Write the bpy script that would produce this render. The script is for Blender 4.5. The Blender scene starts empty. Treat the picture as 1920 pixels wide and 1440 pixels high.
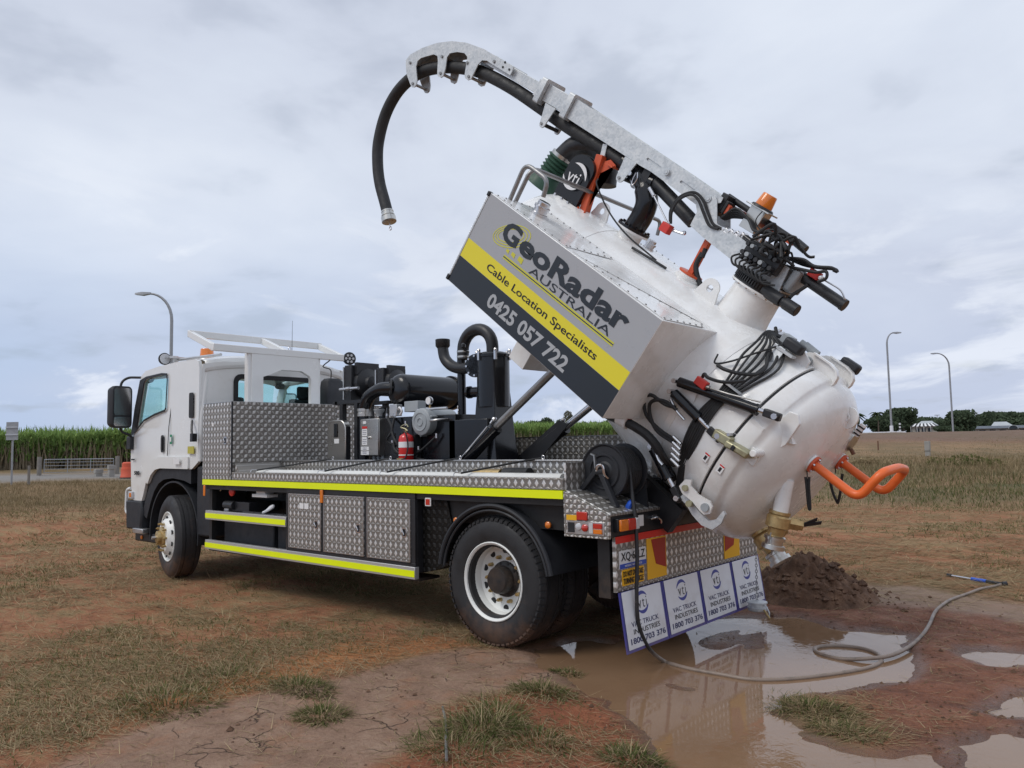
import bpy, math, random
import numpy as np
from mathutils import Matrix, Vector
random.seed(7)
rng = np.random.default_rng(11)
scene = bpy.context.scene
COL = scene.collection

# ------------------------------------------------------------------ camera
cam_d = bpy.data.cameras.new('camera')
cam = bpy.data.objects.new('camera', cam_d)
COL.objects.link(cam)
cam_d.sensor_width = 36.0
cam_d.lens = 27.455
cam_d.clip_start = 0.05
cam_d.clip_end = 6000
CAMP = Vector((4.278, -4.566, 1.598))
_f = Vector((-0.65559, 0.75119, 0.07693)); _r = Vector((0.75237, 0.65849, -0.01829)); _u = Vector((0.06440, -0.04589, 0.99687))
cam.matrix_world = Matrix(((_r.x, _u.x, -_f.x, CAMP.x), (_r.y, _u.y, -_f.y, CAMP.y), (_r.z, _u.z, -_f.z, CAMP.z), (0, 0, 0, 1)))
scene.camera = cam
scene.view_settings.view_transform = 'Standard'
scene.view_settings.look = 'None'
scene.view_settings.exposure = 0.13
scene.view_settings.gamma = 1.0
scene.view_settings.use_curve_mapping = False

# ------------------------------------------------------------------ node helper
class NT:
    def __init__(s, tree):
        s.t = tree; s.n = tree.nodes; s.l = tree.links
    def add(s, typ, **kw):
        nd = s.n.new(typ)
        ins = kw.pop('ins', {})
        for k, v in kw.items(): setattr(nd, k, v)
        for k, v in ins.items(): s.set(nd, k, v)
        return nd
    def set(s, nd, k, v):
        sock = nd.inputs[k]
        if isinstance(v, bpy.types.NodeSocket): s.l.new(v, sock)
        elif isinstance(v, bpy.types.Node): s.l.new(v.outputs[0], sock)
        else:
            if hasattr(sock.default_value, '__len__') and hasattr(v, '__len__') and len(v) == 3 and len(sock.default_value) == 4: v = (*v, 1)
            sock.default_value = v
    def math(s, op, a, b=0.0, c=None, clamp=False):
        nd = s.n.new('ShaderNodeMath'); nd.operation = op; nd.use_clamp = clamp
        s.set(nd, 0, a); s.set(nd, 1, b)
        if c is not None: s.set(nd, 2, c)
        return nd.outputs[0]
    def ramp(s, fac, stops, interp='LINEAR'):
        nd = s.n.new('ShaderNodeValToRGB'); nd.color_ramp.interpolation = interp
        el = nd.color_ramp.elements
        while len(el) < len(stops): el.new(0.5)
        for e, (p, c) in zip(el, stops):
            e.position = p; e.color = (*c, 1) if len(c) == 3 else c
        s.set(nd, 0, fac); return nd.outputs[0]
    def mix(s, fac, a, b, blend='MIX'):
        nd = s.n.new('ShaderNodeMix'); nd.data_type = 'RGBA'; nd.blend_type = blend
        s.set(nd, 0, fac); s.set(nd, 6, a); s.set(nd, 7, b); return nd.outputs[2]
    def noise(s, vec, scale, detail=3, rough=0.5, dist=0.0, out=0):
        nd = s.n.new('ShaderNodeTexNoise')
        if vec is not None: s.set(nd, 'Vector', vec)
        s.set(nd, 'Scale', scale); s.set(nd, 'Detail', detail); s.set(nd, 'Roughness', rough); s.set(nd, 'Distortion', dist)
        return nd.outputs[out]
    def maprange(s, v, a, b, c=0.0, d=1.0, smooth=False):
        nd = s.n.new('ShaderNodeMapRange')
        if smooth: nd.interpolation_type = 'SMOOTHSTEP'
        for k, x in enumerate((v, a, b, c, d)): s.set(nd, k, x)
        return nd.outputs[0]
    def bump(s, h, dist=0.01, strength=1.0, normal=None):
        nd = s.n.new('ShaderNodeBump'); s.set(nd, 'Height', h); s.set(nd, 'Distance', dist); s.set(nd, 'Strength', strength)
        if normal is not None: s.set(nd, 'Normal', normal)
        return nd.outputs[0]

# ------------------------------------------------------------------ world and sun (overcast day)
SUN_EL, SUN_ROT = math.radians(52), math.radians(200)
world = bpy.data.worlds.new('World'); scene.world = world; world.use_nodes = True
w = NT(world.node_tree); w.n.clear()
sky = w.add('ShaderNodeTexSky'); sky.sky_type = 'NISHITA'; sky.sun_disc = False
sky.sun_elevation = SUN_EL; sky.sun_rotation = SUN_ROT; sky.air_density = 1.2; sky.dust_density = 2.0
tc = w.add('ShaderNodeTexCoord')
sep = w.add('ShaderNodeSeparateXYZ', ins={0: tc.outputs['Generated']})
zc = w.math('MAXIMUM', sep.outputs[2], 0.0)
den = w.math('ADD', zc, 0.16)
cx = w.math('DIVIDE', sep.outputs[0], den); cy = w.math('DIVIDE', sep.outputs[1], den)
cv = w.add('ShaderNodeCombineXYZ', ins={0: cx, 1: cy, 2: w.math('MULTIPLY', zc, 1.5)})
n1 = w.noise(cv, 0.85, 6, 0.56, 0.5)
n2 = w.noise(cv, 2.6, 5, 0.5, 0.2)
n3 = w.noise(cv, 0.4, 3, 0.5)
nn = w.math('ADD', w.math('MULTIPLY', n1, 0.6), w.math('ADD', w.math('MULTIPLY', n2, 0.20), w.math('MULTIPLY', n3, 0.22)))
cl_col = w.ramp(nn, [(0.34, (5.35, 5.8, 6.9)), (0.45, (5.8, 6.3, 7.4)), (0.55, (6.4, 6.95, 8.0)), (0.66, (7.3, 7.8, 8.7))])
# lower sky: thin bluish layer with bright cumulus puffs
low = w.maprange(zc, 0.02, 0.36, 1.0, 0.0, True)
cv2 = w.add('ShaderNodeCombineXYZ', ins={0: sep.outputs[0], 1: sep.outputs[1], 2: w.math('MULTIPLY', sep.outputs[2], 2.6)})
n4 = w.noise(cv2, 5.0, 7, 0.58, 0.6)
n5 = w.noise(cv2, 1.6, 3, 0.5)
az = w.maprange(w.math('ADD', w.math('MULTIPLY', sep.outputs[1], 0.75), w.math('MULTIPLY', sep.outputs[0], 0.65)), -0.6, 0.7, 0.0, 1.0)
blue = w.mix(az, (4.1, 5.25, 7.3), (4.9, 5.5, 7.0))
puff = w.maprange(w.math('ADD', n4, w.math('MULTIPLY', w.math('SUBTRACT', az, 0.5), 0.16)), 0.5, 0.64, 0.0, 1.0, True)
greyb = w.maprange(n5, 0.45, 0.66, 0.0, 0.6, True)
lowc = w.mix(greyb, blue, (5.2, 5.7, 7.1))
lowc = w.mix(w.math('MULTIPLY', puff, w.maprange(zc, 0.0, 0.06, 0.25, 0.75)), lowc, (8.2, 8.6, 9.4))
colr = w.mix(w.math('MULTIPLY', low, 0.92), cl_col, lowc)
bg_cloud = w.add('ShaderNodeBackground', ins={0: colr, 1: 0.1})
bg_sky = w.add('ShaderNodeBackground', ins={0: sky.outputs[0], 1: 0.07})
cover = w.maprange(w.math('ADD', n2, w.math('MULTIPLY', n1, 0.8)), 0.66, 0.86, 0.8, 1.0, True)
mixs = w.add('ShaderNodeMixShader', ins={0: cover, 1: bg_sky.outputs[0], 2: bg_cloud.outputs[0]})
w.add('ShaderNodeOutputWorld', ins={0: mixs.outputs[0]})
sun_d = bpy.data.lights.new('sun', 'SUN'); sun_d.energy = 1.25; sun_d.angle = math.radians(25); sun_d.color = (1.0, 0.95, 0.88)
sun = bpy.data.objects.new('sun', sun_d); COL.objects.link(sun)
sd = Vector((math.sin(SUN_ROT) * math.cos(SUN_EL), math.cos(SUN_ROT) * math.cos(SUN_EL), math.sin(SUN_EL)))
sun.rotation_euler = sd.to_track_quat('Z', 'Y').to_euler(); sun.location = (0, 0, 30)

# ------------------------------------------------------------------ materials
MATS = {}
def pbr(name, col, rough=0.5, metal=0.0, coat=0.0, var=0.0, vscale=8, bump=0.0, bscale=60, dirt=0.0, dirtcol=(0.25, 0.15, 0.09), dirth=0.5, spec=0.5, ior=1.5):
    m = bpy.data.materials.new(name); m.use_nodes = True
    t = NT(m.node_tree); b = t.n['Principled BSDF']
    t.set(b, 'Base Color', col); b.inputs['Roughness'].default_value = rough; b.inputs['Metallic'].default_value = metal
    b.inputs['Coat Weight'].default_value = coat; b.inputs['Coat Roughness'].default_value = 0.08; b.inputs['Specular IOR Level'].default_value = spec
    tc = t.add('ShaderNodeTexCoord'); c = None
    if var:
        n = t.noise(tc.outputs['Object'], vscale, 4, 0.6)
        k = t.maprange(n, 0.3, 0.7, 1 - var, 1 + var * 0.6)
        mm = t.add('ShaderNodeVectorMath', operation='SCALE', ins={0: col[:3], 'Scale': k}); c = mm.outputs[0]
        t.set(b, 'Roughness', t.maprange(n, 0.3, 0.7, max(0.02, rough * 0.75), min(1, rough * 1.3)))
        t.set(b, 'Base Color', c)
    if dirt:
        geo = t.add('ShaderNodeNewGeometry'); sp = t.add('ShaderNodeSeparateXYZ', ins={0: geo.outputs['Position']})
        n = t.noise(geo.outputs['Position'], 6, 5, 0.65)
        hgt = t.maprange(sp.outputs[2], 0.0, dirth, 1.0, 0.0)
        f = t.math('MULTIPLY', t.maprange(t.math('ADD', n, t.math('MULTIPLY', hgt, 0.5)), 0.62, 0.95, 0, 1), dirt, clamp=True)
        t.set(b, 'Base Color', t.mix(f, c if c is not None else (*col[:3], 1), (*dirtcol, 1)))
    if bump:
        n = t.noise(tc.outputs['Object'], bscale, 3, 0.6)
        t.set(b, 'Normal', t.bump(n, bump, 1.0))
    MATS[name] = m; return m

pbr('white_paint', (0.78, 0.79, 0.78), 0.22, coat=0.5, var=0.03, vscale=3, dirt=0.35, dirtcol=(0.45, 0.36, 0.28), dirth=1.4)
pbr('rim_white', (0.82, 0.83, 0.80), 0.4, var=0.04, vscale=6)
pbr('tank_paint', (0.85, 0.86, 0.855), 0.26, coat=0.45, var=0.04, vscale=4, bump=0.0, bscale=5, dirt=0.2, dirtcol=(0.42, 0.33, 0.25), dirth=5.0)
pbr('white_satin', (0.74, 0.75, 0.75), 0.4, var=0.03)
pbr('black_gloss', (0.009, 0.010, 0.013), 0.2, coat=0.15, var=0.1, spec=0.4)
pbr('black_satin', (0.018, 0.019, 0.022), 0.42, var=0.2)
pbr('black_chassis', (0.014, 0.014, 0.015), 0.5, var=0.3, dirt=0.25, dirth=0.9)
pbr('black_plastic', (0.02, 0.022, 0.027), 0.55, var=0.15)
pbr('rubber', (0.02, 0.021, 0.023), 0.62, var=0.25, vscale=14, bump=0.001, bscale=80)
pbr('tyre_rubber', (0.022, 0.022, 0.024), 0.66, var=0.3, vscale=9, bump=0.001, bscale=70, dirt=0.55, dirtcol=(0.16, 0.085, 0.05), dirth=0.42)
pbr('hose_mud', (0.12, 0.09, 0.07), 0.55, var=0.4, vscale=25)
pbr('hose_rubber', (0.022, 0.022, 0.024), 0.45, var=0.2, vscale=20, dirt=0.95, dirtcol=(0.26, 0.20, 0.16), dirth=0.16)
pbr('stainless', (0.56, 0.55, 0.52), 0.28, metal=1.0, var=0.1, vscale=2)
pbr('chrome', (0.62, 0.62, 0.64), 0.26, metal=1.0)
pbr('aluminium', (0.6, 0.6, 0.6), 0.36, metal=1.0, var=0.1)
pbr('grey_cast', (0.33, 0.36, 0.38), 0.45, var=0.1)
pbr('grey_pipe', (0.30, 0.30, 0.30), 0.4, metal=0.7, var=0.15, vscale=20)
pbr('brass', (0.52, 0.38, 0.18), 0.4, metal=0.75, var=0.25, vscale=30)
pbr('zinc_yellow', (0.42, 0.40, 0.26), 0.42, metal=0.6, var=0.2, vscale=20)
pbr('orange_paint', (0.82, 0.15, 0.025), 0.42, coat=0.1, var=0.08, vscale=10)
pbr('red_orange', (0.62, 0.095, 0.03), 0.42, var=0.12, vscale=12)
pbr('red_paint', (0.62, 0.02, 0.02), 0.25, coat=0.5)
pbr('red_valve', (0.6, 0.04, 0.03), 0.45)
pbr('yellow_reflect', (0.84, 0.95, 0.0), 0.4, var=0.03, vscale=3)
pbr('silver_edge', (0.55, 0.55, 0.55), 0.35, metal=0.5)
pbr('rubber_seal', (0.012, 0.012, 0.014), 0.5)
pbr('graphic_grey', (0.40, 0.415, 0.44), 0.32, var=0.02)
pbr('graphic_dark', (0.018, 0.023, 0.03), 0.3)
pbr('graphic_yellow', (0.80, 0.70, 0.03), 0.32)
pbr('graphic_lime', (0.62, 0.60, 0.05), 0.35)
pbr('graphic_silver', (0.42, 0.44, 0.46), 0.35)
pbr('ink_black', (0.012, 0.012, 0.014), 0.45)
pbr('ink_blue', (0.045, 0.06, 0.30), 0.4)
pbr('ink_navy', (0.03, 0.035, 0.11), 0.45)
pbr('ink_white', (0.78, 0.78, 0.78), 0.45)
pbr('sign_white', (0.74, 0.76, 0.80), 0.38, var=0.03, dirt=0.3, dirtcol=(0.35, 0.26, 0.2), dirth=0.5)
pbr('flap_blue', (0.05, 0.05, 0.26), 0.42, dirt=0.3, dirth=0.4)
pbr('plate_white', (0.7, 0.71, 0.72), 0.35)
pbr('plate_blue', (0.03, 0.08, 0.42), 0.35)
pbr('reflector_yellow', (0.82, 0.44, 0.02), 0.32)
pbr('reflector_red', (0.34, 0.018, 0.014), 0.3)
pbr('red_tape', (0.62, 0.025, 0.02), 0.35)
pbr('lens_red', (0.5, 0.03, 0.02), 0.12, coat=0.6)
pbr('lens_amber', (0.75, 0.2, 0.02), 0.15, coat=0.6, var=0.1, vscale=40)
pbr('lens_clear', (0.55, 0.56, 0.58), 0.12, coat=0.6)
pbr('green_hose', (0.03, 0.085, 0.055), 0.5, var=0.2, vscale=10)
pbr('blue_plastic', (0.02, 0.1, 0.55), 0.4)
pbr('green_sticker', (0.02, 0.25, 0.12), 0.4)
pbr('yellow_sticker', (0.5, 0.45, 0.06), 0.4)
pbr('seat_cloth', (0.03, 0.032, 0.036), 0.8)
pbr('white_pvc', (0.72, 0.72, 0.69), 0.4, var=0.05)
pbr('galv_post', (0.34, 0.35, 0.37), 0.5, metal=0.4, var=0.15, vscale=6)
pbr('weathered_timber', (0.22, 0.20, 0.18), 0.85, var=0.3, vscale=6)
pbr('rust', (0.16, 0.075, 0.045), 0.8, var=0.4, vscale=20)
pbr('concrete', (0.30, 0.29, 0.27), 0.85, var=0.2, vscale=2)
pbr('asphalt', (0.11, 0.11, 0.115), 0.85, var=0.2, vscale=1)
pbr('barrel_plastic', (0.62, 0.10, 0.045), 0.5, var=0.1)
pbr('wall_paint', (0.42, 0.40, 0.36), 0.7, var=0.1)
pbr('roof_dark', (0.07, 0.085, 0.11), 0.5, var=0.2, vscale=1)
pbr('roof_light', (0.42, 0.45, 0.47), 0.5, var=0.1, vscale=1)
pbr('window_dark', (0.02, 0.025, 0.03), 0.1)
pbr('bark', (0.10, 0.08, 0.06), 0.9, var=0.3)

def mat_galv():
    m = bpy.data.materials.new('galvanised_steel'); m.use_nodes = True; t = NT(m.node_tree); b = t.n['Principled BSDF']
    tc = t.add('ShaderNodeTexCoord')
    vo = t.add('ShaderNodeTexVoronoi', ins={'Vector': tc.outputs['Object'], 'Scale': 55.0})
    n = t.noise(tc.outputs['Object'], 9, 6, 0.7)
    k = t.math('ADD', t.math('MULTIPLY', t.add('ShaderNodeSeparateColor', ins={0: vo.outputs['Color']}).outputs[0], 0.4), t.math('MULTIPLY', n, 0.9))
    t.set(b, 'Base Color', t.ramp(k, [(0.35, (0.46, 0.49, 0.51)), (0.6, (0.55, 0.58, 0.60)), (0.95, (0.66, 0.68, 0.69))]))
    b.inputs['Metallic'].default_value = 0.45
    t.set(b, 'Roughness', t.maprange(n, 0.3, 0.7, 0.36, 0.6))
    t.set(b, 'Normal', t.bump(n, 0.0015, 1.0)); MATS['galv'] = m
mat_galv()

def mat_chequer(name, ax, pitch=0.0495, rot=45.0, lug=90.0, dark=1.0):
    """aluminium tread plate: a square lattice (turned by rot) of raised lugs whose slant alternates between lug and lug+90 degrees"""
    m = bpy.data.materials.new(name); m.use_nodes = True; t = NT(m.node_tree); b = t.n['Principled BSDF']
    tc = t.add('ShaderNodeTexCoord'); sp = t.add('ShaderNodeSeparateXYZ', ins={0: tc.outputs['Object']})
    u0 = t.math('DIVIDE', sp.outputs[ax[0]], pitch); v0 = t.math('DIVIDE', sp.outputs[ax[1]], pitch)
    def turn(a, b_, deg):
        c, s_ = math.cos(math.radians(deg)), math.sin(math.radians(deg))
        return t.math('ADD', t.math('MULTIPLY', a, c), t.math('MULTIPLY', b_, s_)), t.math('ADD', t.math('MULTIPLY', a, -s_), t.math('MULTIPLY', b_, c))
    u, v = turn(u0, v0, rot); fu = t.math('FLOOR', u); fv = t.math('FLOOR', v)
    lu = t.math('SUBTRACT', t.math('SUBTRACT', u, fu), 0.5); lv = t.math('SUBTRACT', t.math('SUBTRACT', v, fv), 0.5)
    par = t.math('FLOORED_MODULO', t.math('ADD', fu, fv), 2.0)
    def lugs(deg, L_, W_):
        p, q = turn(lu, lv, deg - rot); d = t.math('SUBTRACT', 1.0, t.math('ADD', t.math('MULTIPLY', t.math('ABSOLUTE', p), 1 / L_), t.math('MULTIPLY', t.math('ABSOLUTE', q), 1 / W_)))
        return t.maprange(d, 0.0, 0.45, 0, 1, True)
    h1 = t.math('MULTIPLY', lugs(lug, 0.74, 0.47), par); h2 = t.math('MULTIPLY', lugs(lug + 90, 0.60, 0.30), t.math('SUBTRACT', 1.0, par))
    h = t.math('ADD', h1, h2)
    n = t.noise(tc.outputs['Object'], 3, 4, 0.6); n2 = t.noise(tc.outputs['Object'], 40, 3, 0.6)
    base = t.mix(h, tuple(x * dark for x in (0.26, 0.245, 0.225)), tuple(x * dark for x in (0.42, 0.405, 0.38)))
    base = t.mix(h1, base, tuple(x * dark for x in (0.88, 0.875, 0.86)))  # lugs of one slant coloured brighter, standing in for the light they catch
    base = t.mix(t.maprange(n, 0.35, 0.75, 0.0, 0.3), base, (0.30 * dark, 0.275 * dark, 0.25 * dark, 1))
    t.set(b, 'Base Color', base); b.inputs['Metallic'].default_value = 0.6
    t.set(b, 'Roughness', t.maprange(t.math('ADD', n, t.math('MULTIPLY', n2, 0.4)), 0.4, 0.9, 0.28, 0.5))
    t.set(b, 'Normal', t.bump(h, 0.0022, 1.0)); MATS[name] = m
mat_chequer('chequer_xz', (0, 2)); mat_chequer('chequer_yz', (1, 2), 0.05, 0.0, 45.0); mat_chequer('chequer_xy', (0, 1))
mat_chequer('chequer_yz_rear', (1, 2)); mat_chequer('chequer_weave', (0, 2), 0.036, 0.0, 45.0); mat_chequer('chequer_black', (0, 2), 0.05, 45, 135, 0.05)

def mat_glass():
    m = bpy.data.materials.new('tinted_glass'); m.use_nodes = True; t = NT(m.node_tree); t.n.clear()
    tr = t.add('ShaderNodeBsdfTransparent', ins={0: (0.84, 0.965, 0.955)}); gl = t.add('ShaderNodeBsdfGlossy', ins={0: (0.9, 0.95, 0.95), 'Roughness': 0.03})
    geo = t.add('ShaderNodeNewGeometry'); fr = t.add('ShaderNodeFresnel', ins={0: t.maprange(geo.outputs['Backfacing'], 0, 1, 1.5, 1 / 1.5)}); mx = t.add('ShaderNodeMixShader', ins={0: fr.outputs[0], 1: tr.outputs[0], 2: gl.outputs[0]})
    t.add('ShaderNodeOutputMaterial', ins={0: mx.outputs[0]}); MATS['glass'] = m
mat_glass()

def mat_translucent(name, c1, c2, scale=1.0):
    """leaf material: colour varies per blade through the 'tint' attribute"""
    m = bpy.data.materials.new(name); m.use_nodes = True; t = NT(m.node_tree); t.n.clear()
    at = t.add('ShaderNodeAttribute', attribute_name='tint')
    geo = t.add('ShaderNodeNewGeometry'); n = t.noise(geo.outputs['Position'], scale, 3, 0.6)
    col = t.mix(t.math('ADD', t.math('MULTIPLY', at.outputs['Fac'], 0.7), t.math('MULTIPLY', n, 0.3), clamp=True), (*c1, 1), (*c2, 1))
    d = t.add('ShaderNodeBsdfDiffuse', ins={0: col}); tl = t.add('ShaderNodeBsdfTranslucent', ins={0: col})
    mx = t.add('ShaderNodeMixShader', ins={0: 0.3, 1: d.outputs[0], 2: tl.outputs[0]})
    t.add('ShaderNodeOutputMaterial', ins={0: mx.outputs[0]}); MATS[name] = m
mat_translucent('dry_grass', (0.13, 0.095, 0.05), (0.56, 0.44, 0.27), 2.5)
mat_translucent('green_grass', (0.05, 0.075, 0.025), (0.20, 0.20, 0.075), 2.5)
mat_translucent('cane_leaf', (0.11, 0.20, 0.06), (0.32, 0.43, 0.14), 0.3)
mat_translucent('cane_stalk', (0.20, 0.165, 0.115), (0.46, 0.38, 0.27), 0.5)
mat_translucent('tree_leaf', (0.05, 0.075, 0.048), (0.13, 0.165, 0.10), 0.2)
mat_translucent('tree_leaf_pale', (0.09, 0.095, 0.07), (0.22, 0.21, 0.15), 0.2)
mat_translucent('palm_leaf', (0.04, 0.06, 0.03), (0.13, 0.15, 0.07), 0.2)

# ------------------------------------------------------------------ geometry helper
def T(x=0, y=0, z=0): return Matrix.Translation((x, y, z))
def RX(a): return Matrix.Rotation(math.radians(a), 4, 'X')
def RY(a): return Matrix.Rotation(math.radians(a), 4, 'Y')
def RZ(a): return Matrix.Rotation(math.radians(a), 4, 'Z')
_a = math.radians(38.6); _ca, _sa = math.cos(_a), math.sin(_a)
TANK = Matrix(((_ca, 0, _sa, 1.133), (0, 1, 0, 0), (-_sa, 0, _ca, 1.767), (0, 0, 0, 1)))   # tank local frame -> world
def frame(d):
    d = Vector(d).normalized(); up = Vector((0, 0, 1)) if abs(d.z) < 0.95 else Vector((1, 0, 0))
    a = d.cross(up).normalized(); b = a.cross(d).normalized(); return a, b
def crom(pts, n=6):
    P = [Vector(p) for p in pts]; out = []
    for i in range(len(P) - 1):
        p0 = P[i - 1] if i else P[0] * 2 - P[1]; p1, p2 = P[i], P[i + 1]; p3 = P[i + 2] if i + 2 < len(P) else P[-1] * 2 - P[-2]
        for k in range(n):
            t = k / n
            out.append(0.5 * ((2 * p1) + (-p0 + p2) * t + (2 * p0 - 5 * p1 + 4 * p2 - p3) * t * t + (-p0 + 3 * p1 - 3 * p2 + p3) * t ** 3))
    out.append(P[-1]); return out
def fillet(pts, r, n=6):
    P = [Vector(p) for p in pts]; out = [P[0]]
    for i in range(1, len(P) - 1):
        a, b, c = P[i - 1], P[i], P[i + 1]; d1 = (a - b).normalized(); d2 = (c - b).normalized()
        rr = min(r, (a - b).length * 0.49, (c - b).length * 0.49); s, e = b + d1 * rr, b + d2 * rr
        for k in range(n + 1):
            t = k / n; out.append((1 - t) ** 2 * s + 2 * t * (1 - t) * b + t * t * e)
    out.append(P[-1]); return out

class G:
    def __init__(s, M=None, warp=None):
        s.v = []; s.f = []; s.mi = []; s.M = M or Matrix.Identity(4); s.k = 0; s.warp = warp
    def mat(s, k): s.k = k; return s
    def add(s, vs, fs, M=None):
        o = len(s.v); A = s.M @ M if M is not None else s.M
        for p in vs:
            q = Vector(p)
            if s.warp: q = s.warp(q)
            s.v.append(tuple(A @ q))
        for f in fs: s.f.append(tuple(i + o for i in f)); s.mi.append(s.k)
        return s
    def box(s, x0, x1, y0, y1, z0, z1, M=None):
        vs = [(x, y, z) for x in (x0, x1) for y in (y0, y1) for z in (z0, z1)]
        return s.add(vs, [(0, 1, 3, 2), (4, 6, 7, 5), (0, 4, 5, 1), (2, 3, 7, 6), (0, 2, 6, 4), (1, 5, 7, 3)], M)
    def cyl(s, p0, p1, r, r1=None, n=20, cap=True):
        p0, p1 = Vector(p0), Vector(p1); r1 = r if r1 is None else r1; a, b = frame(p1 - p0); vs = []
        for p, q in ((p0, r), (p1, r1)):
            for i in range(n):
                t = 2 * math.pi * i / n; vs.append(p + a * math.cos(t) * q + b * math.sin(t) * q)
        fs = [(i, (i + 1) % n, n + (i + 1) % n, n + i) for i in range(n)]
        if cap: fs += [tuple(range(n))[::-1], tuple(range(n, 2 * n))]
        return s.add(vs, fs)
    def lathe(s, o, d, prof, n=32, closed=False, cap=True):
        """prof: list of (radius, distance along d)"""
        o = Vector(o); d = Vector(d).normalized(); a, b = frame(d); vs = []; fs = []; m = len(prof)
        for r, h in prof:
            for i in range(n):
                t = 2 * math.pi * i / n; vs.append(o + d * h + (a * math.cos(t) + b * math.sin(t)) * r)
        for j in range(m if closed else m - 1):
            j2 = (j + 1) % m
            for i in range(n): fs.append((j * n + i, j * n + (i + 1) % n, j2 * n + (i + 1) % n, j2 * n + i))
        if not closed and cap:
            if prof[0][0] > 1e-5: fs.append(tuple(range(n))[::-1])
            if prof[-1][0] > 1e-5: fs.append(tuple(range((m - 1) * n, m * n)))
        return s.add(vs, fs)
    def tube(s, pts, r, n=10, cap=True, prof=None, flat=None):
        """round tube along pts; r may be a list; flat=(w,h,upvector) makes a rectangular section"""
        P = [Vector(p) for p in pts]; m = len(P); rs = r if hasattr(r, '__len__') else [r] * m; vs = []
        t0 = (P[1] - P[0]).normalized(); a, b = frame(t0)
        if flat: a = Vector(flat[2]).normalized()
        for i in range(m):
            t = (P[min(i + 1, m - 1)] - P[max(i - 1, 0)]).normalized()
            if flat: b = t.cross(a).normalized()
            else: a = (a - t * a.dot(t)).normalized(); b = t.cross(a)
            if flat:
                for sa, sb in ((1, 1), (-1, 1), (-1, -1), (1, -1)): vs.append(P[i] + a * sa * flat[0] / 2 + b * sb * flat[1] / 2)
            else:
                for k in range(n):
                    q = 2 * math.pi * k / n; vs.append(P[i] + (a * math.cos(q) + b * math.sin(q)) * rs[i])
        if flat: n = 4
        fs = [(i * n + k, i * n + (k + 1) % n, (i + 1) * n + (k + 1) % n, (i + 1) * n + k) for i in range(m - 1) for k in range(n)]
        if cap: fs += [tuple(range(n))[::-1], tuple(range((m - 1) * n, m * n))]
        return s.add(vs, fs)
    def prism(s, poly, ax, d0, d1):
        """extrude a 2D polygon; ax is the extrusion axis"""
        def P(a, b, d): return {'x': (d, a, b), 'y': (a, d, b), 'z': (a, b, d)}[ax]
        n = len(poly); vs = [P(a, b, d0) for a, b in poly] + [P(a, b, d1) for a, b in poly]
        return s.add(vs, [tuple(range(n)), tuple(range(n, 2 * n))[::-1]] + [(i, i + n, (i + 1) % n + n, (i + 1) % n) for i in range(n)])
    def loft(s, rings, close=True, cap=True):
        n = len(rings[0]); vs = [p for r in rings for p in r]
        fs = [(j * n + i, j * n + (i + 1) % n, (j + 1) * n + (i + 1) % n, (j + 1) * n + i) for j in range(len(rings) - 1) for i in range(n if close else n - 1)]
        if cap: fs += [tuple(range(n))[::-1], tuple(range((len(rings) - 1) * n, len(rings) * n))]
        return s.add(vs, fs)
    def sphere(s, c, r, n=12, sc=(1, 1, 1)):
        m = n // 2; vs = []; c = Vector(c)
        for j in range(m + 1):
            ph = math.pi * j / m
            for i in range(n): vs.append(c + Vector((math.sin(ph) * math.cos(2 * math.pi * i / n) * r * sc[0], math.sin(ph) * math.sin(2 * math.pi * i / n) * r * sc[1], math.cos(ph) * r * sc[2])))
        return s.add(vs, [(j * n + i, j * n + (i + 1) % n, (j + 1) * n + (i + 1) % n, (j + 1) * n + i) for j in range(m) for i in range(n)])
    def plate(s, outer, holes=(), th=0.004, M=None, bevel=0.0):
        """flat sheet in local XY with holes, thickness along +Z"""
        vs, fs = curve_mesh([outer] + list(holes), th, bevel); return s.add(vs, fs, M)
    def text(s, txt, w_, h_, M=None, off=0.0, th=0.0008, spacing=1.0):
        vs, fs = text_mesh(txt, w_, h_, off, th, spacing); return s.add(vs, fs, M)

def _ev(cu):
    o = bpy.data.objects.new('_tmp', cu); COL.objects.link(o)
    dg = bpy.context.evaluated_depsgraph_get(); dg.update()
    me = o.evaluated_get(dg).to_mesh(); vs = [tuple(v.co) for v in me.vertices]; fs = [tuple(p.vertices) for p in me.polygons]
    o.evaluated_get(dg).to_mesh_clear(); bpy.data.objects.remove(o); bpy.data.curves.remove(cu); return vs, fs
def curve_mesh(loops, th, bevel=0.0):
    cu = bpy.data.curves.new('_c', 'CURVE'); cu.dimensions = '2D'; cu.fill_mode = 'BOTH'; cu.extrude = th / 2
    if bevel: cu.bevel_depth = bevel; cu.bevel_resolution = 1
    for L in loops:
        sp = cu.splines.new('POLY'); sp.points.add(len(L) - 1); sp.use_cyclic_u = True
        for p, q in zip(sp.points, L): p.co = (q[0], q[1], 0, 1)
    return _ev(cu)
_tc = {}
def text_mesh(txt, w_, h_, off, th, spacing):
    key = (txt, w_, h_, off, th, spacing)
    if key in _tc: return _tc[key]
    cu = bpy.data.curves.new('_t', 'FONT'); cu.body = txt; cu.size = 1.0; cu.offset = off; cu.extrude = 0.5; cu.resolution_u = 3; cu.space_character = spacing; cu.space_line = 0.95
    vs, fs = _ev(cu); A = np.array(vs); mn, mx = A.min(0), A.max(0); A -= mn; A[:, 0] *= w_ / (mx[0] - mn[0]); A[:, 1] *= h_ / (mx[1] - mn[1]); A[:, 2] *= th / (mx[2] - mn[2])
    _tc[key] = ([tuple(p) for p in A], fs); return _tc[key]
def circ(cx, cy, r, n=20, r2=None): return [(cx + r * math.cos(2 * math.pi * i / n), cy + (r2 or r) * math.sin(2 * math.pi * i / n)) for i in range(n)]
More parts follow.
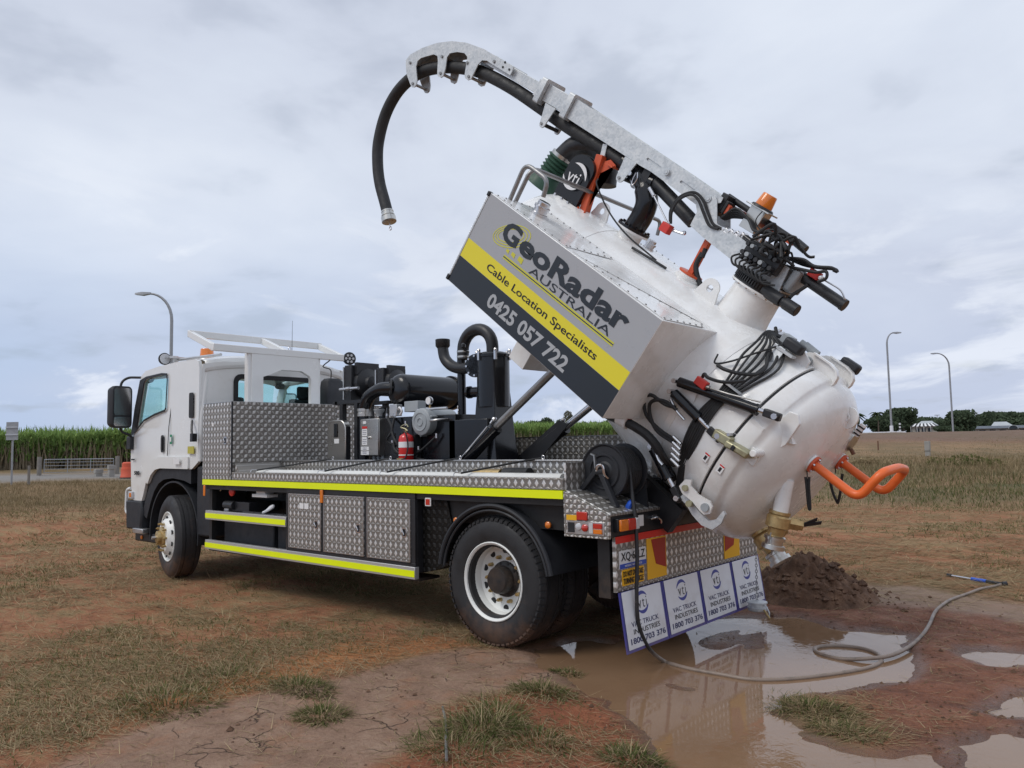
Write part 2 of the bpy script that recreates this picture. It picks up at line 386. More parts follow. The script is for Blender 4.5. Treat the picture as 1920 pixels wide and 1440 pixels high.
def rrect(x0, y0, x1, y1, r, n=4):
    out = []
    for cx, cy, a in ((x1 - r, y1 - r, 0), (x0 + r, y1 - r, 90), (x0 + r, y0 + r, 180), (x1 - r, y0 + r, 270)):
        for k in range(n + 1):
            t = math.radians(a + 90 * k / n); out.append((cx + r * math.cos(t), cy + r * math.sin(t)))
    return out
def XZ(y, flip=False):   # local (a,b,c) -> (x=a, z=b, y = y - c): a sheet facing -y
    return Matrix(((1, 0, 0, 0), (0, 0, -1, y), (0, 1, 0, 0), (0, 0, 0, 1)))
def YZ(x):               # local (a,b,c) -> (y=a, z=b, x = x + c): a sheet facing +x
    return Matrix(((0, 0, 1, x), (1, 0, 0, 0), (0, 1, 0, 0), (0, 0, 0, 1)))
def XY(z): return T(0, 0, z)

W = {}
def build(name, g, mats, parent=None, bevel=0.0, smooth=40, kind=None, label=None, cat=None, group=None, sub=0, origin=None):
    if isinstance(mats, str): mats = [mats]
    V = np.array(g.v, dtype=np.float64); c = Vector((V.min(0) + V.max(0)) / 2) if origin is None else Vector(origin)
    me = bpy.data.meshes.new(name); me.from_pydata([tuple(p) for p in (V - np.array(c))], [], g.f)
    for m in mats: me.materials.append(MATS[m])
    if len(mats) > 1: me.polygons.foreach_set('material_index', g.mi)
    if smooth:
        me.polygons.foreach_set('use_smooth', [True] * len(me.polygons)); me.set_sharp_from_angle(angle=math.radians(smooth))
    me.validate(); me.update()
    o = bpy.data.objects.new(name, me); COL.objects.link(o); o.location = c
    W[o.name] = c.copy()
    if parent is not None: o.parent = parent; o.location = c - W[parent.name]
    if bevel:
        b = o.modifiers.new('bevel', 'BEVEL'); b.width = bevel; b.segments = 2; b.limit_method = 'ANGLE'; b.angle_limit = math.radians(38); b.harden_normals = False
    tag(o, label, cat, group, kind); return o
def tag(o, label=None, cat=None, group=None, kind=None):
    if label: o['label'] = label
    if cat: o['category'] = cat
    if group: o['group'] = group
    if kind: o['kind'] = kind
    return o
def empty(name, loc, label=None, cat=None, group=None, parent=None):
    o = bpy.data.objects.new(name, None); COL.objects.link(o); o.empty_display_size = 0.2
    o.location = Vector(loc) - (W[parent.name] if parent else Vector((0, 0, 0))); o.parent = parent; W[o.name] = Vector(loc); return tag(o, label, cat, group)
def inst(src, loc, parent=None, rot=None, scale=None):
    """copy of a part at a world position, sharing its mesh"""
    o = src.copy(); COL.objects.link(o); o.parent = parent
    o.location = Vector(loc) - (W[parent.name] if parent else Vector((0, 0, 0))); W[o.name] = Vector(loc)
    if rot: o.rotation_euler = rot
    if scale: o.scale = scale
    return o
# ------------------------------------------------------------------ terrain
def _hash(ix, iy, seed):
    h = (ix.astype(np.int64) * 374761393 + iy.astype(np.int64) * 668265263 + seed * 1442695041) & 0xffffffff
    h = ((h ^ (h >> 13)) * 1274126177) & 0xffffffff
    return ((h ^ (h >> 16)) & 0xffff) / 65535.0
def vnoise(x, y, seed=0):
    ix = np.floor(x); iy = np.floor(y); fx = x - ix; fy = y - iy; fx = fx * fx * (3 - 2 * fx); fy = fy * fy * (3 - 2 * fy)
    a = _hash(ix, iy, seed); b = _hash(ix + 1, iy, seed); c = _hash(ix, iy + 1, seed); d = _hash(ix + 1, iy + 1, seed)
    return (a * (1 - fx) + b * fx) * (1 - fy) + (c * (1 - fx) + d * fx) * fy
def fbm(x, y, sc, octv=4, seed=0):
    s = 0; amp = 1; tot = 0
    for i in range(octv): s = s + amp * vnoise(x * sc + 13.7 * i, y * sc - 7.1 * i, seed + i); tot += amp; amp *= 0.5; sc *= 2.03
    return s / tot
def sstep(t): t = np.clip(t, 0, 1); return t * t * (3 - 2 * t)
def polydist(x, y, poly):
    """signed distance to polygon, negative inside"""
    d = np.full(x.shape, 1e9); ins = np.zeros(x.shape, bool); n = len(poly)
    for i in range(n):
        ax, ay = poly[i]; bx, by = poly[(i + 1) % n]; ex, ey = bx - ax, by - ay
        t = np.clip(((x - ax) * ex + (y - ay) * ey) / (ex * ex + ey * ey + 1e-12), 0, 1)
        d = np.minimum(d, (x - ax - t * ex) ** 2 + (y - ay - t * ey) ** 2)
        cnd = ((ay > y) != (by > y)) & (x < (bx - ax) * (y - ay) / (by - ay + 1e-12) + ax); ins ^= cnd
    d = np.sqrt(d); return np.where(ins, -d, d)
P1 = [(0.30, 0.58), (0.42, 0.74), (0.66, 0.76), (0.87, 1.6), (0.89, 2.05), (1.47, 2.56), (1.94, 2.27), (2.16, 2.37), (2.4, 2.39), (2.66, 1.61), (2.71, 1.09), (2.51, 0.75), (2.3, 0.39), (2.35, 0.02), (2.49, -0.17), (2.72, -0.25), (2.95, -0.31), (3.19, -0.09), (3.3, -0.24), (3.38, -0.74), (2.32, -1.59), (2.19, -1.12), (2.0, -0.92), (1.78, -0.7), (1.54, -0.55), (1.14, -0.34), (0.67, -0.08), (0.22, 0.22)]
P2 = [(2.88, 2.1), (3.01, 2.33), (3.34, 2.39), (3.38, 2.07), (3.06, 1.83)]
P3 = [(3.25, 0.11), (3.39, 0.41), (3.47, 0.52), (3.65, 0.38), (3.64, -0.05), (3.35, -0.19)]
P4 = [(3.22, 0.77), (3.32, 1.21), (3.47, 1.33), (3.54, 0.78), (3.34, 0.69)]
MUD = [(-0.33, -2.78), (-0.59, -2.21), (-0.42, -1.69), (-0.32, -1.17), (-0.32, -0.58), (-0.19, -0.09), (0.25, 0.24), (1.14, -0.34), (0.89, -0.53), (0.71, -0.95), (0.7, -1.21), (1.04, -1.49), (1.08, -2.01), (1.26, -2.45), (0.24, -3.27), (-0.2, -3.03)]
ORG = [(-0.92, -1.3), (-1.11, -0.58), (-0.57, 0.05), (-0.12, 0.03), (-0.32, -0.58), (-0.37, -1.13), (-0.47, -1.66), (-0.64, -2.19), (-0.46, -2.67), (-0.83, -2.4)]
RED = [(0.72, -1.19), (0.89, -0.53), (1.14, -0.34), (1.54, -0.55), (1.78, -0.7), (2.19, -1.12), (2.32, -1.59), (1.44, -2.3), (1.12, -1.97), (1.04, -1.49)]
WET = [(0.56, 1.76), (0.89, 3.2), (2.06, 3.72), (2.93, 3.77), (3.38, 2.91), (3.9, 0.07), (3.5, -0.9), (2.55, 0.42), (2.2, 0.1), (0.7, 0.9)]
PATH = [(-0.2, 4.2), (1.9, 4.7), (3.0, 4.4), (4.5, 5.0), (5.0, 3.6), (3.4, 3.2), (2.3, 3.55), (0.9, 3.1)]
ZW = -0.012
def fields(x, y):
    wx = x + 0.16 * (fbm(x, y, 2.2, 4, 50) - 0.5); wy = y + 0.16 * (fbm(x, y, 2.2, 4, 60) - 0.5)
    p = np.minimum.reduce([polydist(wx, wy, P) for P in (P1, P2, P3, P4)])
    mud = sstep(0.5 - polydist(wx, wy, MUD) / 0.22); org = sstep(0.5 - polydist(wx, wy, ORG) / 0.4)
    red = sstep(0.5 - polydist(wx, wy, RED) / 0.25); wet = sstep(0.5 - polydist(wx, wy, WET) / 0.5); pth = sstep(0.5 - polydist(wx, wy, PATH) / 0.5)
    return p, mud, org, red, wet, pth
def terrain(x, y):
    """height of the ground; also flat towards the tyres"""
    x = np.asarray(x, float); y = np.asarray(y, float); dx = x - 4.28; dy = y + 4.57; r = np.hypot(dx, dy); az = np.degrees(np.arctan2(dx, dy))
    wl = sstep((-45 - az) / 25)
    h = (1 - wl) * (2.0 * sstep((r - 16) / 62)) + wl * (0.88 * sstep((r - 14) / 26) + 0.4 * sstep((r - 48) / 40))
    far = sstep((r - 7) / 10)
    h = h + far * (fbm(x, y, 0.12, 3, 3) - 0.5) * 0.35 * (1 - sstep((r - 60) / 20) * 0.9) + (fbm(x, y, 0.9, 4, 5) - 0.5) * 0.05 * (1 + far)
    nr = r < 16
    if np.any(nr):
        xs, ys = x[nr], y[nr]; p, mud, org, red, wet, pth = fields(xs, ys); hh = h[nr]
        hh = hh + (fbm(xs, ys, 3.0, 4, 9) - 0.5) * 0.045 * (1 - 0.6 * mud)
        hh = hh * (0.35 + 0.65 * sstep((np.hypot(xs - 1, ys) - 1.5) / 4))
        hh = hh + 0.006
        pool = sstep((0.13 - p) / 0.34)
        ripple = (fbm(xs, ys, 2.2, 4, 21) - 0.5)
        hh = hh * (1 - 0.85 * pool) - 0.045 * pool + 0.055 * pool * ripple
        mm = np.exp(-(((xs - 1.38) / 0.40) ** 2 + ((ys - 1.45) / 0.36) ** 2)); hh = hh + 0.042 * mm + 0.05 * mm * (vnoise(xs * 9, ys * 3.4, 4) - 0.45)
        mm = np.exp(-(((xs - 1.58) / 0.2) ** 2 + ((ys - 0.1) / 0.12) ** 2)); hh = hh + 0.03 * mm
        ruts = mud * (np.abs((vnoise(xs * 2.2 + ys * 4.2, ys * 1.1 - xs, 31)) - 0.5) - 0.2) * 0.03
        hh = hh + mud * 0.028 * (fbm(xs, ys * 1.6, 4.5, 4, 83) - 0.5) + ruts + red * 0.02 * (fbm(xs, ys, 6, 3, 8)) + wet * (1 - pool) * 0.035 * (fbm(xs, ys, 5, 4, 18) - 0.4)
        isl = sstep((p - 0.02) / 0.25) * wet; hh = hh + isl * 0.02
        for tx, ty in ((-0.02, 0.18), (-0.02, 0.45), (-5.6, 0.2), (-0.02, 2.2), (-5.6, 2.2)):
            k = np.exp(-(((xs - tx) / 0.35) ** 2 + ((ys - ty) / 0.3) ** 2) * 1.5); hh = hh * (1 - k) + 0.004 * k
        hh = hh + 0.016 * np.exp(-(p / 0.16) ** 2) * (fbm(xs, ys, 8, 4, 55) - 0.5) * 2
        md = np.hypot((xs - 1.22) / 0.62, (ys - 3.42) / 0.55); k = sstep((1.5 - md) / 0.5); hh = hh * (1 - k) + 0.01 * k
        h[nr] = hh
    return h
def gz(x, y): return float(terrain(np.array([float(x)]), np.array([float(y)]))[0])
def axis_coords(a, b, step, lim, gr):
    m = list(np.arange(a, b, step)); o = []; s = step; p = m[-1]
    while p < lim: s *= gr; p += s; m.append(p)
    s = step; p = a
    while p > -lim: s *= gr; p -= s; o.append(p)
    return np.array(o[::-1] + m)
gxs = axis_coords(-2.2, 4.4, 0.034, 1500, 1.035); gys = axis_coords(-3.4, 4.6, 0.034, 1500, 1.035)
GX, GY = np.meshgrid(gxs, gys, indexing='ij'); fx, fy = GX.ravel(), GY.ravel()
gzv = terrain(fx, fy)
nx, ny = GX.shape; idx = np.arange(nx * ny).reshape(nx, ny)
quads = np.stack([idx[:-1, :-1], idx[1:, :-1], idx[1:, 1:], idx[:-1, 1:]], -1).reshape(-1, 4)
def big_mesh(name, verts, faces, mats, attrs=None, smooth=False, nper=4):
    me = bpy.data.meshes.new(name); nf = len(faces); me.vertices.add(len(verts)); me.vertices.foreach_set('co', np.asarray(verts, np.float32).ravel())
    me.loops.add(nf * nper); me.loops.foreach_set('vertex_index', np.asarray(faces, np.int32).ravel()); me.polygons.add(nf)
    me.polygons.foreach_set('loop_start', np.arange(0, nf * nper, nper, dtype=np.int32)); me.polygons.foreach_set('use_smooth', np.full(nf, smooth))
    for k, v in (attrs or {}).items():
        at = me.attributes.new(k, 'FLOAT', 'POINT'); at.data.foreach_set('value', np.asarray(v, np.float32))
    for m in mats: me.materials.append(MATS[m])
    me.update(calc_edges=True); me.validate(); o = bpy.data.objects.new(name, me); COL.objects.link(o); W[o.name] = Vector((0, 0, 0)); return o
pf, mudf, orgf, redf, wetf, pthf = fields(fx, fy)
rr = np.hypot(fx - 4.28, fy + 4.57); azf = np.degrees(np.arctan2(fx - 4.28, fy + 4.57))
# far zones: road in front of the cane on the left, brown sward on the right
road = sstep(1 - np.abs((rr + 0.12 * (azf + 66)) - 33.5) / 4.2) * (azf < -52)
sward = sstep((rr - 19 - 3 * (fbm(fx, fy, 0.2, 3, 2) - 0.5)) / 5)
bank = sstep((rr - 47 - 8 * (fbm(fx, fy, 0.1, 3, 2) - 0.5)) / 10) * (azf > -45)
green = sstep(1 - np.abs(rr - 31 - 10 * (fbm(fx, fy, 0.08, 3, 12) - 0.5)) / 12) * (azf > -45)
def mat_ground():
    m = bpy.data.materials.new('ground'); m.use_nodes = True; t = NT(m.node_tree); b = t.n['Principled BSDF']
    geo = t.add('ShaderNodeNewGeometry'); P = geo.outputs['Position']
    A = lambda n: t.add('ShaderNodeAttribute', attribute_name=n).outputs['Fac']
    big = t.noise(P, 0.7, 5, 0.6); mid = t.noise(P, 3.5, 5, 0.65); fine = t.noise(P, 38, 6, 0.7); grit = t.noise(P, 150, 3, 0.6)
    st = t.add('ShaderNodeMapping', ins={0: P, 'Scale': (1.0, 3.2, 1.0), 'Rotation': (0, 0, math.radians(22))}); streak = t.noise(st.outputs[0], 2.4, 5, 0.65)
    soil = t.ramp(t.math('ADD', t.math('MULTIPLY', big, 0.5), t.math('MULTIPLY', streak, 0.5)), [(0.32, (0.21, 0.085, 0.042)), (0.45, (0.33, 0.143, 0.07)), (0.55, (0.41, 0.195, 0.10)), (0.7, (0.45, 0.28, 0.17))])
    straw = t.ramp(t.math('ADD', t.math('MULTIPLY', mid, 0.5), t.math('MULTIPLY', fine, 0.5)), [(0.35, (0.14, 0.10, 0.045)), (0.5, (0.26, 0.185, 0.085)), (0.65, (0.42, 0.30, 0.15))])
    gmask = t.maprange(t.math('ADD', t.math('MULTIPLY', big, 0.45), t.math('ADD', t.math('MULTIPLY', streak, 0.4), t.math('MULTIPLY', fine, 0.2))), 0.49, 0.60, 0.0, 0.8, True)
    col = t.mix(gmask, soil, straw)
    far = t.ramp(t.math('ADD', t.math('MULTIPLY', t.noise(P, 0.16, 5, 0.65), 0.6), t.math('MULTIPLY', t.noise(P, 1.6, 5, 0.7), 0.4)), [(0.35, (0.12, 0.095, 0.045)), (0.48, (0.20, 0.14, 0.072)), (0.6, (0.29, 0.185, 0.10))])
    col = t.mix(A('sward'), col, far)
    col = t.mix(t.math('MULTIPLY', A('green'), t.maprange(t.noise(P, 0.35, 5, 0.65), 0.42, 0.6, 0, 0.8)), col, (0.085, 0.095, 0.035, 1))
    bankc = t.mix(t.maprange(t.noise(P, 0.09, 4, 0.6), 0.4, 0.65), (0.165, 0.10, 0.07, 1), (0.135, 0.105, 0.058, 1))
    bankc = t.mix(t.maprange(t.noise(P, 1.2, 5, 0.7), 0.35, 0.7), bankc, (0.21, 0.135, 0.095, 1))
    col = t.mix(A('bank'), col, bankc)
    col = t.mix(t.math('MULTIPLY', A('road'), 0.92), col, t.mix(mid, (0.22, 0.21, 0.20, 1), (0.30, 0.29, 0.28, 1)))
    org = t.ramp(t.math('ADD', t.math('MULTIPLY', mid, 0.5), t.math('MULTIPLY', fine, 0.5)), [(0.35, (0.28, 0.105, 0.038)), (0.55, (0.44, 0.18, 0.065)), (0.7, (0.50, 0.27, 0.12))])
    col = t.mix(A('orange'), col, org)
    red = t.ramp(t.math('ADD', t.math('MULTIPLY', mid, 0.5), t.math('MULTIPLY', fine, 0.5)), [(0.35, (0.19, 0.062, 0.032)), (0.55, (0.32, 0.115, 0.055)), (0.7, (0.40, 0.185, 0.10))])
    col = t.mix(A('red'), col, red)
    wetc = t.ramp(t.math('ADD', t.math('MULTIPLY', mid, 0.6), t.math('MULTIPLY', fine, 0.4)), [(0.33, (0.10, 0.038, 0.022)), (0.5, (0.21, 0.078, 0.04)), (0.66, (0.32, 0.14, 0.078))])
    col = t.mix(A('wet'), col, wetc)
    pth = t.mix(mid, (0.26, 0.185, 0.14, 1), (0.36, 0.26, 0.195, 1)); col = t.mix(t.math('MULTIPLY', A('path'), 0.8), col, pth)
    vw = t.add('ShaderNodeVectorMath', operation='ADD', ins={0: P, 1: t.add('ShaderNodeVectorMath', operation='SCALE', ins={0: t.noise(P, 3, 3, 0.6, out=1), 'Scale': 0.35}).outputs[0]})
    vo = t.add('ShaderNodeTexVoronoi', feature='DISTANCE_TO_EDGE', ins={'Vector': vw.outputs[0], 'Scale': 3.4})
    crk = t.math('MULTIPLY', t.maprange(vo.outputs[0], 0.0, 0.022, 1.0, 0.0), t.maprange(t.noise(P, 1.7, 3, 0.6), 0.5, 0.62, 0, 1))
    mudc = t.ramp(t.math('ADD', t.math('MULTIPLY', mid, 0.6), t.math('MULTIPLY', fine, 0.4)), [(0.33, (0.17, 0.10, 0.066)), (0.5, (0.255, 0.16, 0.11)), (0.66, (0.33, 0.225, 0.16))])
    mudc = t.mix(t.maprange(t.noise(P, 2.1, 5, 0.7), 0.5, 0.68, 0.0, 0.7, True), mudc, (0.30, 0.15, 0.085, 1))
    mudc = t.mix(t.math('MULTIPLY', crk, 0.55), mudc, (0.13, 0.075, 0.05, 1))
    col = t.mix(A('mud'), col, mudc)
    shore = A('shore'); col = t.mix(t.math('MULTIPLY', shore, 0.65), col, (0.115, 0.072, 0.05, 1))
    t.set(b, 'Base Color', col)
    t.set(b, 'Roughness', t.maprange(t.math('ADD', shore, t.math('MULTIPLY', A('wet'), t.math('MULTIPLY', mid, 0.6))), 0.0, 1.0, 0.95, 0.28))
    b.inputs['Specular IOR Level'].default_value = 0.35
    clod = t.noise(P, 14, 6, 0.7)
    near = t.math('SUBTRACT', 1.0, t.math('MULTIPLY', A('mud'), 0.55))
    h = t.math('ADD', t.math('MULTIPLY', clod, 0.6), t.math('ADD', t.math('MULTIPLY', fine, 0.35), t.math('MULTIPLY', grit, 0.12)))
    h = t.math('SUBTRACT', t.math('MULTIPLY', h, near), t.math('MULTIPLY', t.math('MULTIPLY', crk, A('mud')), 0.5))
    t.set(b, 'Normal', t.bump(h, 0.055, 1.0)); MATS['ground'] = m
mat_ground()
ground = big_mesh('ground', np.stack([fx, fy, gzv], 1), quads, ['ground'], dict(mud=mudf * (1 - wetf * 0), orange=orgf * 0.9, red=redf, wet=wetf * 0.95, path=pthf, sward=sward * (1 - bank), green=green, bank=bank, road=road, shore=sstep((0.16 - pf) / 0.2) * (rr < 16)), smooth=True)
tag(ground, kind='structure')
def mat_water():
    m = bpy.data.materials.new('muddy_water'); m.use_nodes = True; t = NT(m.node_tree); b = t.n['Principled BSDF']
    geo = t.add('ShaderNodeNewGeometry'); P = geo.outputs['Position']
    n = t.noise(P, 1.6, 4, 0.6); t.set(b, 'Base Color', t.mix(n, (0.19, 0.11, 0.063, 1), (0.27, 0.17, 0.10, 1)))
    b.inputs['Roughness'].default_value = 0.025; b.inputs['IOR'].default_value = 1.36; b.inputs['Specular IOR Level'].default_value = 0.62
    n2 = t.noise(P, 16, 3, 0.55, 0.6); msk = t.maprange(t.noise(P, 1.1, 2, 0.5), 0.45, 0.62, 0.06, 0.6)
    t.set(b, 'Normal', t.bump(t.math('MULTIPLY', n2, msk), 0.0035, 1.0)); MATS['water'] = m
mat_water()
g = G(); g.box(-1.2, 4.6, -2.4, 3.0, ZW - 0.002, ZW)
g.v = [v for v in g.v]; water = build('puddle_water', g, 'water', smooth=0, kind='structure')

# ------------------------------------------------------------------ grass: dry thatch, green shoots, tall tufts, cane
def blades(name, px, py, pz, L, Wd, yaw, lean, curl, mat, tint, segs=2, **kw):
    n = len(px); ts = np.linspace(0, 1, segs + 1); dirx, diry = np.cos(yaw), np.sin(yaw); V = []
    for t in ts:
        ang = lean + curl * t; hx = L * t * np.sin(np.clip(ang, 0, 1.9)); hz = L * t * np.cos(np.clip(ang, 0, 1.53)); ww = Wd * (1 - t) ** 0.7 + 0.0006
        cx_, cy_, cz_ = px + dirx * hx, py + diry * hx, pz + hz
        V.append(np.stack([cx_ - diry * ww / 2, cy_ + dirx * ww / 2, cz_], 1)); V.append(np.stack([cx_ + diry * ww / 2, cy_ - dirx * ww / 2, cz_], 1))
    V = np.stack(V, 1); m = 2 * (segs + 1); F = []
    for k in range(segs): F.append(np.array([2 * k, 2 * k + 1, 2 * k + 3, 2 * k + 2]))
    F = (np.arange(n)[:, None, None] * m + np.stack(F)[None]).reshape(-1, 4)
    o = big_mesh(name, V.reshape(-1, 3), F, [mat], dict(tint=np.repeat(tint, m))); return tag(o, kind='stuff', **kw)
def scatter(n, rmin, rmax, az0, az1, power=1.0):
    u = rng.random(n); r = rmin * (rmax / rmin) ** (u ** power); a = np.radians(az0 + (az1 - az0) * rng.random(n)); return 4.28 + r * np.sin(a), -4.57 + r * np.cos(a), r
def grassiness(x, y):
    g1 = fbm(x, y, 0.7, 5, 101); g2 = fbm(x * 1.0 + y * 0.35, y * 3.0, 0.9, 4, 133); g3 = fbm(x, y, 3.2, 3, 171); k = 0.1 + 0.9 * sstep((0.36 * g1 + 0.36 * g2 + 0.28 * g3 - 0.425) / 0.09)
    p, mud, org, red, wet, pth = fields(x, y); k = k * (1 - mud * 0.97) * (1 - org * 0.72) * (1 - red * 0.75) * (1 - wet * 0.93) * (1 - 0.85 * pth); return np.where(p < 0.08, 0, k)
N = 430000
x, y, r = scatter(N, 1.9, 22, -80, -3, 1.0); k = grassiness(x, y); keep = rng.random(N) < np.clip(k * 1.05 + 0.02, 0, 1); x, y, r = x[keep], y[keep], r[keep]
sz = np.clip(r / 5, 0.7, 3.2) ** 0.6; n = len(x)
flow = 0.35 + 2.2 * (fbm(x, y, 0.8, 3, 77) - 0.5)
blades('dry_grass', x, y, terrain(x, y) - 0.003 + 0.012 * rng.random(n), (0.03 + 0.14 * rng.random(n) ** 1.4) * sz, (0.0024 + 0.0026 * rng.random(n)) * sz ** 1.4, flow + rng.normal(0, 0.7, n) + np.pi * (rng.random(n) < 0.5), np.clip(rng.normal(1.47, 0.10, n), 0.7, 1.56), rng.normal(0.12, 0.2, n), 'dry_grass', np.clip(rng.normal(0.5, 0.34, n), 0, 1), label='matted dry straw grass over the bare red soil', cat='dry grass')
N = 230000
x, y, r = scatter(N, 1.9, 24, -80, -3, 1.0); kg = sstep((fbm(x, y, 0.75, 4, 211) - 0.46) / 0.10) * (0.25 + 0.75 * grassiness(x, y)); pp, mud_, *_ = fields(x, y); _w = fields(x, y)[4]
keep = (rng.random(N) < kg) & (pp > 0.1) & (mud_ < 0.4) & (_w < 0.3); x, y, r = x[keep], y[keep], r[keep]; n = len(x); sz = np.clip(r / 5, 0.7, 3.2) ** 0.6
blades('green_grass', x, y, terrain(x, y) - 0.002, (0.02 + 0.045 * rng.random(n)) * sz, (0.003 + 0.002 * rng.random(n)) * sz ** 1.4, rng.random(n) * 6.28, np.clip(rng.normal(0.95, 0.35, n), 0, 1.4), rng.normal(0.4, 0.25, n), 'green_grass', np.clip(rng.normal(0.4, 0.3, n), 0, 1), label='short green shoots growing through the dry thatch', cat='grass')
# green weedy clumps in the foreground mud
def clump(cx_, cy_, rx, ry, n, L, green=0.7):
    a = rng.random(n) * 6.28; q = np.sqrt(rng.random(n)); x = cx_ + rx * q * np.cos(a); y = cy_ + ry * q * np.sin(a); return x, y, a, q, n, L, green
CL = [(1.16, -1.30, 0.20, 0.20, 700, 0.17), (1.50, -1.25, 0.26, 0.13, 420, 0.10), (1.25, -1.60, 0.34, 0.2, 520, 0.11), (1.05, -1.05, 0.2, 0.12, 250, 0.13), (1.02, -0.60, 0.24, 0.12, 620, 0.10), (0.86, -0.10, 0.14, 0.06, 300, 0.07), (2.05, -1.15, 0.18, 0.10, 500, 0.1), (0.24, -1.72, 0.16, 0.14, 500, 0.1), (-0.3, -1.5, 0.3, 0.14, 700, 0.1), (2.15, 0.33, 0.14, 0.14, 450, 0.08), (2.45, 0.15, 0.3, 0.16, 900, 0.08), (2.75, -0.1, 0.2, 0.1, 400, 0.07), (-0.72, -2.2, 0.36, 0.3, 900, 0.10), (-0.9, -1.7, 0.4, 0.25, 700, 0.08)]
gx_, gy_, gL, gy2, gl, gt = [], [], [], [], [], []
for c_ in CL:
    x, y, a, q, n, L, gr = clump(*c_); gx_.append(x); gy_.append(y); gL.append(L * (0.45 + 0.75 * rng.random(n))); gy2.append(a + rng.normal(0, 0.7, n)); gl.append(np.clip(0.25 + 0.75 * q + rng.normal(0, 0.25, n), 0, 1.45)); gt.append(np.clip(rng.normal(0.35, 0.3, n), 0, 1))
x, y = np.concatenate(gx_), np.concatenate(gy_); n = len(x); gsel = rng.random(n) < 0.55; gL, gy2, gl, gt = map(np.concatenate, (gL, gy2, gl, gt))
for nm, s_, mt, lb in (('weed_clumps', gsel, 'green_grass', 'long green weedy grass clumps standing in the foreground mud'), ('dead_grass_clumps', ~gsel, 'dry_grass', 'bleached dead blades drooping among the foreground weed clumps')):
    blades(nm, x[s_], y[s_], terrain(x[s_], y[s_]) - 0.003, gL[s_], 0.004 + 0.003 * rng.random(s_.sum()), gy2[s_], gl[s_], np.clip(rng.normal(0.75, 0.3, s_.sum()), 0.1, 1.5), mt, gt[s_], segs=4, label=lb, cat='weeds')
# taller far sward on the right and left
N = 90000
x, y, r = scatter(N, 19, 60, -46, -3, 0.8); kk = sstep((fbm(x, y, 0.09, 4, 301) - 0.4) / 0.2); hgt = np.where(np.abs(r - 30) < 9, 1.0, 0.45)
tall = np.exp(-((r - 33) / 4.5) ** 2) * sstep((np.degrees(np.arctan2(x - 4.28, y + 4.57)) + 24) / 12)
keep = rng.random(N) < 0.35 + 0.65 * kk; x, y, r, hgt, kk, tall = x[keep], y[keep], r[keep], hgt[keep], kk[keep], tall[keep]; n = len(x)
gsel = rng.random(n) < np.clip(np.exp(-((r - 24) / 6) ** 2) * 0.6, 0.05, 0.6)
LL = (0.08 + 0.16 * rng.random(n)) * hgt + tall * 0.45 * rng.random(n)
for nm, s_, mt, lb in (('field_grass', ~gsel, 'dry_grass', 'rough brown grass of the field right of the truck'), ('field_green_grass', gsel, 'green_grass', 'green strip of grass across the field right of the truck')):
    blades(nm, x[s_], y[s_], terrain(x[s_], y[s_]) - 0.02, LL[s_], 0.012 + 0.012 * rng.random(s_.sum()), rng.random(s_.sum()) * 6.28, np.clip(rng.normal(0.4, 0.3, s_.sum()), 0, 1.3), rng.normal(0.4, 0.2, s_.sum()), mt, np.clip(rng.normal(0.25, 0.22, s_.sum()), 0, 1), label=lb, cat='grass')
N = 45000
x, y, r = scatter(N, 19, 30.5, -80, -50, 0.8); keep = rng.random(N) < sstep((r - 18.5 - 3 * (fbm(x, y, 0.3, 3, 71) - .3)) / 5); x, y, r = x[keep], y[keep], r[keep]; n = len(x)
blades('verge_grass', x, y, terrain(x, y) - 0.02, 0.06 + 0.16 * rng.random(n), 0.01 + 0.01 * rng.random(n), rng.random(n) * 6.28, np.clip(rng.normal(0.4, 0.3, n), 0, 1.3), rng.normal(0.4, 0.2, n), 'dry_grass', np.clip(rng.normal(0.2, 0.2, n), 0, 1), label='brown roadside grass left of the cab', cat='grass')
# sugar cane
def cane(name, az0, az1, r0, r1, N, h, lb):
    u = rng.random(N); a = np.radians(az0 + (az1 - az0) * rng.random(N)); r = r0 + (r1 - r0) * u ** 1.6; x = 4.28 + r * np.sin(a); y = -4.57 + r * np.cos(a); z = terrain(x, y)
    ns = N // 4; s_ = np.arange(N) < ns
    blades(name + '_stalks', x[s_], y[s_], z[s_] - 0.05, h * 0.62 + 0.3 * rng.random(ns), 0.05 + 0.03 * rng.random(ns), rng.random(ns) * 6.28, np.abs(rng.normal(0.0, 0.16, ns)), rng.normal(0.05, 0.1, ns), 'cane_stalk', rng.random(ns), label='bare lower cane stalks and dead trash ' + lb, cat='cane stalks')
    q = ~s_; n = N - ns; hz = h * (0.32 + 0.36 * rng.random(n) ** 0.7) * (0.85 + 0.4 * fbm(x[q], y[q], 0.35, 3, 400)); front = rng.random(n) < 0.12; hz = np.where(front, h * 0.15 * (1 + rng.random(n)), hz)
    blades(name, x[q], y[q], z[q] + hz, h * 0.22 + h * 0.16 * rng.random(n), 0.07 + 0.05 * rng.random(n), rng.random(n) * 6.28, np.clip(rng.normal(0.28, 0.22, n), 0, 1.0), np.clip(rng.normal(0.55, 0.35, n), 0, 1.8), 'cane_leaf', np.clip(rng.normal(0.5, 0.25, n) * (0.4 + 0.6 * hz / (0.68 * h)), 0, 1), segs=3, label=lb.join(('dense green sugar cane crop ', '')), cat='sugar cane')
cane('sugar_cane', -82, -60, 42, 62, 42000, 2.05, 'behind the roadside gate left of the cab')
cane('sugar_cane', -47, -24, 56, 74, 30000, 1.75, 'seen beyond the deck under the raised tank')

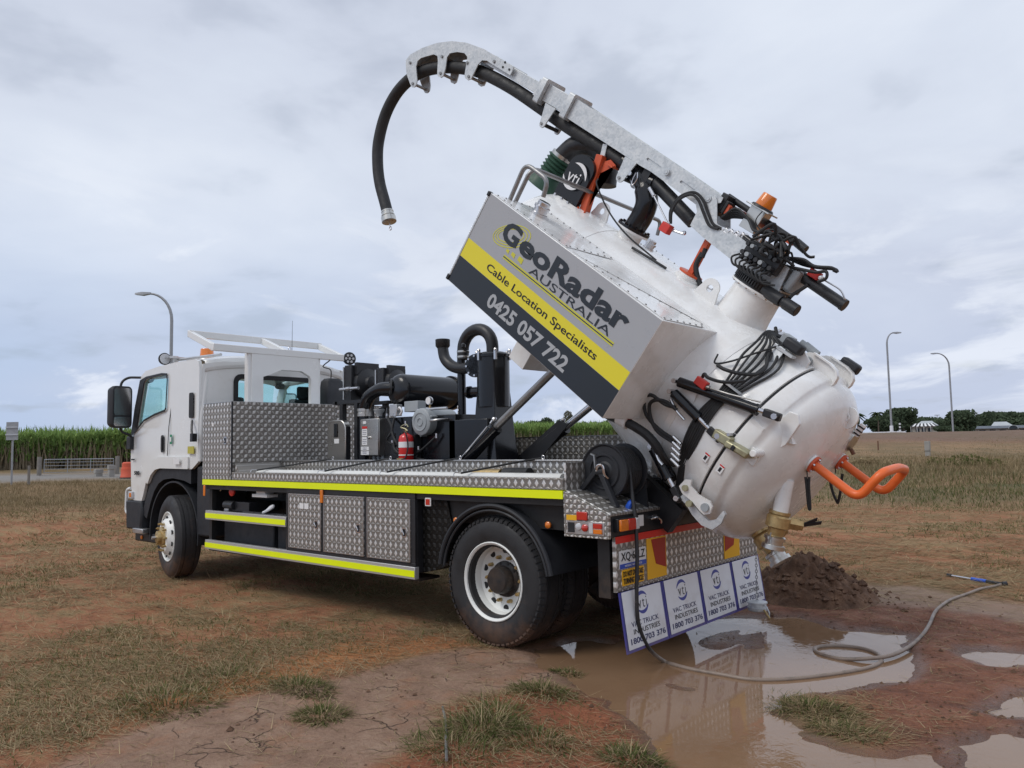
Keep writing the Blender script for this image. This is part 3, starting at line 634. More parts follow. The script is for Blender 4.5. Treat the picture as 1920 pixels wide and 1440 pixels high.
# dirt heap
n_ = 110; u = np.linspace(-1.25, 1.25, n_); U, V_ = np.meshgrid(u, u, indexing='ij'); rd = np.hypot(U, V_)
hx = 1.22 + U * 0.66; hy = 3.42 + V_ * 0.60
prof = np.clip(1 - (rd * (1 + 0.22 * (fbm(U * 3 + 9, V_ * 3, 1, 3, 3) - 0.5))) ** 1.15, 0, 1); prof = np.where(rd < 0.32, np.minimum(prof, 0.80 + 0.1 * (1 - rd)), prof)
lump = np.abs(fbm(hx, hy, 6, 4, 40) - 0.5) * 2; lump2 = fbm(hx, hy, 20, 3, 44)
hz = 0.37 * prof * (0.75 + 0.45 * (1 - lump)) + 0.13 * (lump2 - 0.4) * sstep(prof * 4) + 0.06 * sstep(prof * 5) * (fbm(hx, hy, 3, 3, 99) - 0.3)
skirt = sstep((1.25 - rd) / 0.3); hz = 0.012 + hz * skirt - 0.05 * (1 - skirt)
idx = np.arange(n_ * n_).reshape(n_, n_); qd = np.stack([idx[:-1, :-1], idx[1:, :-1], idx[1:, 1:], idx[:-1, 1:]], -1).reshape(-1, 4)
m = bpy.data.materials.new('heap_soil'); m.use_nodes = True; t = NT(m.node_tree); b = t.n['Principled BSDF']; geo = t.add('ShaderNodeNewGeometry'); nz = t.noise(geo.outputs['Position'], 5, 6, 0.7)
t.set(b, 'Base Color', t.ramp(nz, [(0.3, (0.075, 0.038, 0.021)), (0.52, (0.15, 0.079, 0.045)), (0.72, (0.27, 0.155, 0.09))])); b.inputs['Roughness'].default_value = 0.85
t.set(b, 'Normal', t.bump(t.noise(geo.outputs['Position'], 35, 6, 0.75), 0.02, 1.0)); MATS['heap_soil'] = m
heap = big_mesh('dirt_heap', np.stack([hx.ravel(), hy.ravel(), hz.ravel()], 1), qd, ['heap_soil'], smooth=True); tag(heap, 'heap of freshly dumped dark wet soil behind the rear of the truck', 'dirt heap')
g = G()
for i in range(420):
    a = random.uniform(0, 6.28); q = abs(random.gauss(0.75, 0.38)) + 0.15; px_, py_ = 1.22 + 0.62 * q * math.cos(a), 3.42 + 0.56 * q * math.sin(a); s_ = random.uniform(0.008, 0.032) * (1.3 if q < 1 else 1)
    ui = int(np.clip((q * math.cos(a) * 0.62 / 0.66 + 1.25) / 2.5 * (n_ - 1), 0, n_ - 1)); vi = int(np.clip((q * math.sin(a) * 0.56 / 0.6 + 1.25) / 2.5 * (n_ - 1), 0, n_ - 1))
    zz = max(hz[ui, vi], 0.0) + s_ * 0.3; vs = []; ph = [random.uniform(0.7, 1.3) for _ in range(6)]
    vs = [(px_ + s_ * ph[0], py_, zz), (px_, py_ + s_ * ph[1], zz), (px_ - s_ * ph[2], py_, zz), (px_, py_ - s_ * ph[3], zz), (px_, py_, zz + s_ * 0.8 * ph[4]), (px_, py_, zz - s_)]
    g.add(vs, [(0, 1, 4), (1, 2, 4), (2, 3, 4), (3, 0, 4), (1, 0, 5), (2, 1, 5), (3, 2, 5), (0, 3, 5)])
build('soil_clods', g, 'heap_soil', parent=heap, smooth=0, kind='stuff')
# scattered soil crumbs on the wet ground
g = G(); xs_, ys_, rs_ = scatter(5200, 3.0, 13, -62, -4, 1.0); zs_ = terrain(xs_, ys_)
pw, mw, ow, rw, ww_, _p = fields(xs_, ys_)
for i in range(len(xs_)):
    if pw[i] < -0.02 and zs_[i] < ZW: continue
    if random.random() > 0.18 + 0.8 * ww_[i] + 0.4 * rw[i]: continue
    s_ = random.uniform(0.003, 0.011) * (1 + 1.2 * (random.random() < 0.06)); X, Y, Z = xs_[i], ys_[i], zs_[i] + s_ * 0.2; ph = [random.uniform(0.6, 1.4) for _ in range(5)]
    g.add([(X + s_ * ph[0], Y, Z), (X, Y + s_ * ph[1], Z), (X - s_ * ph[2], Y, Z), (X, Y - s_ * ph[3], Z), (X, Y, Z + s_ * 0.8 * ph[4])], [(0, 1, 4), (1, 2, 4), (2, 3, 4), (3, 0, 4)])
tag(build('soil_crumbs', g, 'heap_soil', smooth=0, kind='stuff'), 'loose crumbs of wet red soil scattered over the ground', 'soil crumbs')
# ------------------------------------------------------------------ things in the distance
RV = Vector((0.752, 0.659, 0)); RV.normalize()
def street_lamp(x, y, top, arm, d, label, r=0.09):
    z = gz(x, y); h = top - z; a = Vector(d).normalized()
    root = empty('street_lamp', (x, y, z), label, 'street lamp', 'tall street lamps along the road')
    g = G(); zc = top - 1.2 * arm ** 0.5; pts = [Vector((x, y, z - 0.2)), Vector((x, y, z + h * 0.5)), Vector((x, y, zc))]
    for k in range(1, 9):
        t = math.radians(90 * k / 8); pts.append(Vector((x, y, zc)) + a * (arm * 0.8 * (1 - math.cos(t))) + Vector((0, 0, (top - zc) * math.sin(t))))
    n = len(pts); g.tube(pts, [r * (1 - 0.5 * i / n) for i in range(n)], 8); build('pole', g, 'galv_post', root)
    e = pts[-1]; g = G(); b = Vector((-a.y, a.x, 0))
    q = lambda s, t, zz: e + a * s + b * t + Vector((0, 0, zz))
    g.loft([[q(-0.1, -.07, -.04), q(-0.1, .07, -.04), q(-0.1, .07, .06), q(-0.1, -.07, .06)], [q(0.35, -.16, -.10), q(0.35, .16, -.10), q(0.35, .14, .08), q(0.35, -.14, .08)], [q(0.75, -.12, -.05), q(0.75, .12, -.05), q(0.75, .08, .04), q(0.75, -.08, .04)]])
    build('lamp_head', g, 'galv_post', root); return root
street_lamp(-38.24, 15.45, 10.35, 1.6, (-.75, -.66, 0), 'street lamp behind the truck cab, its arm pointing left', 0.10)
street_lamp(-18.4, 78.39, 12.0, 0.9, (.75, .66, 0), 'nearer street lamp on the embankment with a pale painted foot', 0.10)
street_lamp(-18.56, 105.08, 12.0, 1.8, (-.75, -.66, 0), 'farther street lamp on the embankment, its arm pointing left', 0.11)
g = G(); z = gz(-18.4, 78.39); g.cyl((-18.4, 78.39, z - .2), (-18.4, 78.39, z + 0.75), 0.17, n=12); o = build('painted_foot', g, 'sign_white', bpy.data.objects['street_lamp.001'])
# road sign seen from behind (left)
sx, sy = -24.52, 3.85; sz = gz(sx, sy)
root = empty('road_sign', (sx, sy, sz), 'grey back of a small road sign on a post, far left', 'road sign')
g = G(); g.cyl((sx, sy, sz - .2), (sx, sy, 2.56), 0.03, n=8); build('post', g, 'galv_post', root)
g = G(); q = G(); c_ = Vector((sx, sy, 2.32)); f2 = Vector((-0.659, 0.752, 0))
for gg, ww, hh, dd in ((g, .19, .29, .02),): gg.loft([[c_ + RV * s1 * ww + Vector((0, 0, s2 * hh)) - f2 * (0.03 + k) for s1, s2 in ((-1, -1), (1, -1), (1, 1), (-1, 1))] for k in (0, dd)])
build('sign_panel', g, 'galv_post', root)
g = G(); [g.loft([[c_ + RV * s1 * .2 + Vector((0, 0, zz + s2 * .02)) - f2 * (0.055 + k) for s1, s2 in ((-1, -1), (1, -1), (1, 1), (-1, 1))] for k in (0, .02)]) for zz in (-.12, .12)]; build('bracket', g, 'aluminium', root)
for i, (a, b) in enumerate(((-23.9, 4.15), (-24.3, 3.4))):
    z = gz(a, b); g = G(); g.cyl((a, b, z - .1), (a, b, z + 0.62 - .15 * i), 0.045, 0.04, 8); tag(build('marker_post', g, 'weathered_timber'), ('low timber post just right of the grey road sign', 'low timber post just left of the grey road sign')[i], 'post')
# farm gate
A_, B_ = Vector((-28.97, 6.37, 0)), Vector((-28.31, 8.2, 0)); A_.z, B_.z = gz(A_.x, A_.y), gz(B_.x, B_.y)
A_, B_ = A_ + (A_ - B_) * 0.15, B_ + (B_ - A_) * 0.22
D_ = (B_ - A_); root = empty('farm_gate', A_, 'pale tubular farm gate between two timber posts before the cane', 'gate')
for p in (A_, B_):
    g = G(); g.cyl(p - Vector((0, 0, .2)), p + Vector((0, 0, 0.72)), 0.085, 0.08, 10); build('gate_post', g, 'weathered_timber', root)
ga, gb = A_ + D_ * 0.06, B_ - D_ * 0.05
for hz_ in (0.12, 0.25, 0.38, 0.51, 0.62):
    g = G(); g.tube([ga + Vector((0, 0, hz_)), gb + Vector((0, 0, hz_))], 0.012 if hz_ < .6 else 0.02, 6); build('rail', g, 'galv_post', root)
for k in (0, .33, .66, 1):
    g = G(); p = ga.lerp(gb, k); g.tube([p + Vector((0, 0, .1)), p + Vector((0, 0, .63))], 0.014, 6); build('stile', g, 'galv_post', root)
# orange barrel and small white meter box by the cab
bx, by = -25.24, 7.79; z = gz(bx, by); root = empty('traffic_barrel', (bx, by, z), 'orange plastic traffic barrel at the edge of the road', 'barrel')
g = G(); g.lathe((bx, by, z), (0, 0, 1), [(.26, 0), (.25, .1), (.235, .12), (.225, .38), (.2, .4), (.195, .56), (.15, .6), (0, .6)], 20); build('shell', g, 'barrel_plastic', root)
g = G(); g.lathe((bx, by, z), (0, 0, 1), [(.30, -.02), (.30, .04), (.26, .05)], 20); build('base_ring', g, 'rubber', root)
for i, (a, b, hh, w_) in enumerate(((-26.6, 7.75, .42, .1), (-27.0, 7.45, .28, .12))):
    z = gz(a, b); g = G(); g.box(a - .08, a + .08, b - w_, b + w_, z - .05, z + hh - .16); g.box(a - .1, a + .1, b - w_ * 1.2, b + w_ * 1.2, z + hh - .15, z + hh)
    tag(build('utility_box', g, 'concrete', bevel=.01), ('taller pale utility box beside the orange barrel', 'low pale utility box left of the orange barrel')[i], 'utility box')
# posts in the field
g = G(); z = gz(-8.24, 38.66); g.cyl((-8.24, 38.66, z - .2), (-8.24, 38.66, 1.42), .035, n=8); tag(build('steel_picket', g, 'rust'), 'thin dark picket standing in the brown field', 'post')
z = gz(-4.91, 34.36); root = empty('marker_cabinet', (-4.91, 34.36, z), 'narrow pale green service pillar standing in the field', 'service pillar')
g = G(); g.box(-5.0, -4.8, 34.3, 34.44, z - .2, z + .2); g.box(-4.99, -4.81, 34.31, 34.43, z + .2, z + .23); build('base', g, 'concrete', root, bevel=.01)
g = G(); g.box(-5.01, -4.79, 34.28, 34.46, z + .23, 1.40); build('cabinet', g, 'concrete', root, bevel=.015)
# kerb along the road edge on top of the bank, and a striped marker
g = G(); p0, p1 = Vector((-21.6, 76.4, 0)), Vector((-16.7, 76.75, 0))
for k in range(12):
    a, b = p0.lerp(p1, k / 12), p0.lerp(p1, (k + .97) / 12); za = max(gz(a.x, a.y), gz(b.x, b.y)); g.box(a.x, b.x, a.y - .1, a.y + .1, za - .2, za + .16)
build('kerb', g, 'sign_white', kind='structure')
root = empty('marker_pole', (-18.7, 82.45, 2.2), 'short black and white banded marker beside the nearer embankment lamp', 'marker pole')
for k in range(5):
    g = G(); g.cyl((-18.7, 82.45, 2.2 + k * .17), (-18.7, 82.45, 2.37 + k * .17), .09 if k % 2 == 0 else .05, n=8); build('band', g, 'sign_white' if k % 2 == 0 else 'ink_black', root)
K = 1.9
def far_pt(x, y, z, k=K): return Vector((4.28 + (x - 4.28) * k, -4.57 + (y + 4.57) * k, 1.6 + (z - 1.6) * k))
# striped awning building
def awning_house():
    L_, R_ = far_pt(-27.6, 121.4, 2.9), far_pt(-24.1, 122.3, 2.9); d = (R_ - L_); wd = d.length; u = d.normalized(); v = Vector((-u.y, u.x, 0)); base = 2.2
    ze = far_pt(0, 121, 3.12).z; zr = far_pt(0, 121, 3.55).z
    root = empty('cafe_pavilion', ((L_ + R_) / 2).to_tuple()[:2] + (base,), 'distant pavilion with a black and white striped hipped awning', 'pavilion')
    N_ = 13
    for k in range(N_):
        a, b = k / N_, (k + 1) / N_; top = lambda t: 0.14 + 0.72 * t
        P = lambda t, w_, z: L_ + u * wd * t + v * w_ + Vector((0, 0, z - L_.z))
        g = G(); g.loft([[P(a, 0, ze), P(b, 0, ze), P(b, 0, ze + .03), P(a, 0, ze + .03)], [P(top(a), 2.6, zr), P(top(b), 2.6, zr), P(top(b), 2.6, zr + .03), P(top(a), 2.6, zr + .03)]])
        build('awning_strip', g, 'ink_white' if k % 2 else 'ink_black', root, smooth=0)
    g = G(); P = lambda t, w_, z: L_ + u * wd * t + v * w_ + Vector((0, 0, z - L_.z))
    g.loft([[P(.08, .8, base - .5), P(.92, .8, base - .5), P(.92, 5, base - .5), P(.08, 5, base - .5)], [P(.08, .8, ze), P(.92, .8, ze), P(.92, 5, ze), P(.08, 5, ze)]]); build('wall', g, 'wall_paint', root, smooth=0)
    for k in (0.03, .25, .5, .75, .97):
        g = G(); g.cyl(P(k, .05, base - .4), P(k, .05, ze), .07, n=8); build('post', g, 'white_satin', root)
    for k in (.2, .42, .64):
        g = G(); g.loft([[P(k, .76, base + .6), P(k + .14, .76, base + .6), P(k + .14, .76, ze - .5), P(k, .76, ze - .5)], [P(k, .79, base + .6), P(k + .14, .79, base + .6), P(k + .14, .79, ze - .5), P(k, .79, ze - .5)]]); build('window', g, 'window_dark', root, smooth=0)
    L2, R2 = far_pt(-28.57, 129.47, 3.3), far_pt(-26.0, 130.2, 3.3); 
    root = empty('pale_house', ((L2 + R2) / 2).to_tuple()[:2] + (2.2,), 'pale roofed house just behind the striped pavilion', 'house'); u2 = (R2 - L2).normalized(); v2 = Vector((-u2.y, u2.x, 0)); w2 = (R2 - L2).length
    Q = lambda t, w_, z: L2 + u2 * w2 * t + v2 * w_ + Vector((0, 0, z - L2.z))
    g = G(); g.loft([[Q(0, 0, 1.8), Q(1, 0, 1.8), Q(1, 6, 1.8), Q(0, 6, 1.8)], [Q(0, 0, 4.9), Q(1, 0, 4.9), Q(1, 6, 4.9), Q(0, 6, 4.9)]]); build('wall', g, 'wall_paint', root, smooth=0)
    g = G(); g.loft([[Q(-.1, -.5, 4.85), Q(1.1, -.5, 4.85), Q(1.1, 6.5, 4.85), Q(-.1, 6.5, 4.85)], [Q(.25, 3, 6.3), Q(.8, 3, 6.3), Q(.8, 3.2, 6.3), Q(.25, 3.2, 6.3)]]); build('roof', g, 'roof_light', root, smooth=0)
awning_house()
def arcade():
    L_, R_ = far_pt(-23.44, 142.85, 2.5, 1.7), far_pt(-6.0, 145.6, 2.5, 1.7); u = (R_ - L_).normalized(); v = Vector((-u.y, u.x, 0)); wd = (R_ - L_).length; base = 2.2; ze = 3.55; 
    P = lambda s, w_, z: L_ + u * s + v * w_ + Vector((0, 0, z - L_.z))
    root = empty('shopping_arcade', P(wd / 2, 0, base), 'long low dark building with arched entrance roofs at far right', 'building')
    g = G(); g.loft([[P(0, 1, 1.6), P(wd, 1, 1.6), P(wd, 12, 1.6), P(0, 12, 1.6)], [P(0, 1, ze), P(wd, 1, ze), P(wd, 12, ze), P(0, 12, ze)]]); build('wall', g, 'wall_paint', root, smooth=0)
    g = G(); g.loft([[P(-1, 0, ze), P(wd + 1, 0, ze), P(wd + 1, 13, ze), P(-1, 13, ze)], [P(1, 4, ze + .75), P(wd - 1, 4, ze + .75), P(wd - 1, 9, ze + .75), P(1, 9, ze + .75)]]); build('roof', g, 'roof_dark', root, smooth=0)
    g = G(); g.loft([[P(4, 5, ze + .4), P(10, 5, ze + .4), P(10, 11, ze + .4), P(4, 11, ze + .4)], [P(5, 7.9, ze + 1.9), P(8, 7.9, ze + 1.9), P(8, 8.1, ze + 1.9), P(5, 8.1, ze + 1.9)]]); build('upper_roof', g, 'roof_light', root, smooth=0)
    for s in (9.5, 13.4, 16.0, 22.5):
        g = G(); pts = [P(s + 1.1 * math.cos(math.radians(t)), -.1, ze - .25 + 1.0 * math.sin(math.radians(t))) for t in range(0, 181, 15)]
        g.tube(pts, .07, 6); build('arch', g, 'roof_light', root)
        g = G(); r1 = [P(s + 1.05 * math.cos(math.radians(t)), 0, ze - .25 + .95 * math.sin(math.radians(t))) for t in range(0, 181, 15)]; r2 = [p + v * 3 for p in r1]; g.loft([r1, r2]); build('vault', g, 'window_dark', root)
    for s in np.arange(1.5, wd - 1, 2.4):
        g = G(); g.loft([[P(s, .95, 2.4), P(s + 1.4, .95, 2.4), P(s + 1.4, .95, 3.2), P(s, .95, 3.2)], [P(s, .98, 2.4), P(s + 1.4, .98, 2.4), P(s + 1.4, .98, 3.2), P(s, .98, 3.2)]]); build('window', g, 'window_dark', root, smooth=0)
arcade()
# cane-side shed
p = far_pt(-45.79, 70.22, 2.66, 1.5); root = empty('farm_shed', (p.x, p.y, 1.8), 'grey farm shed roof showing above the cane under the tank', 'shed')
g = G(); g.box(p.x - 2.6, p.x + 2.6, p.y - 1.5, p.y + 1.5, 1.5, p.z + 0.55); build('wall', g, 'wall_paint', root, smooth=0)
g = G(); g.prism([(p.y - 1.9, p.z + .5), (p.y + 1.9, p.z + .5), (p.y, p.z + .95)], 'x', p.x - 3, p.x + 3); build('roof', g, 'roof_light', root, smooth=0)

# ------------------------------------------------------------------ trees
def leaf_cloud(blobs, n, size, seed):
    r = np.random.default_rng(seed); w_ = np.array([b[3] * b[4] * b[5] for b in blobs]); k = r.choice(len(blobs), n, p=w_ / w_.sum()); B = np.array(blobs)[k]
    d = r.normal(size=(n, 3)); d /= np.linalg.norm(d, axis=1)[:, None]; q = 0.55 + 0.45 * r.random(n) ** 0.5; c = B[:, :3] + d * B[:, 3:6] * q[:, None]
    a = r.normal(size=(n, 3)); a /= np.linalg.norm(a, axis=1)[:, None]; b = np.cross(a, r.normal(size=(n, 3))); b /= np.linalg.norm(b, axis=1)[:, None]; s = size * (0.6 + 0.8 * r.random(n))[:, None]
    V = np.stack([c - a * s, c + b * s * .6, c + a * s, c - b * s * .6], 1).reshape(-1, 3); F = np.arange(n * 4).reshape(-1, 4)
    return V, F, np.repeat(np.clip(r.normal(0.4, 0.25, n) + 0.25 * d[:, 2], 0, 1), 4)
def tree(x, y, ztop, wdt, label, seed, mat='tree_leaf', name='tree', n=2600, squat=0.55, cat='tree', size=None):
    r = random.Random(seed); zb = 2.0 if y > 20 else gz(x, y); H = ztop - zb
    root = empty(name, (x, y, zb), label, cat, 'trees on the skyline')
    g = G(); th = H * (1 - squat) + H * .12; top = Vector((x + r.uniform(-.2, .2), y, zb + th)); g.tube([(x, y, zb - .3), (x, y, zb + th * .5), top], [wdt * .05, wdt * .04, wdt * .03], 8)
    blobs = []
    for i in range(11):
        a = r.uniform(0, 6.28); q = r.uniform(.15, .72) * wdt / 2; zz = zb + H * r.uniform(1 - squat * .85, .86); e = Vector((x + q * math.cos(a), y + q * math.sin(a), zz)); g.tube([top, top.lerp(e, .5) + Vector((0, 0, .15)), e], [wdt * .022, wdt * .015, wdt * .006], 5)
        s = wdt * r.uniform(.13, .24); blobs.append((e.x, e.y, e.z, s, s, min(s * r.uniform(.6, .95), ztop - e.z + .05)))
    blobs.append((x, y, ztop - H * squat * .42, wdt * .3, wdt * .3, H * squat * .42))
    build('trunk', g, 'bark', root)
    V, F, tn = leaf_cloud(blobs, n, size or wdt * .035, seed); c = V.mean(0); o = big_mesh('crown', V - c, F, [mat], dict(tint=tn)); o.parent = root; o.location = Vector(c) - W[root.name]; W[o.name] = Vector(c)
def palm(x, y, ztop, label, seed, s=1.0):
    r = random.Random(seed); zb = 2.0; root = empty('palm_tree', (x, y, zb), label, 'palm tree', 'palms on the skyline')
    g = G(); hd = Vector((x + r.uniform(-.3, .3), y, ztop - 1.2 * s)); g.tube([(x, y, zb - .3), (x + .1, y, zb + (ztop - zb) * .5), hd], [.2 * s, .15 * s, .12 * s], 8); build('trunk', g, 'bark', root)
    for i in range(17):
        a = r.uniform(0, 6.28); L = s * r.uniform(1.5, 2.1); up = r.uniform(-.25, 1.0); d = Vector((math.cos(a), math.sin(a), 0)); g = G(); pr = None
        pts = [hd + d * L * t + Vector((0, 0, L * (up * t - 1.0 * t * t))) for t in np.linspace(0, 1, 6)]; sd_ = Vector((-d.y, d.x, 0)); vs = []
        for j, p in enumerate(pts): ww = s * .3 * math.sin(math.pi * (.12 + .85 * j / 5)); vs += [p + sd_ * ww - Vector((0, 0, ww * .7)), p, p - sd_ * ww - Vector((0, 0, ww * .7))]
        g.add(vs, [(3 * j, 3 * j + 1, 3 * j + 4, 3 * j + 3) for j in range(5)] + [(3 * j + 1, 3 * j + 2, 3 * j + 5, 3 * j + 4) for j in range(5)]); build('frond', g, 'palm_leaf', root, smooth=0)
TL = [((-30.05, 115.63, 4.7), 4.6, 'dense dark tree beside the palm, right of the tank door', .8), ((-29.86, 126.05, 6.09), 5.4, 'tall broad tree behind the nearer embankment lamp', .7), ((-32.6, 124.0, 5.0), 3.4, 'low dark tree between the palm and the broad lampside tree', .8),
      ((-29.05, 136.55, 4.72), 6.2, 'low spreading tree behind the striped pavilion', .8), ((-25.75, 132.18, 4.29), 4.0, 'low dark tree right of the striped pavilion', .85), ((-20.83, 120.95, 5.27), 4.7, 'rounded bright dark green tree behind the farther lamp', .85),
      ((-24.58, 157.89, 5.62), 3.4, 'thin airy tree right of the rounded tree', .6), ((-22.38, 163.33, 5.82), 5.8, 'wide pale tree above the arcade roof', .7), ((-19.26, 161.78, 5.57), 5.4, 'tree above the arcade near the right edge', .75), ((-17.0, 163.5, 5.5), 5.4, 'rightmost tree above the arcade', .75),
      ((-20.9, 112.76, 2.95), 2.4, 'small round shrub in front of the rounded tree', .9)]
for i, (p, wd, lb, sq) in enumerate(TL):
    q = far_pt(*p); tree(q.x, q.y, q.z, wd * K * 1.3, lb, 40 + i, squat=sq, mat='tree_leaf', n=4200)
TM = [((-91.33, 111.01, 6.01), 6.4, 'long low dark tree at the left of the clump under the tank', .85, 'tree_leaf'), ((-89.0, 112.44, 6.6), 4.4, 'domed dark tree in the clump beyond the cane', .8, 'tree_leaf'), ((-85.7, 113.89, 6.35), 4.6, 'dark tree against the tall greyish one', .8, 'tree_leaf'), ((-80.07, 107.17, 7.5), 3.5, 'tall greyish feathery tree above the others beyond the cane', .85, 'tree_leaf_pale'), ((-77.81, 108.84, 5.5), 2.6, 'small tree right of the tall greyish one', .8, 'tree_leaf'), ((-74.0, 111.01, 5.55), 4.4, 'dark tree half hidden behind the rear corner of the tank box', .85, 'tree_leaf')]
for i, (p, wd, lb, sq, mt) in enumerate(TM):
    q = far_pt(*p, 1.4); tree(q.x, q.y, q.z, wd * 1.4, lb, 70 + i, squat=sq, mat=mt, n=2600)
V, F, tn = leaf_cloud([(-52 + 5.2 * i_, 292 + 2 * math.sin(i_ * 2.1), 4.6 + 1.3 * math.sin(i_ * 1.7), 4.6, 3, 3.4 + .9 * math.sin(i_ * 2.9)) for i_ in range(14)], 9000, .55, 777); tag(big_mesh('far_treeline', V, F, ['tree_leaf'], dict(tint=tn)), 'far continuous line of woodland along the right skyline', 'woodland', kind='stuff')
q = far_pt(-31.44, 109.99, 5.4); palm(q.x, q.y, q.z + .5, 'palm tree standing just right of the tank door', 3, 1.5)
q = far_pt(-29.51, 112.66, 5.6); palm(q.x, q.y, q.z + .2, 'palm crown rising over the dense dark tree', 4, 1.1)
q = far_pt(-76.5, 109.78, 5.9, 1.4); palm(q.x, q.y, q.z, 'small palm beyond the cane under the tank', 5, 1.0)
q = far_pt(-157.9, 46.42, 6.9, 1.0); tree(q.x, q.y, q.z, 1.5, 'lone narrow dark tree rising above the cane at far left', 90, squat=.9, n=500, name='conifer')
q = far_pt(-33.2, 110.5, 4.0); tree(q.x, q.y, q.z, 2.6 * K, 'dark shrub at the foot of the palm beside the tank door', 95, squat=.9, n=1500, name='shrub', cat='shrub')
for i, (x, y, hh, ww) in enumerate(((-2.5, 29.8, .55, 1.9), (1.0, 31.5, .42, 1.8), (-6.0, 29.5, .3, 1.5))):
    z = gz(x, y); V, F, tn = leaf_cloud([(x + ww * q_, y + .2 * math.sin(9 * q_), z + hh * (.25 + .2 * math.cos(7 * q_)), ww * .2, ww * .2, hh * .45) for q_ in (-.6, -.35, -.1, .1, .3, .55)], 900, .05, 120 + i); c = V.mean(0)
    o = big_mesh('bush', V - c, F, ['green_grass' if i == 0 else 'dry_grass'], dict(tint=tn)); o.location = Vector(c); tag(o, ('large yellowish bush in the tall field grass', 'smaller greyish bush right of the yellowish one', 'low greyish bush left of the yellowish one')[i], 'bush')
# distant far pole
for (a, b, c_) in (((-28.47, 141.81, 5.13), 1.9, 'thin pole rising behind the striped pavilion'),):
    q = far_pt(*a, b); root = empty('light_pole', (q.x, q.y, 2.0), c_, 'pole'); g = G(); g.cyl((q.x, q.y, 1.8), (q.x, q.y, q.z), .1, n=6); build('pole', g, 'galv_post', root); g = G(); g.box(q.x - .7, q.x + .7, q.y - .2, q.y + .2, q.z, q.z + .2); build('floodlight', g, 'galv_post', root)
# ================================================================== THE VACUUM TRUCK
truck = empty('vacuum_truck', (-2.4, 1.22, 0), 'white vacuum excavation truck with its tank tipped up and suction boom raised over the cab', 'truck')
TR = truck
def part(name, g, mats, parent=None, **k): return build(name, g, mats, parent or TR, **k)
# ---------------- wheels
def wheel(cx, y0, side, front=False, label=None):
    """y0 = outer face of the tyre, side = +1 when the outer face looks to -y"""
    d = Vector((0, side, 0)); R_ = 0.515; R2 = .295; Wd = .29; o = Vector((cx, y0, R_))
    g = G(); dish = [(.29, .012), (.305, .0), (.312, .004), (.312, .012), (.288, .022), (.283, .06), (.27, .09), (.265, .13)] if not front else [(.29, .012), (.305, .0), (.312, .004), (.312, .012), (.288, .02), (.27, .03)]
    if front: prof = dish + [(.245, .02), (.22, -.02), (.19, -.045), (.13, -.05), (0.0, -.05)]
    else: prof = dish + [(.262, .15), (.235, .165), (.20, .168), (.12, .168), (.0, .168)]
    g.lathe(o, d, prof, 48, cap=False)
    wh = build('wheel', g, 'rim_white', TR, smooth=35, label=label, bevel=0)
    g = G(); n = 10; rr = .232 if not front else .222
    for k in range(n):
        a = 2 * math.pi * (k + .5) / n; c = o + Vector((math.cos(a) * rr, 0, math.sin(a) * rr)); dd = .1655 if not front else -.021
        if front: c = o + Vector((math.cos(a) * .232, 0, math.sin(a) * .232)); dd = -.004
        p = c + d * (dd - .004); g.cyl(p, p + d * .012, .027, n=14)
    build('hand_holes', g, 'rubber_seal', wh, kind='stuff')
    prof = [(.27, .03), (.315, .012), (.345, .0), (.40, -.008), (.455, .002), (.488, .02), (.505, .04)]
    ribs = []
    for a, b in ((.04, .075), (.088, .125), (.138, .165)) : ribs += [(.513, a), (.515, b), (.502, b + .003), (.502, b + .010)]
    full = prof + ribs; full += [(r, Wd - h) for r, h in full[::-1]]
    g = G(); g.lathe(o, d, full, 72, closed=True)
    if not front:
        for k in range(60):
            a = 2 * math.pi * k / 60
            for y1, y2 in ((.004, .05), (Wd - .05, Wd - .004)):
                M = Matrix.Translation(o) @ Matrix.Rotation(a, 4, 'Y'); g.add([(x_, side * y_, z_) for x_ in (-.017, .017) for y_ in (y1, y2) for z_ in (.478 if y_ in (.004, Wd - .004) else .50, .494 if y_ in (.004, Wd - .004) else .517)], [(0, 1, 3, 2), (4, 6, 7, 5), (0, 4, 5, 1), (2, 3, 7, 6), (0, 2, 6, 4), (1, 5, 7, 3)], M)
    build('tyre', g, 'tyre_rubber', wh, smooth=30)
    if front:
        g = G(); g.lathe(o, -d, [(.135, .045), (.13, .07), (.085, .085), (.08, .12), (.05, .13), (.0, .13)], 24); build('hub', g, 'brass', wh)
        nr, nd = .168, -.046
        g = G(); g.cyl(o - d * .05, o - d * .18, .02, n=12); build('axle_vent', g, 'aluminium', wh)
    else:
        g = G(); g.lathe(o + d * .168, -d, [(.145, 0), (.14, .02), (.11, .028), (.108, .10), (.095, .12), (.0, .122)], 32); 
        for k in range(10):
            a = 2 * math.pi * k / 10; c = o + d * .14 + Vector((math.cos(a) * .128, 0, math.sin(a) * .128)); g.cyl(c, c + d * .02, .012, n=6)
        build('hub', g, 'black_chassis', wh)
        nr, nd = .178, .166
    gn = G(); gn.cyl((0, 0, 0), (0, -side * .038, 0), .0165, .015, n=6); gn.cyl((0, -side * .03, 0), (0, -side * .05, 0), .009, n=6)
    c0 = None
    for k in range(10):
        a = 2 * math.pi * k / 10; c = o + d * nd + Vector((math.cos(a) * nr, 0, math.sin(a) * nr))
        if c0 is None:
            g2 = G(T(c.x, c.y, c.z)); g2.v = [tuple(Vector(v) + c) for v in gn.v]; g2.f = gn.f; g2.mi = gn.mi; c0 = build('wheel_nut', g2, 'brass', wh, smooth=30); cc = W[c0.name].copy(); off = cc - c
        else: inst(c0, c + off, wh)
    return wh
wheel(0.0, .05, 1, label='rear dual wheel with deep white rim and black hub'); wheel(0.0, .39, 1); wheel(0, 2.39, -1); wheel(0, 2.05, -1)
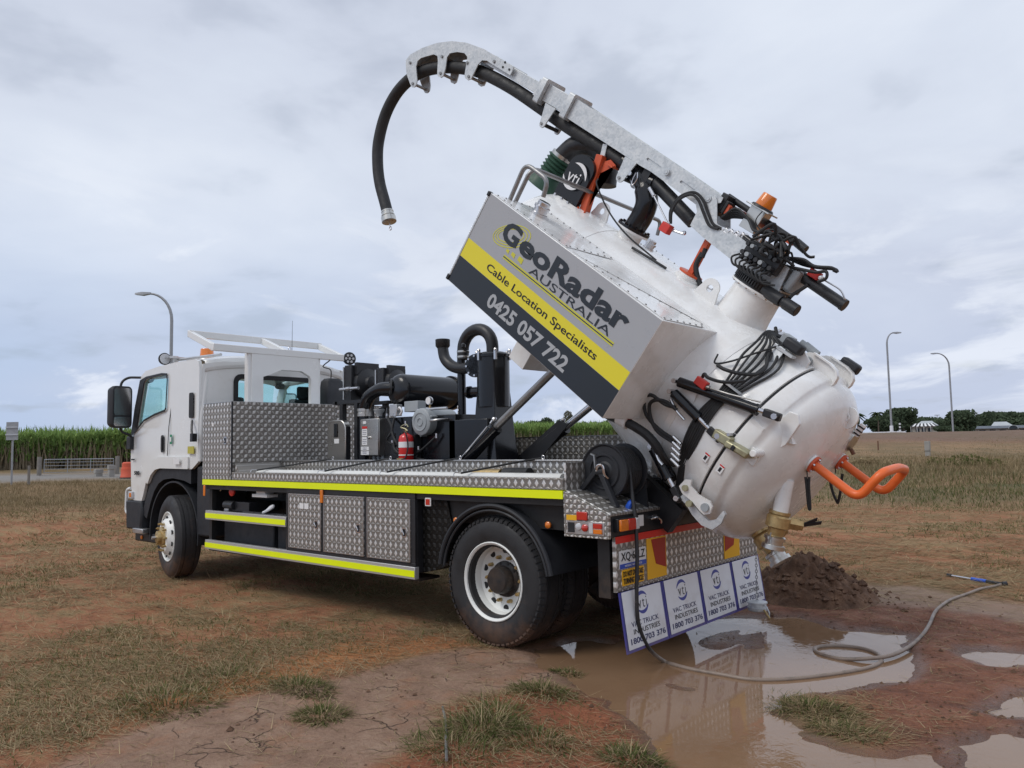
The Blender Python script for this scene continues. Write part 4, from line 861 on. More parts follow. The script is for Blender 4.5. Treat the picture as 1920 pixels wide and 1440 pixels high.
fw = wheel(-5.59, .06, 1, True, 'front wheel with white disc and brass coloured hub'); fw2 = wheel(-5.59, 2.38, -1, True)
for f_ in (fw, fw2): f_.rotation_euler = (0, 0, math.radians(-10))
# valve stem & axles
g = G(); g.cyl((0, .4, .515), (0, 2.1, .515), .09, n=16); g.sphere((0, 1.22, .515), .22, 16, (1, 1, 1)); part('rear_axle', g, 'black_chassis')
g = G(); g.box(-5.66, -5.52, .45, 2.0, .40, .52); part('front_axle', g, 'black_chassis', bevel=.01)
# ---------------- chassis
g = G()
for y in (.80, 1.56): g.box(-6.6, 1.08, y, y + .08, .84, 1.08)
for x in (-6.5, -5.0, -3.6, -2.0, -.6, .6, 1.0): g.box(x, x + .06, .88, 1.56, .86, 1.06)
part('chassis_rails', g, 'black_chassis', kind='stuff')
g = G()
for y in (.72, 1.72): 
    for k in range(6): g.tube(crom([(-.72, y, .80), (-.3, y, .66 - k * .016), (0, y, .62 - k * .016), (.3, y, .66 - k * .016), (.7, y, .80)], 4), .01, flat=(.075, .014, (0, 1, 0)))
part('leaf_springs', g, 'black_chassis', kind='stuff')
g = G(); g.cyl((-.1, 1.22, .62), (-3.6, 1.22, .86), .055, n=14); part('drive_shaft', g, 'black_chassis')
g = G(); g.box(-4.1, -3.3, 1.7, 2.3, .42, .95); part('right_tool_box', g, 'black_chassis', bevel=.02)
g = G(); g.cyl((-3.2, 1.95, .72), (-2.2, 1.95, .72), .24, n=20); part('air_tank', g, 'black_chassis')
# ---------------- deck
g = G(); g.box(-4.56, .77, .03, 2.42, 1.20, 1.235); g.box(-4.56, .77, .028, .06, 1.14, 1.20); part('deck', g, 'black_chassis')
g = G(); g.box(-4.575, .765, -.003, .028, 1.192, 1.253); part('reflective_strip', g, 'yellow_reflect', label='long yellow reflective strip along the deck edge')
g = G(); g.box(-3.92, -1.62, 0, .03, 1.256, 1.345); part('deck_side_panel', g, 'chequer_xz', bevel=.003); g = G(); g.box(-1.615, .765, 0, .03, 1.256, 1.345); part('deck_side_panel', g, 'chequer_xz', bevel=.003)
g = G(); g.box(-3.9, .72, .035, .62, 1.24, 1.262); g.box(-3.9, .72, .032, .07, 1.262, 1.34); part('hose_tray', g, 'chequer_xy')
g = G(); g.box(-3.9, .80, .62, .65, 1.24, 1.452); part('tray_inner_wall', g, 'chequer_xz', bevel=.003)
g = G(); g.box(-3.9, .80, .60, .672, 1.452, 1.462); part('tray_rail', g, 'aluminium', bevel=.002)
g = G(); g.prism([(-3.9, 1.34), (-3.9, 1.44), (-3.78, 1.34)], 'y', .03, .62); part('tray_end_gusset', g, 'chequer_xz')
for nm, y, z, r, x0, x1 in (('liner_tube', .20, 1.315, .052, -3.62, .62), ('liner_tube', .34, 1.31, .052, -3.62, .62)):
    g = G(); g.tube(fillet([(x0 - .08, y, z - .02), (x0, y, z), (x1, y, z)], .05), r, 16); tag(build('suction_pipe', g, 'white_pvc'), 'outer white suction pipe lying in the side tray' if y < .3 else 'inner white suction pipe lying in the side tray', 'pipe', 'white pipes in the side tray')
g = G(); g.cyl((-.62, .52, 1.335), (-.30, .52, 1.335), .05, n=16); tag(build('hose_coupling', g, 'brass'), 'brownish hose coupling lying in the side tray', 'coupling')
g = G(); g.cyl((-.26, .52, 1.335), (.02, .52, 1.335), .062, n=16); tag(build('hose_end', g, 'rubber'), 'short dark hose end lying beside the brownish coupling', 'hose')
strap0 = None
for i, (xa, xb) in enumerate(((-2.92, -3.55), (-1.945, -2.30), (-.94, -1.34), (.055, -.38))):
    g = G(); g.tube(fillet([(xa, .635, 1.475), (xa - .12, .55, 1.455), (xb, .10, 1.365)], .1), .0085, 8); st = part('bungee_strap', g, 'rubber')
    g = G(); g.tube([Vector((xa + .02 + .014 * math.cos(t), .635, 1.482 + .016 * math.sin(t))) for t in np.linspace(0, 6.28, 13)], .004, 6, cap=False); build('eye_bolt', g, 'chrome', st)
    g = G(); g.tube(crom([(xb, .10, 1.365), (xb - .02, .05, 1.37), (xb - .015, .03, 1.35), (xb, .028, 1.335)], 4), .004, 6); build('hook', g, 'chrome', st)
# front lockers
g = G(); g.box(-4.58, -3.935, 0, .5, 1.256, 2.135); lk = part('upper_locker', g, 'chequer_xz', bevel=.004)
g = G(); g.box(-4.555, -3.96, -.004, .0, 1.28, 2.11); build('locker_door', g, 'chequer_xz', lk, bevel=.002)
g = G(); g.box(-4.56, -3.93, .5, 2.42, 1.256, 2.13); part('headboard_body', g, 'chequer_yz')
g = G(); g.box(-3.929, -3.922, .004, 1.40, 1.256, 2.137); part('headboard_panel', g, 'chequer_yz', bevel=.002)
g = G(); g.box(-3.929, -3.924, 1.44, 2.42, 1.256, 2.10); part('headboard_panel', g, 'chequer_yz', bevel=.002)
g = G(); g.box(-3.933, -3.915, -.004, .012, 1.256, 2.14); part('corner_trim', g, 'black_satin')
g = G(); g.box(-4.58, -3.925, .0, 2.42, 2.138, 2.143); part('locker_lid_trim', g, 'aluminium')
def latch(x, z, y, parent):
    g = G(); g.plate(rrect(-.028, -.042, .028, .042, .012), [rrect(-.02, -.032, .02, .032, .008)], .006, XZ(y) @ T(x, z, 0)); o = build('latch', g, 'chrome', parent, bevel=0)
    g = G(); g.box(x - .018, x + .018, y - .003, y, z - .03, z + .03); build('latch_recess', g, 'black_satin', parent)
    g = G(); g.tube(crom([(x - .02, y - .01, z + .02), (x, y - .022, z + .012), (x + .012, y - .018, z - .016)], 3), .006, 6); build('latch_lever', g, 'chrome', parent); return o
latch(-4.05, 1.70, -.006, lk)
g = G(); g.box(-4.36, -4.32, -.0065, -.004, 1.87, 1.91); build('label', g, 'ink_white', lk)
# underbody side lockers: black frame with three doors
g = G(); g.box(-2.83, -.86, .035, .62, .50, 1.135); g.box(-2.83, -.86, .012, .035, 1.14, 1.19); g.box(-2.83, -.86, .012, .035, .555, .588); 
for x0, x1 in ((-2.83, -2.79), (-2.225, -2.185), (-1.56, -1.515), (-.915, -.86)): g.box(x0, x1, .012, .036, .588, 1.14)
part('side_locker', g, 'black_satin', bevel=.003); sl = bpy.data.objects['side_locker']
for x0, x1 in ((-2.787, -2.229), (-2.181, -1.562), (-1.512, -.918)):
    g = G(); g.box(x0, x1, .006, .03, .592, 1.137); dr = part('locker_door', g, 'chequer_xz', bevel=.004)
    g = G()
    for a, b, c_, d_ in ((x0, x1, 1.127, 1.137), (x0, x1, .592, .602), (x0, x0 + .01, .602, 1.127), (x1 - .01, x1, .602, 1.127)): g.box(a, b, .0025, .0055, c_, d_)
    build('edge_trim', g, 'aluminium', dr, kind='stuff'); latch(x1 - .075, .845, 0.004, dr)
    if x0 < -2.7:
        for k in (0, 1): g = G(); g.box(x0 + .20 + k * .085, x0 + .27 + k * .085, .001, .0055, .99, 1.045); build('label', g, 'ink_white', dr)
g = G(); g.prism([(-.855, .50), (-.855, 1.13), (-.55, 1.13), (-.50, .95), (-.52, .60), (-.62, .56)], 'y', .10, .62); part('locker_end', g, 'chequer_black')
g = G(); g.box(-.86, .76, .12, .16, .95, 1.19); part('deck_skirt', g, 'black_chassis')
# side guards and lower strips
for nm, x0, x1, z0, z1 in (('upper_guard_rail', -4.50, -2.835, .79, .895), ('lower_guard_rail', -4.50, -.855, .452, .557)):
    g = G(); g.box(x0, x1, .0, .05, z0, z1); r_ = part(nm, g, 'silver_edge', bevel=.004)
    g = G(); g.box(x0 + .003, x1 - .003, -.004, -.001, z0 + .02, z1 - .03); build('reflective_tape', g, 'yellow_reflect', r_)
g = G(); g.box(-4.50, -4.44, .05, .1, .45, 1.19); g.box(-2.90, -2.84, .05, .1, .45, 1.19); g.box(-4.5, -.86, .05, .30, .43, .452); part('guard_bracket', g, 'black_chassis', kind='stuff')
g = G(); g.box(-4.45, -2.85, .55, .62, .45, 1.18); part('inner_panel', g, 'black_chassis')
g = G(); g.box(-4.40, -3.35, .18, .60, .46, .78); part('battery_box', g, 'black_plastic', bevel=.02); 
g = G(); g.box(-3.3, -2.9, .2, .6, .46, .77); part('battery_box', g, 'black_plastic', bevel=.02)
g = G(); g.cyl((-4.25, .12, .96), (-4.05, .12, .96), .05, n=14); g.box(-4.22, -3.75, .12, .5, .89, 1.0); part('valve_block', g, 'black_satin', bevel=.005)
g = G(); g.box(-4.24, -4.14, .09, .12, .89, .94); part('valve_cap', g, 'aluminium', bevel=.004)
g = G(); g.lathe((-4.06, .10, 1.12), (0, -1, 0), [(.052, 0), (.055, .02), (.04, .03), (0, .032)], 16); part('isolator_knob', g, 'red_valve', label='red isolator knob under the deck edge')
g = G(); g.tube([Vector((-4.33 + .03 * math.cos(t), .09, 1.15 + .03 * math.sin(t))) for t in np.linspace(0, 6.28, 13)], .007, 6, cap=False); part('chrome_ring', g, 'chrome')
g = G(); g.box(-3.62, -3.32, .08, .22, 1.07, 1.105); g.box(-3.55, -3.37, .09, .2, 1.105, 1.18); part('white_bracket', g, 'white_satin', bevel=.004)
g = G(); g.tube([(-3.85, .12, .88), (-2.88, .12, .88)], .026, 10); part('stored_bar', g, 'black_plastic')
for x in (-3.62, -3.2, -3.05): g = G(); g.tube([(x - .012, .12, .88), (x + .012, .12, .88)], .03, 10); part('tie_band', g, 'rubber_seal')
g = G(); g.tube(crom([(-3.42, .10, .905), (-3.33, .09, .93), (-3.25, .09, .96), (-3.22, .1, .985), (-3.28, .1, .97), (-3.36, .1, .925)], 4), .016, 7); part('cloth_rag', g, 'sign_white')
for x, z0 in ((-4.53, 1.06), (-2.21, 1.06)): g = G(); g.box(x - .022, x + .022, -.006, .004 if x < -3 else .011, z0, 1.185); part('side_marker', g, 'lens_amber', bevel=.004)
g = G(); g.plate(rrect(-.035, -.035, .035, .035, .008), [rrect(-.022, -.022, .022, .022, .004)], .008, XZ(.02) @ T(-.70, 1.12, 0)); part('marker_frame', g, 'ink_white'); g = G(); g.box(-.725, -.675, .013, .03, 1.095, 1.145); part('side_marker', g, 'lens_red')
for x, z in ((-.44, .97), (.546, .985)): g = G(); g.lathe((x, .10, z), (0, -1, 0), [(.026, 0), (.026, .012), (.012, .022), (0, .024)], 14); part('side_marker', g, 'lens_amber')
# rear mudguard arcs
def guard(y0, y1, R0, c=0.02, a0=10, a1=171):
    g = G(); A_ = [math.radians(a) for a in np.linspace(a0, a1, 40)]
    o_, i_ = R0, R0 - .018; rings = []
    for a in A_:
        ca_, sa_ = math.cos(a), math.sin(a); rings.append([(c + o_ * ca_, y0, .515 + o_ * sa_), (c + o_ * ca_, y1, .515 + o_ * sa_), (c + i_ * ca_, y1, .515 + i_ * sa_), (c + i_ * ca_, y0, .515 + i_ * sa_)])
    g.loft(rings); g.tube([Vector((c + (R0 - .01) * math.cos(a), y0, .515 + (R0 - .01) * math.sin(a))) for a in A_], .02, 8); 
    g.tube([Vector((c + (R0 - .05) * math.cos(a), y0 + .005, .515 + (R0 - .05) * math.sin(a))) for a in A_], .012, 6); return g
part('rear_mudguard', guard(.035, .72, .61), 'black_plastic', kind=None); part('rear_mudguard', guard(1.72, 2.41, .61), 'black_plastic')
# ---------------- rear corner box and tail
g = G(); g.prism([(.77, .925), (1.158, .925), (1.158, 1.092), (.77, 1.25)], 'y', .001, .03); cb = part('tail_corner_panel', g, 'chequer_weave', bevel=.002)
g = G(); g.prism([(.772, 1.238), (1.158, 1.080), (1.158, 1.098), (.772, 1.256)], 'y', .03, 2.42); part('sloped_tail_deck', g, 'chequer_xy', bevel=.002)
g = G(); g.prism([(.76, 1.25), (.775, 1.25), (.775, 1.455), (.76, 1.455)], 'y', .03, .66); part('tray_end_plate', g, 'chequer_yz_rear')
g = G(); g.box(.80, 1.125, -.004, .001, .947, 1.04); lf = build('lamp_frame', g, 'aluminium', cb, bevel=.002)
for x0, x1, m_ in ((.81, .868, 'black_satin'), (.875, .935, 'lens_clear'), (.94, .985, 'lens_red'), (.995, 1.03, 'lens_clear'), (1.035, 1.108, 'lens_red')):
    g = G(); 
    if x0 == 1.035: g.box(x0, x1, -.012, -.004, .958, .99); build('corner_lamp', g, 'lens_amber', cb, bevel=.003); g = G(); g.box(x0, x1, -.012, -.004, .995, 1.03)
    elif x0 == .94: g.lathe((.962, -.004, .995), (0, -1, 0), [(.026, 0), (.026, .01), (.014, .02), (0, .021)], 14)
    elif x0 == .875: g.lathe((.905, -.004, 1.0), (0, -1, 0), [(.026, 0), (.026, .006), (.02, .01), (0, .012)], 14)
    else: g.box(x0, x1, -.008, -.004, .958, 1.03)
    build('corner_lamp', g, m_, cb, bevel=0 if len(g.v) > 30 else .002)
g = G(); g.box(.795, .888, -.003, .0, 1.043, 1.082); build('reflector', g, 'reflector_yellow', cb, bevel=.002)
g = G(); g.box(.89, .985, -.012, .0, 1.047, 1.108); build('reflector', g, 'lens_red', cb, bevel=.008)
g = G(); g.box(1.07, 1.148, .03, 2.42, .93, 1.085); part('tail_beam', g, 'black_satin', bevel=.006)
g = G(); g.box(1.0, 1.10, .09, 2.38, .50, .93); part('tail_support', g, 'black_chassis')
for y0, fl in ((.09, 0), (2.06, 1)):
    g = G(); g.box(1.14, 1.185, y0 - .01, y0 + .26, .965, 1.06); tl = part('tail_light', g, 'black_satin', bevel=.004)
    seg = ((0, .10, 'lens_amber'), (.102, .20, 'lens_red'), (.202, .245, 'lens_clear')) if not fl else ((0.145, .245, 'lens_amber'), (.045, .143, 'lens_red'), (.0, .043, 'lens_clear'))
    for a, b, m_ in seg: g = G(); g.box(1.185, 1.205, y0 + a, y0 + b, .972, 1.053); build('lens', g, m_, tl, bevel=.006)
g = G(); g.box(1.1495, 1.153, .40, .47, .98, 1.06); part('white_reflector', g, 'ink_white')
g = G(); g.tube(crom([(1.15, .58, 1.02), (1.19, .60, 1.03), (1.20, .64, 1.01), (1.195, .65, .985)], 4), .008, 8); g.cyl((1.15, .60, 1.03), (1.2, .60, 1.03), .013, n=8); g.box(1.17, 1.18, .55, .62, 1.045, 1.052); part('tap', g, 'chrome')
g = G(); g.tube(crom([(1.11, .33, 1.12), (1.13, .33, 1.15), (1.13, .36, 1.16), (1.12, .38, 1.13)], 3), .022, 8); part('blue_valve', g, 'blue_plastic', label='small blue valve on the tail deck')
g = G(); g.box(1.12, 1.148, .095, 2.42, .545, .93); part('tail_panel', g, 'chequer_yz_rear', bevel=.003)
g = G(); g.box(1.149, 1.154, .095, 2.40, .883, .932); part('red_tape', g, 'red_tape')
tp = bpy.data.objects['tail_panel']
def onrear(x, y0, y1, z0, z1, mat, name, par, r=.008, th=.004):
    g = G(); g.plate(rrect(0, 0, y1 - y0, z1 - z0, r), [], th, YZ(x) @ T(y0, z0, 0)); return build(name, g, mat, par, smooth=0)
np_ = onrear(1.150, .135, .490, .700, .828, 'plate_white', 'number_plate', TR)
def rtext(txt, x, y0, y1, z0, z1, mat, par, off=0.0, name='lettering', M=None, spacing=1.0):
    g = G(); g.text(txt, y1 - y0, z1 - z0, (M or YZ(x)) @ T(y0, z0, 0), off, spacing=spacing); return build(name, g, mat, par, smooth=0)
rtext('XQ·69LZ', 1.1545, .155, .470, .745, .815, 'ink_black', np_, 0.012)
onrear(1.1535, .137, .488, .702, .735, 'plate_blue', 'blue_band', np_, .004, .0015); rtext('NATIONAL HEAVY VEHICLE', 1.1556, .20, .425, .712, .726, 'ink_white', np_)
dn = onrear(1.150, .165, .455, .580, .692, 'reflector_yellow', 'warning_plate', TR)
rtext('DO NOT OVERTAKE', 1.1545, .178, .442, .641, .682, 'ink_black', dn, 0.03); rtext('TURNING VEHICLE', 1.1545, .178, .442, .591, .632, 'ink_black', dn, 0.03)
def marker(y0, y1, mirror):
    mk = onrear(1.150, y0, y1, .578, .878, 'reflector_yellow', 'rear_marker_board', TR, .004)
    w_ = y1 - y0; P = [(.06, .29), (w_ - .012, .29), (w_ - .012, .065), (.12, .105)]
    if mirror: P = [(w_ - a, b) for a, b in P][::-1]
    g = G(); g.plate(P, [], .002, YZ(1.1535) @ T(y0, .578, 0)); build('red_field', g, 'reflector_red', mk, smooth=0)
marker(.505, .782, False); marker(1.757, 2.055, True)
# ---------------- printed mud flaps
def crescent(cx_, cy_, R_, w_, a0, a1, n=16):
    o, i = [], []
    for k in range(n + 1):
        t = k / n; a = math.radians(a0 + (a1 - a0) * t); th = w_ * math.sin(math.pi * t) ** .8 + 0.001
        o.append((cx_ + R_ * math.cos(a), cy_ + R_ * math.sin(a))); i.append((cx_ + (R_ - th) * math.cos(a), cy_ + (R_ - th) * math.sin(a)))
    return o + i[::-1]
def flap(y0, y1, zt=.542, h=.418, label=None):
    w_ = y1 - y0; M = YZ(1.152) @ T(y0, zt, 0) @ RX(0); M = T(1.152, y0, zt) @ RY(-8) @ T(0, 0, -h) @ YZ(0)
    g = G(); g.plate([(0, 0), (w_, 0), (w_, h), (0, h)], [], .008, M); fl = part('mud_flap', g, 'flap_blue', smooth=0, label=label)
    M2 = M @ T(0, 0, .0085)
    g = G(); g.plate(rrect(.022, .022, w_ - .026, h - .002, .006), [], .001, M2); build('white_panel', g, 'sign_white', fl, smooth=0)
    M3 = M @ T(0, 0, .0101)
    g = G(); cx_, cy_ = w_ * .47, h * .755
    g.plate(crescent(cx_, cy_, .080, .024, 30, 165), [], .0012, M3); g.plate(crescent(cx_, cy_, .080, .024, 210, 345), [], .0012, M3); lg = build('logo_crescents', g, 'ink_blue', fl, smooth=0, kind='stuff')
    g = G(); g.text('vti', .118, .074, M3 @ T(cx_ - .058, cy_ - .038, 0), -0.006, spacing=1.25); build('lettering', g, 'ink_black', fl, smooth=0, kind='stuff')
    for tx, f0, f1, z0, z1, o_, mt in (('VAC TRUCK', .16, .80, .40, .485, .006, 'ink_navy'), ('INDUSTRIES', .19, .81, .275, .36, .006, 'ink_black'), ('1800 703 376', .10, .92, .125, .225, .022, 'ink_navy')):
        g = G(); g.text(tx, w_ * (f1 - f0), h * (z1 - z0), M3 @ T(w_ * f0, h * z0, 0), o_); build('lettering', g, mt, fl, smooth=0)
flap(.11, .683); flap(.690, 1.263); flap(1.270, 1.843); flap(1.850, 2.42)
# ---------------- hose reel on the tail deck
rx, ry, rz = .95, .27, 1.385
def flange(y, name, R_=.205):
    g = G(); g.lathe((rx, y, rz), (0, 1, 0), [(.035, -.01), (.06, -.012), (.075, -.002), (.11, -.002), (.118, -.014), (.13, -.014), (.138, 0), (.185, 0), (.198, -.012), (R_, -.012), (R_ + .003, 0), (R_, .006), (.18, .006), (.0, .006)], 56); return g
reel = part('hose_reel', flange(ry, 'f'), 'black_plastic', smooth=30, label='black hose reel on the sloping tail deck')
g = G(); g.lathe((rx, ry + .27, rz), (0, 1, 0), [(0, -.006), (.185, -.006), (.2, -.006), (.206, 0), (.2, .012), (.03, .012), (0, .012)], 56); build('rear_flange', g, 'black_plastic', reel)
g = G(); g.cyl((rx, ry, rz), (rx, ry + .27, rz), .09, n=24); build('drum', g, 'black_plastic', reel)
g = G()
for k in range(9):
    y = ry + .025 + k * .027; g.tube([Vector((rx + .15 * math.cos(t), y + .006 * math.sin(t * .5), rz + .15 * math.sin(t))) for t in np.linspace(0, 6.283, 33)], .014, 8, cap=False)
    if k < 8: y += .013; g.tube([Vector((rx + .172 * math.cos(t), y, rz + .172 * math.sin(t))) for t in np.linspace(0, 6.283, 33)], .013, 8, cap=False)
build('wound_hose', g, 'rubber', reel, kind='stuff')
g = G(); y = ry - .045
g.tube([(rx - .02, y, rz + .02), (rx - .23, y, 1.19)], .01, flat=(.045, .035, (0, 1, 0))); g.tube([(rx + .0, y, rz + .0), (rx + .13, y, 1.125)], .01, flat=(.045, .035, (0, 1, 0))); g.tube([(rx - .23, y, 1.195), (rx + .14, y, 1.125)], .01, flat=(.05, .035, (0, 1, 0)))
g.tube([(rx - .03, y, rz), (rx + .03, y, rz)], .03, 12); build('side_stand', g, 'black_plastic', reel, bevel=.003)
g = G(); g.prism([(rx - .12, 1.20), (rx + .19, 1.10), (rx + .17, 1.36), (rx + .10, 1.37)], 'y', ry + .285, ry + .30); build('back_stand', g, 'black_plastic', reel)
g = G(); g.tube(crom([(rx - .01, ry - .05, rz), (rx - .02, ry - .07, rz + .01), (rx + .0, ry - .075, rz + .045), (rx + .035, ry - .07, rz + .04), (rx + .04, ry - .06, rz - .02), (rx + .05, ry - .03, rz - .05)], 5), .011, 8); build('inlet_pipe', g, 'chrome', reel)
g = G(); g.tube([(rx - .035, ry - .055, rz + .0), (rx - .045, ry - .055, rz + .12), (rx - .10, ry - .02, rz + .13)], .01, flat=(.02, .012, (0, 1, 0))); build('crank_arm', g, 'grey_pipe', reel)
g = G(); g.cyl((1.02, .86, 1.22), (1.02, 1.02, 1.22), .10, n=28); g.box(.9, 1.1, .84, 1.02, 1.12, 1.18); part('winch_drum', g, 'black_satin', bevel=.004)
g = G(); g.box(.80, 1.05, .58, .82, 1.24, 1.30); g.box(.3, .9, .7, 1.0, 1.25, 1.36); part('hinge_frame', g, 'aluminium', bevel=.004)
g = G(); 
for y in (.82, 1.62): g.box(.55, 1.1, y, y + .07, 1.08, 1.30)
part('tank_hinge_beam', g, 'black_satin', kind='stuff')
# right side low locker seen behind the lift rams
g = G(); g.box(-1.94, .90, 2.0, 2.42, 1.24, 1.665); part('right_locker', g, 'chequer_xz', bevel=.004)
g = G(); g.box(-1.94, .90, 1.995, 2.425, 1.666, 1.674); part('locker_lid_trim', g, 'aluminium')

# ================================================================== CAB
YC0, YC1 = .12, 2.32
def cw(p):
    if p.z > 1.85:
        k = (p.z - 1.85) / .95; ym = (YC0 + YC1) / 2; s = 1 - .085 * k ** 1.3; return Vector((p.x, ym + (p.y - ym) * s, p.z))
    return p
side = [(-4.93, 1.45), (-5.08, 1.365), (-5.16, 1.36), (-5.16, 1.50), (-5.30, 1.515), (-5.95, 1.515), (-6.12, 1.47), (-6.26, 1.36), (-6.34, 1.20), (-6.42, 1.02), (-6.47, .93), (-6.74, .93), (-6.80, 1.12), (-6.83, 1.5), (-6.83, 1.80), (-6.70, 2.22), (-6.55, 2.62), (-6.42, 2.68), (-6.03, 2.712), (-5.5, 2.73), (-5.05, 2.725), (-4.95, 2.70), (-4.92, 2.60)]
win = [(-6.62, 1.90), (-6.40, 2.02), (-6.08, 2.09), (-5.80, 2.13), (-5.775, 2.16), (-5.745, 2.52), (-5.77, 2.57), (-5.9, 2.585), (-6.35, 2.565), (-6.42, 2.52)]
cabwarp = cw
def sideplate(y, th, yy, holes, mat, name, par, outer, sm=30):
    g = G(warp=cabwarp); g.plate(outer, holes, th, XZ(yy)); return build(name, g, mat, par, smooth=sm)
cab = sideplate(YC0, .04, YC0 + .02, [win], 'white_paint', 'cab', TR, side)
tag(cab, 'white truck cab')
sideplate(YC1, .04, YC1 - .02, [win], 'white_paint', 'right_side_panel', cab, side)
# roof: crowned skin
xs = [-6.55, -6.42, -6.03, -5.5, -5.05, -4.95, -4.90]; zs = [2.62, 2.69, 2.74, 2.785, 2.785, 2.755, 2.62]
g = G(); rings = []
ys = np.linspace(0, 1, 15)
for t in ys:
    cr = (1 - abs(2 * t - 1) ** 3.2); ym = 1.22; ring = []
    for x_, z_ in zip(xs, zs): p = cw(Vector((x_, YC0 + (YC1 - YC0) * t, z_))); ring.append((x_ - .05 * (x_ < -6.4) * cr, p.y, z_ - .05 + .085 * cr))
    rings.append(ring)
g.loft(rings, close=False, cap=False); rf = build('roof', g, 'white_paint', cab, smooth=50)
sm = rf.modifiers.new('solid', 'SOLIDIFY'); sm.thickness = .015
# back wall with window
g = G(warp=cabwarp); g.plate([(.16, 1.46), (2.28, 1.46), (2.30, 2.3), (2.28, 2.66), (2.0, 2.71), (1.22, 2.73), (.44, 2.71), (.16, 2.66), (.14, 2.3)], [rrect(.60, 2.08, 1.84, 2.53, .08)], .03, YZ(-4.93)); build('back_wall', g, 'white_paint', cab, smooth=30)
g = G(); g.plate(rrect(.57, 2.05, 1.87, 2.56, .1), [rrect(.63, 2.11, 1.81, 2.50, .06)], .012, YZ(-4.905)); build('rear_window_seal', g, 'rubber_seal', cab, smooth=30)
g = G(); g.plate(rrect(.60, 2.08, 1.84, 2.53, .08), [], .004, YZ(-4.912)); build('rear_window', g, 'glass', cab, smooth=0)
for yy, s in ((.155, 1), (2.285, -1)):
    g = G(warp=cabwarp)
    pts = [Vector((-4.935, yy, 1.46)), Vector((-4.935, yy, 2.0)), Vector((-4.935, yy, 2.45)), Vector((-4.955, yy, 2.64))]; g.tube(pts, .035, 12); build('corner_pillar', g, 'white_paint', cab)
g = G(); g.box(-6.8, -6.7, .16, 2.28, .93, 1.80); g.box(-6.86, -6.8, .14, 2.30, 1.1, 1.78); build('front_panel', g, 'white_paint', cab, bevel=.03)
g = G(warp=cabwarp); g.add([(-6.82, .2, 1.80), (-6.82, 2.24, 1.80), (-6.57, 2.24, 2.60), (-6.57, .2, 2.60), (-6.80, .2, 1.80), (-6.80, 2.24, 1.80), (-6.55, 2.24, 2.60), (-6.55, .2, 2.60)], [(0, 1, 2, 3), (7, 6, 5, 4), (0, 4, 5, 1), (3, 2, 6, 7), (0, 3, 7, 4), (1, 5, 6, 2)]); build('windscreen', g, 'glass', cab, smooth=0)
# side glass, black surround, shut lines
sur = [(-6.80, 1.80), (-6.62, 1.88), (-6.40, 1.995), (-6.08, 2.065), (-5.79, 2.105), (-5.755, 2.14), (-5.725, 2.52), (-5.75, 2.60), (-5.9, 2.615), (-6.35, 2.60), (-6.54, 2.56), (-6.70, 2.16)]
sideplate(0, .006, YC0 - .0185, [win], 'rubber_seal', 'window_surround', cab, sur, 0)
g = G(warp=cabwarp); g.plate(win, [], .004, XZ(YC0 + .005)); build('side_window', g, 'glass', cab, smooth=0)
g = G(warp=cabwarp); g.plate(win, [], .004, XZ(YC1 - .02)); build('side_window', g, 'glass', cab, smooth=0)
dl = [(-5.70, 1.53), (-5.675, 1.9), (-5.655, 2.3), (-5.645, 2.60), (-5.68, 2.66), (-5.85, 2.675), (-6.2, 2.665), (-6.42, 2.645)]
g = G(warp=cabwarp); g.tube([Vector((x_, YC0 - .019, z_)) for x_, z_ in dl], .005, 6); build('door_shut_line', g, 'rubber_seal', cab)
g = G(warp=cabwarp); g.tube([Vector((x_, YC0 - .022, z_)) for x_, z_ in [(-6.72, 2.22), (-6.55, 2.60), (-6.38, 2.645), (-6.1, 2.665), (-5.9, 2.66)]], .012, 6); build('rain_gutter', g, 'rubber_seal', cab)
g = G(warp=cabwarp); g.plate(rrect(-5.885, 1.575, -5.81, 1.80, .03), [], .006, XZ(YC0 - .018)); hd = build('door_handle', g, 'black_satin', cab, smooth=30)
g = G(warp=cabwarp); g.plate(rrect(-5.868, 1.60, -5.828, 1.775, .018), [], .014, XZ(YC0 - .024)); build('grip', g, 'rubber_seal', hd, smooth=30, bevel=.003)
g = G(warp=cabwarp); g.plate(rrect(-5.135, 1.995, -5.03, 2.31, .025), [], .008, XZ(YC0 - .018)); vt = build('air_vent', g, 'rubber_seal', cab, smooth=0, bevel=.002)
g = G(warp=cabwarp)
for k in range(7): g.box(-5.12, -5.045, YC0 - .032, YC0 - .026, 2.02 + k * .04, 2.04 + k * .04)
build('vent_slats', g, 'black_satin', vt, kind='stuff')
g = G(warp=cabwarp); g.box(-5.145, -4.99, YC0 - .026, YC0 - .02, 1.555, 1.645); build('yellow_sticker', g, 'yellow_sticker', cab)
g = G(); g.box(-5.63, -5.575, YC0 - .023, YC0 - .02, 1.68, 1.80); st_ = build('sticker', g, 'green_sticker', cab); g = G(); g.box(-5.62, -5.585, YC0 - .026, YC0 - .0235, 1.71, 1.77); build('sticker_print', g, 'ink_white', st_)
g = G(); g.box(-6.76, -6.66, YC0 - .024, YC0 - .02, 1.475, 1.495); build('badge', g, 'ink_black', cab)
g = G(); g.text('500', .16, .055, XZ(YC0 - .02) @ T(-6.66, 1.275, 0), .04, .004); build('badge_lettering', g, 'ink_black', cab, smooth=0)
g = G(warp=cabwarp); g.box(-6.87, -6.74, YC0 - .05, YC0 + .04, 1.62, 1.80); build('mirror_mount', g, 'black_plastic', cab, bevel=.012)
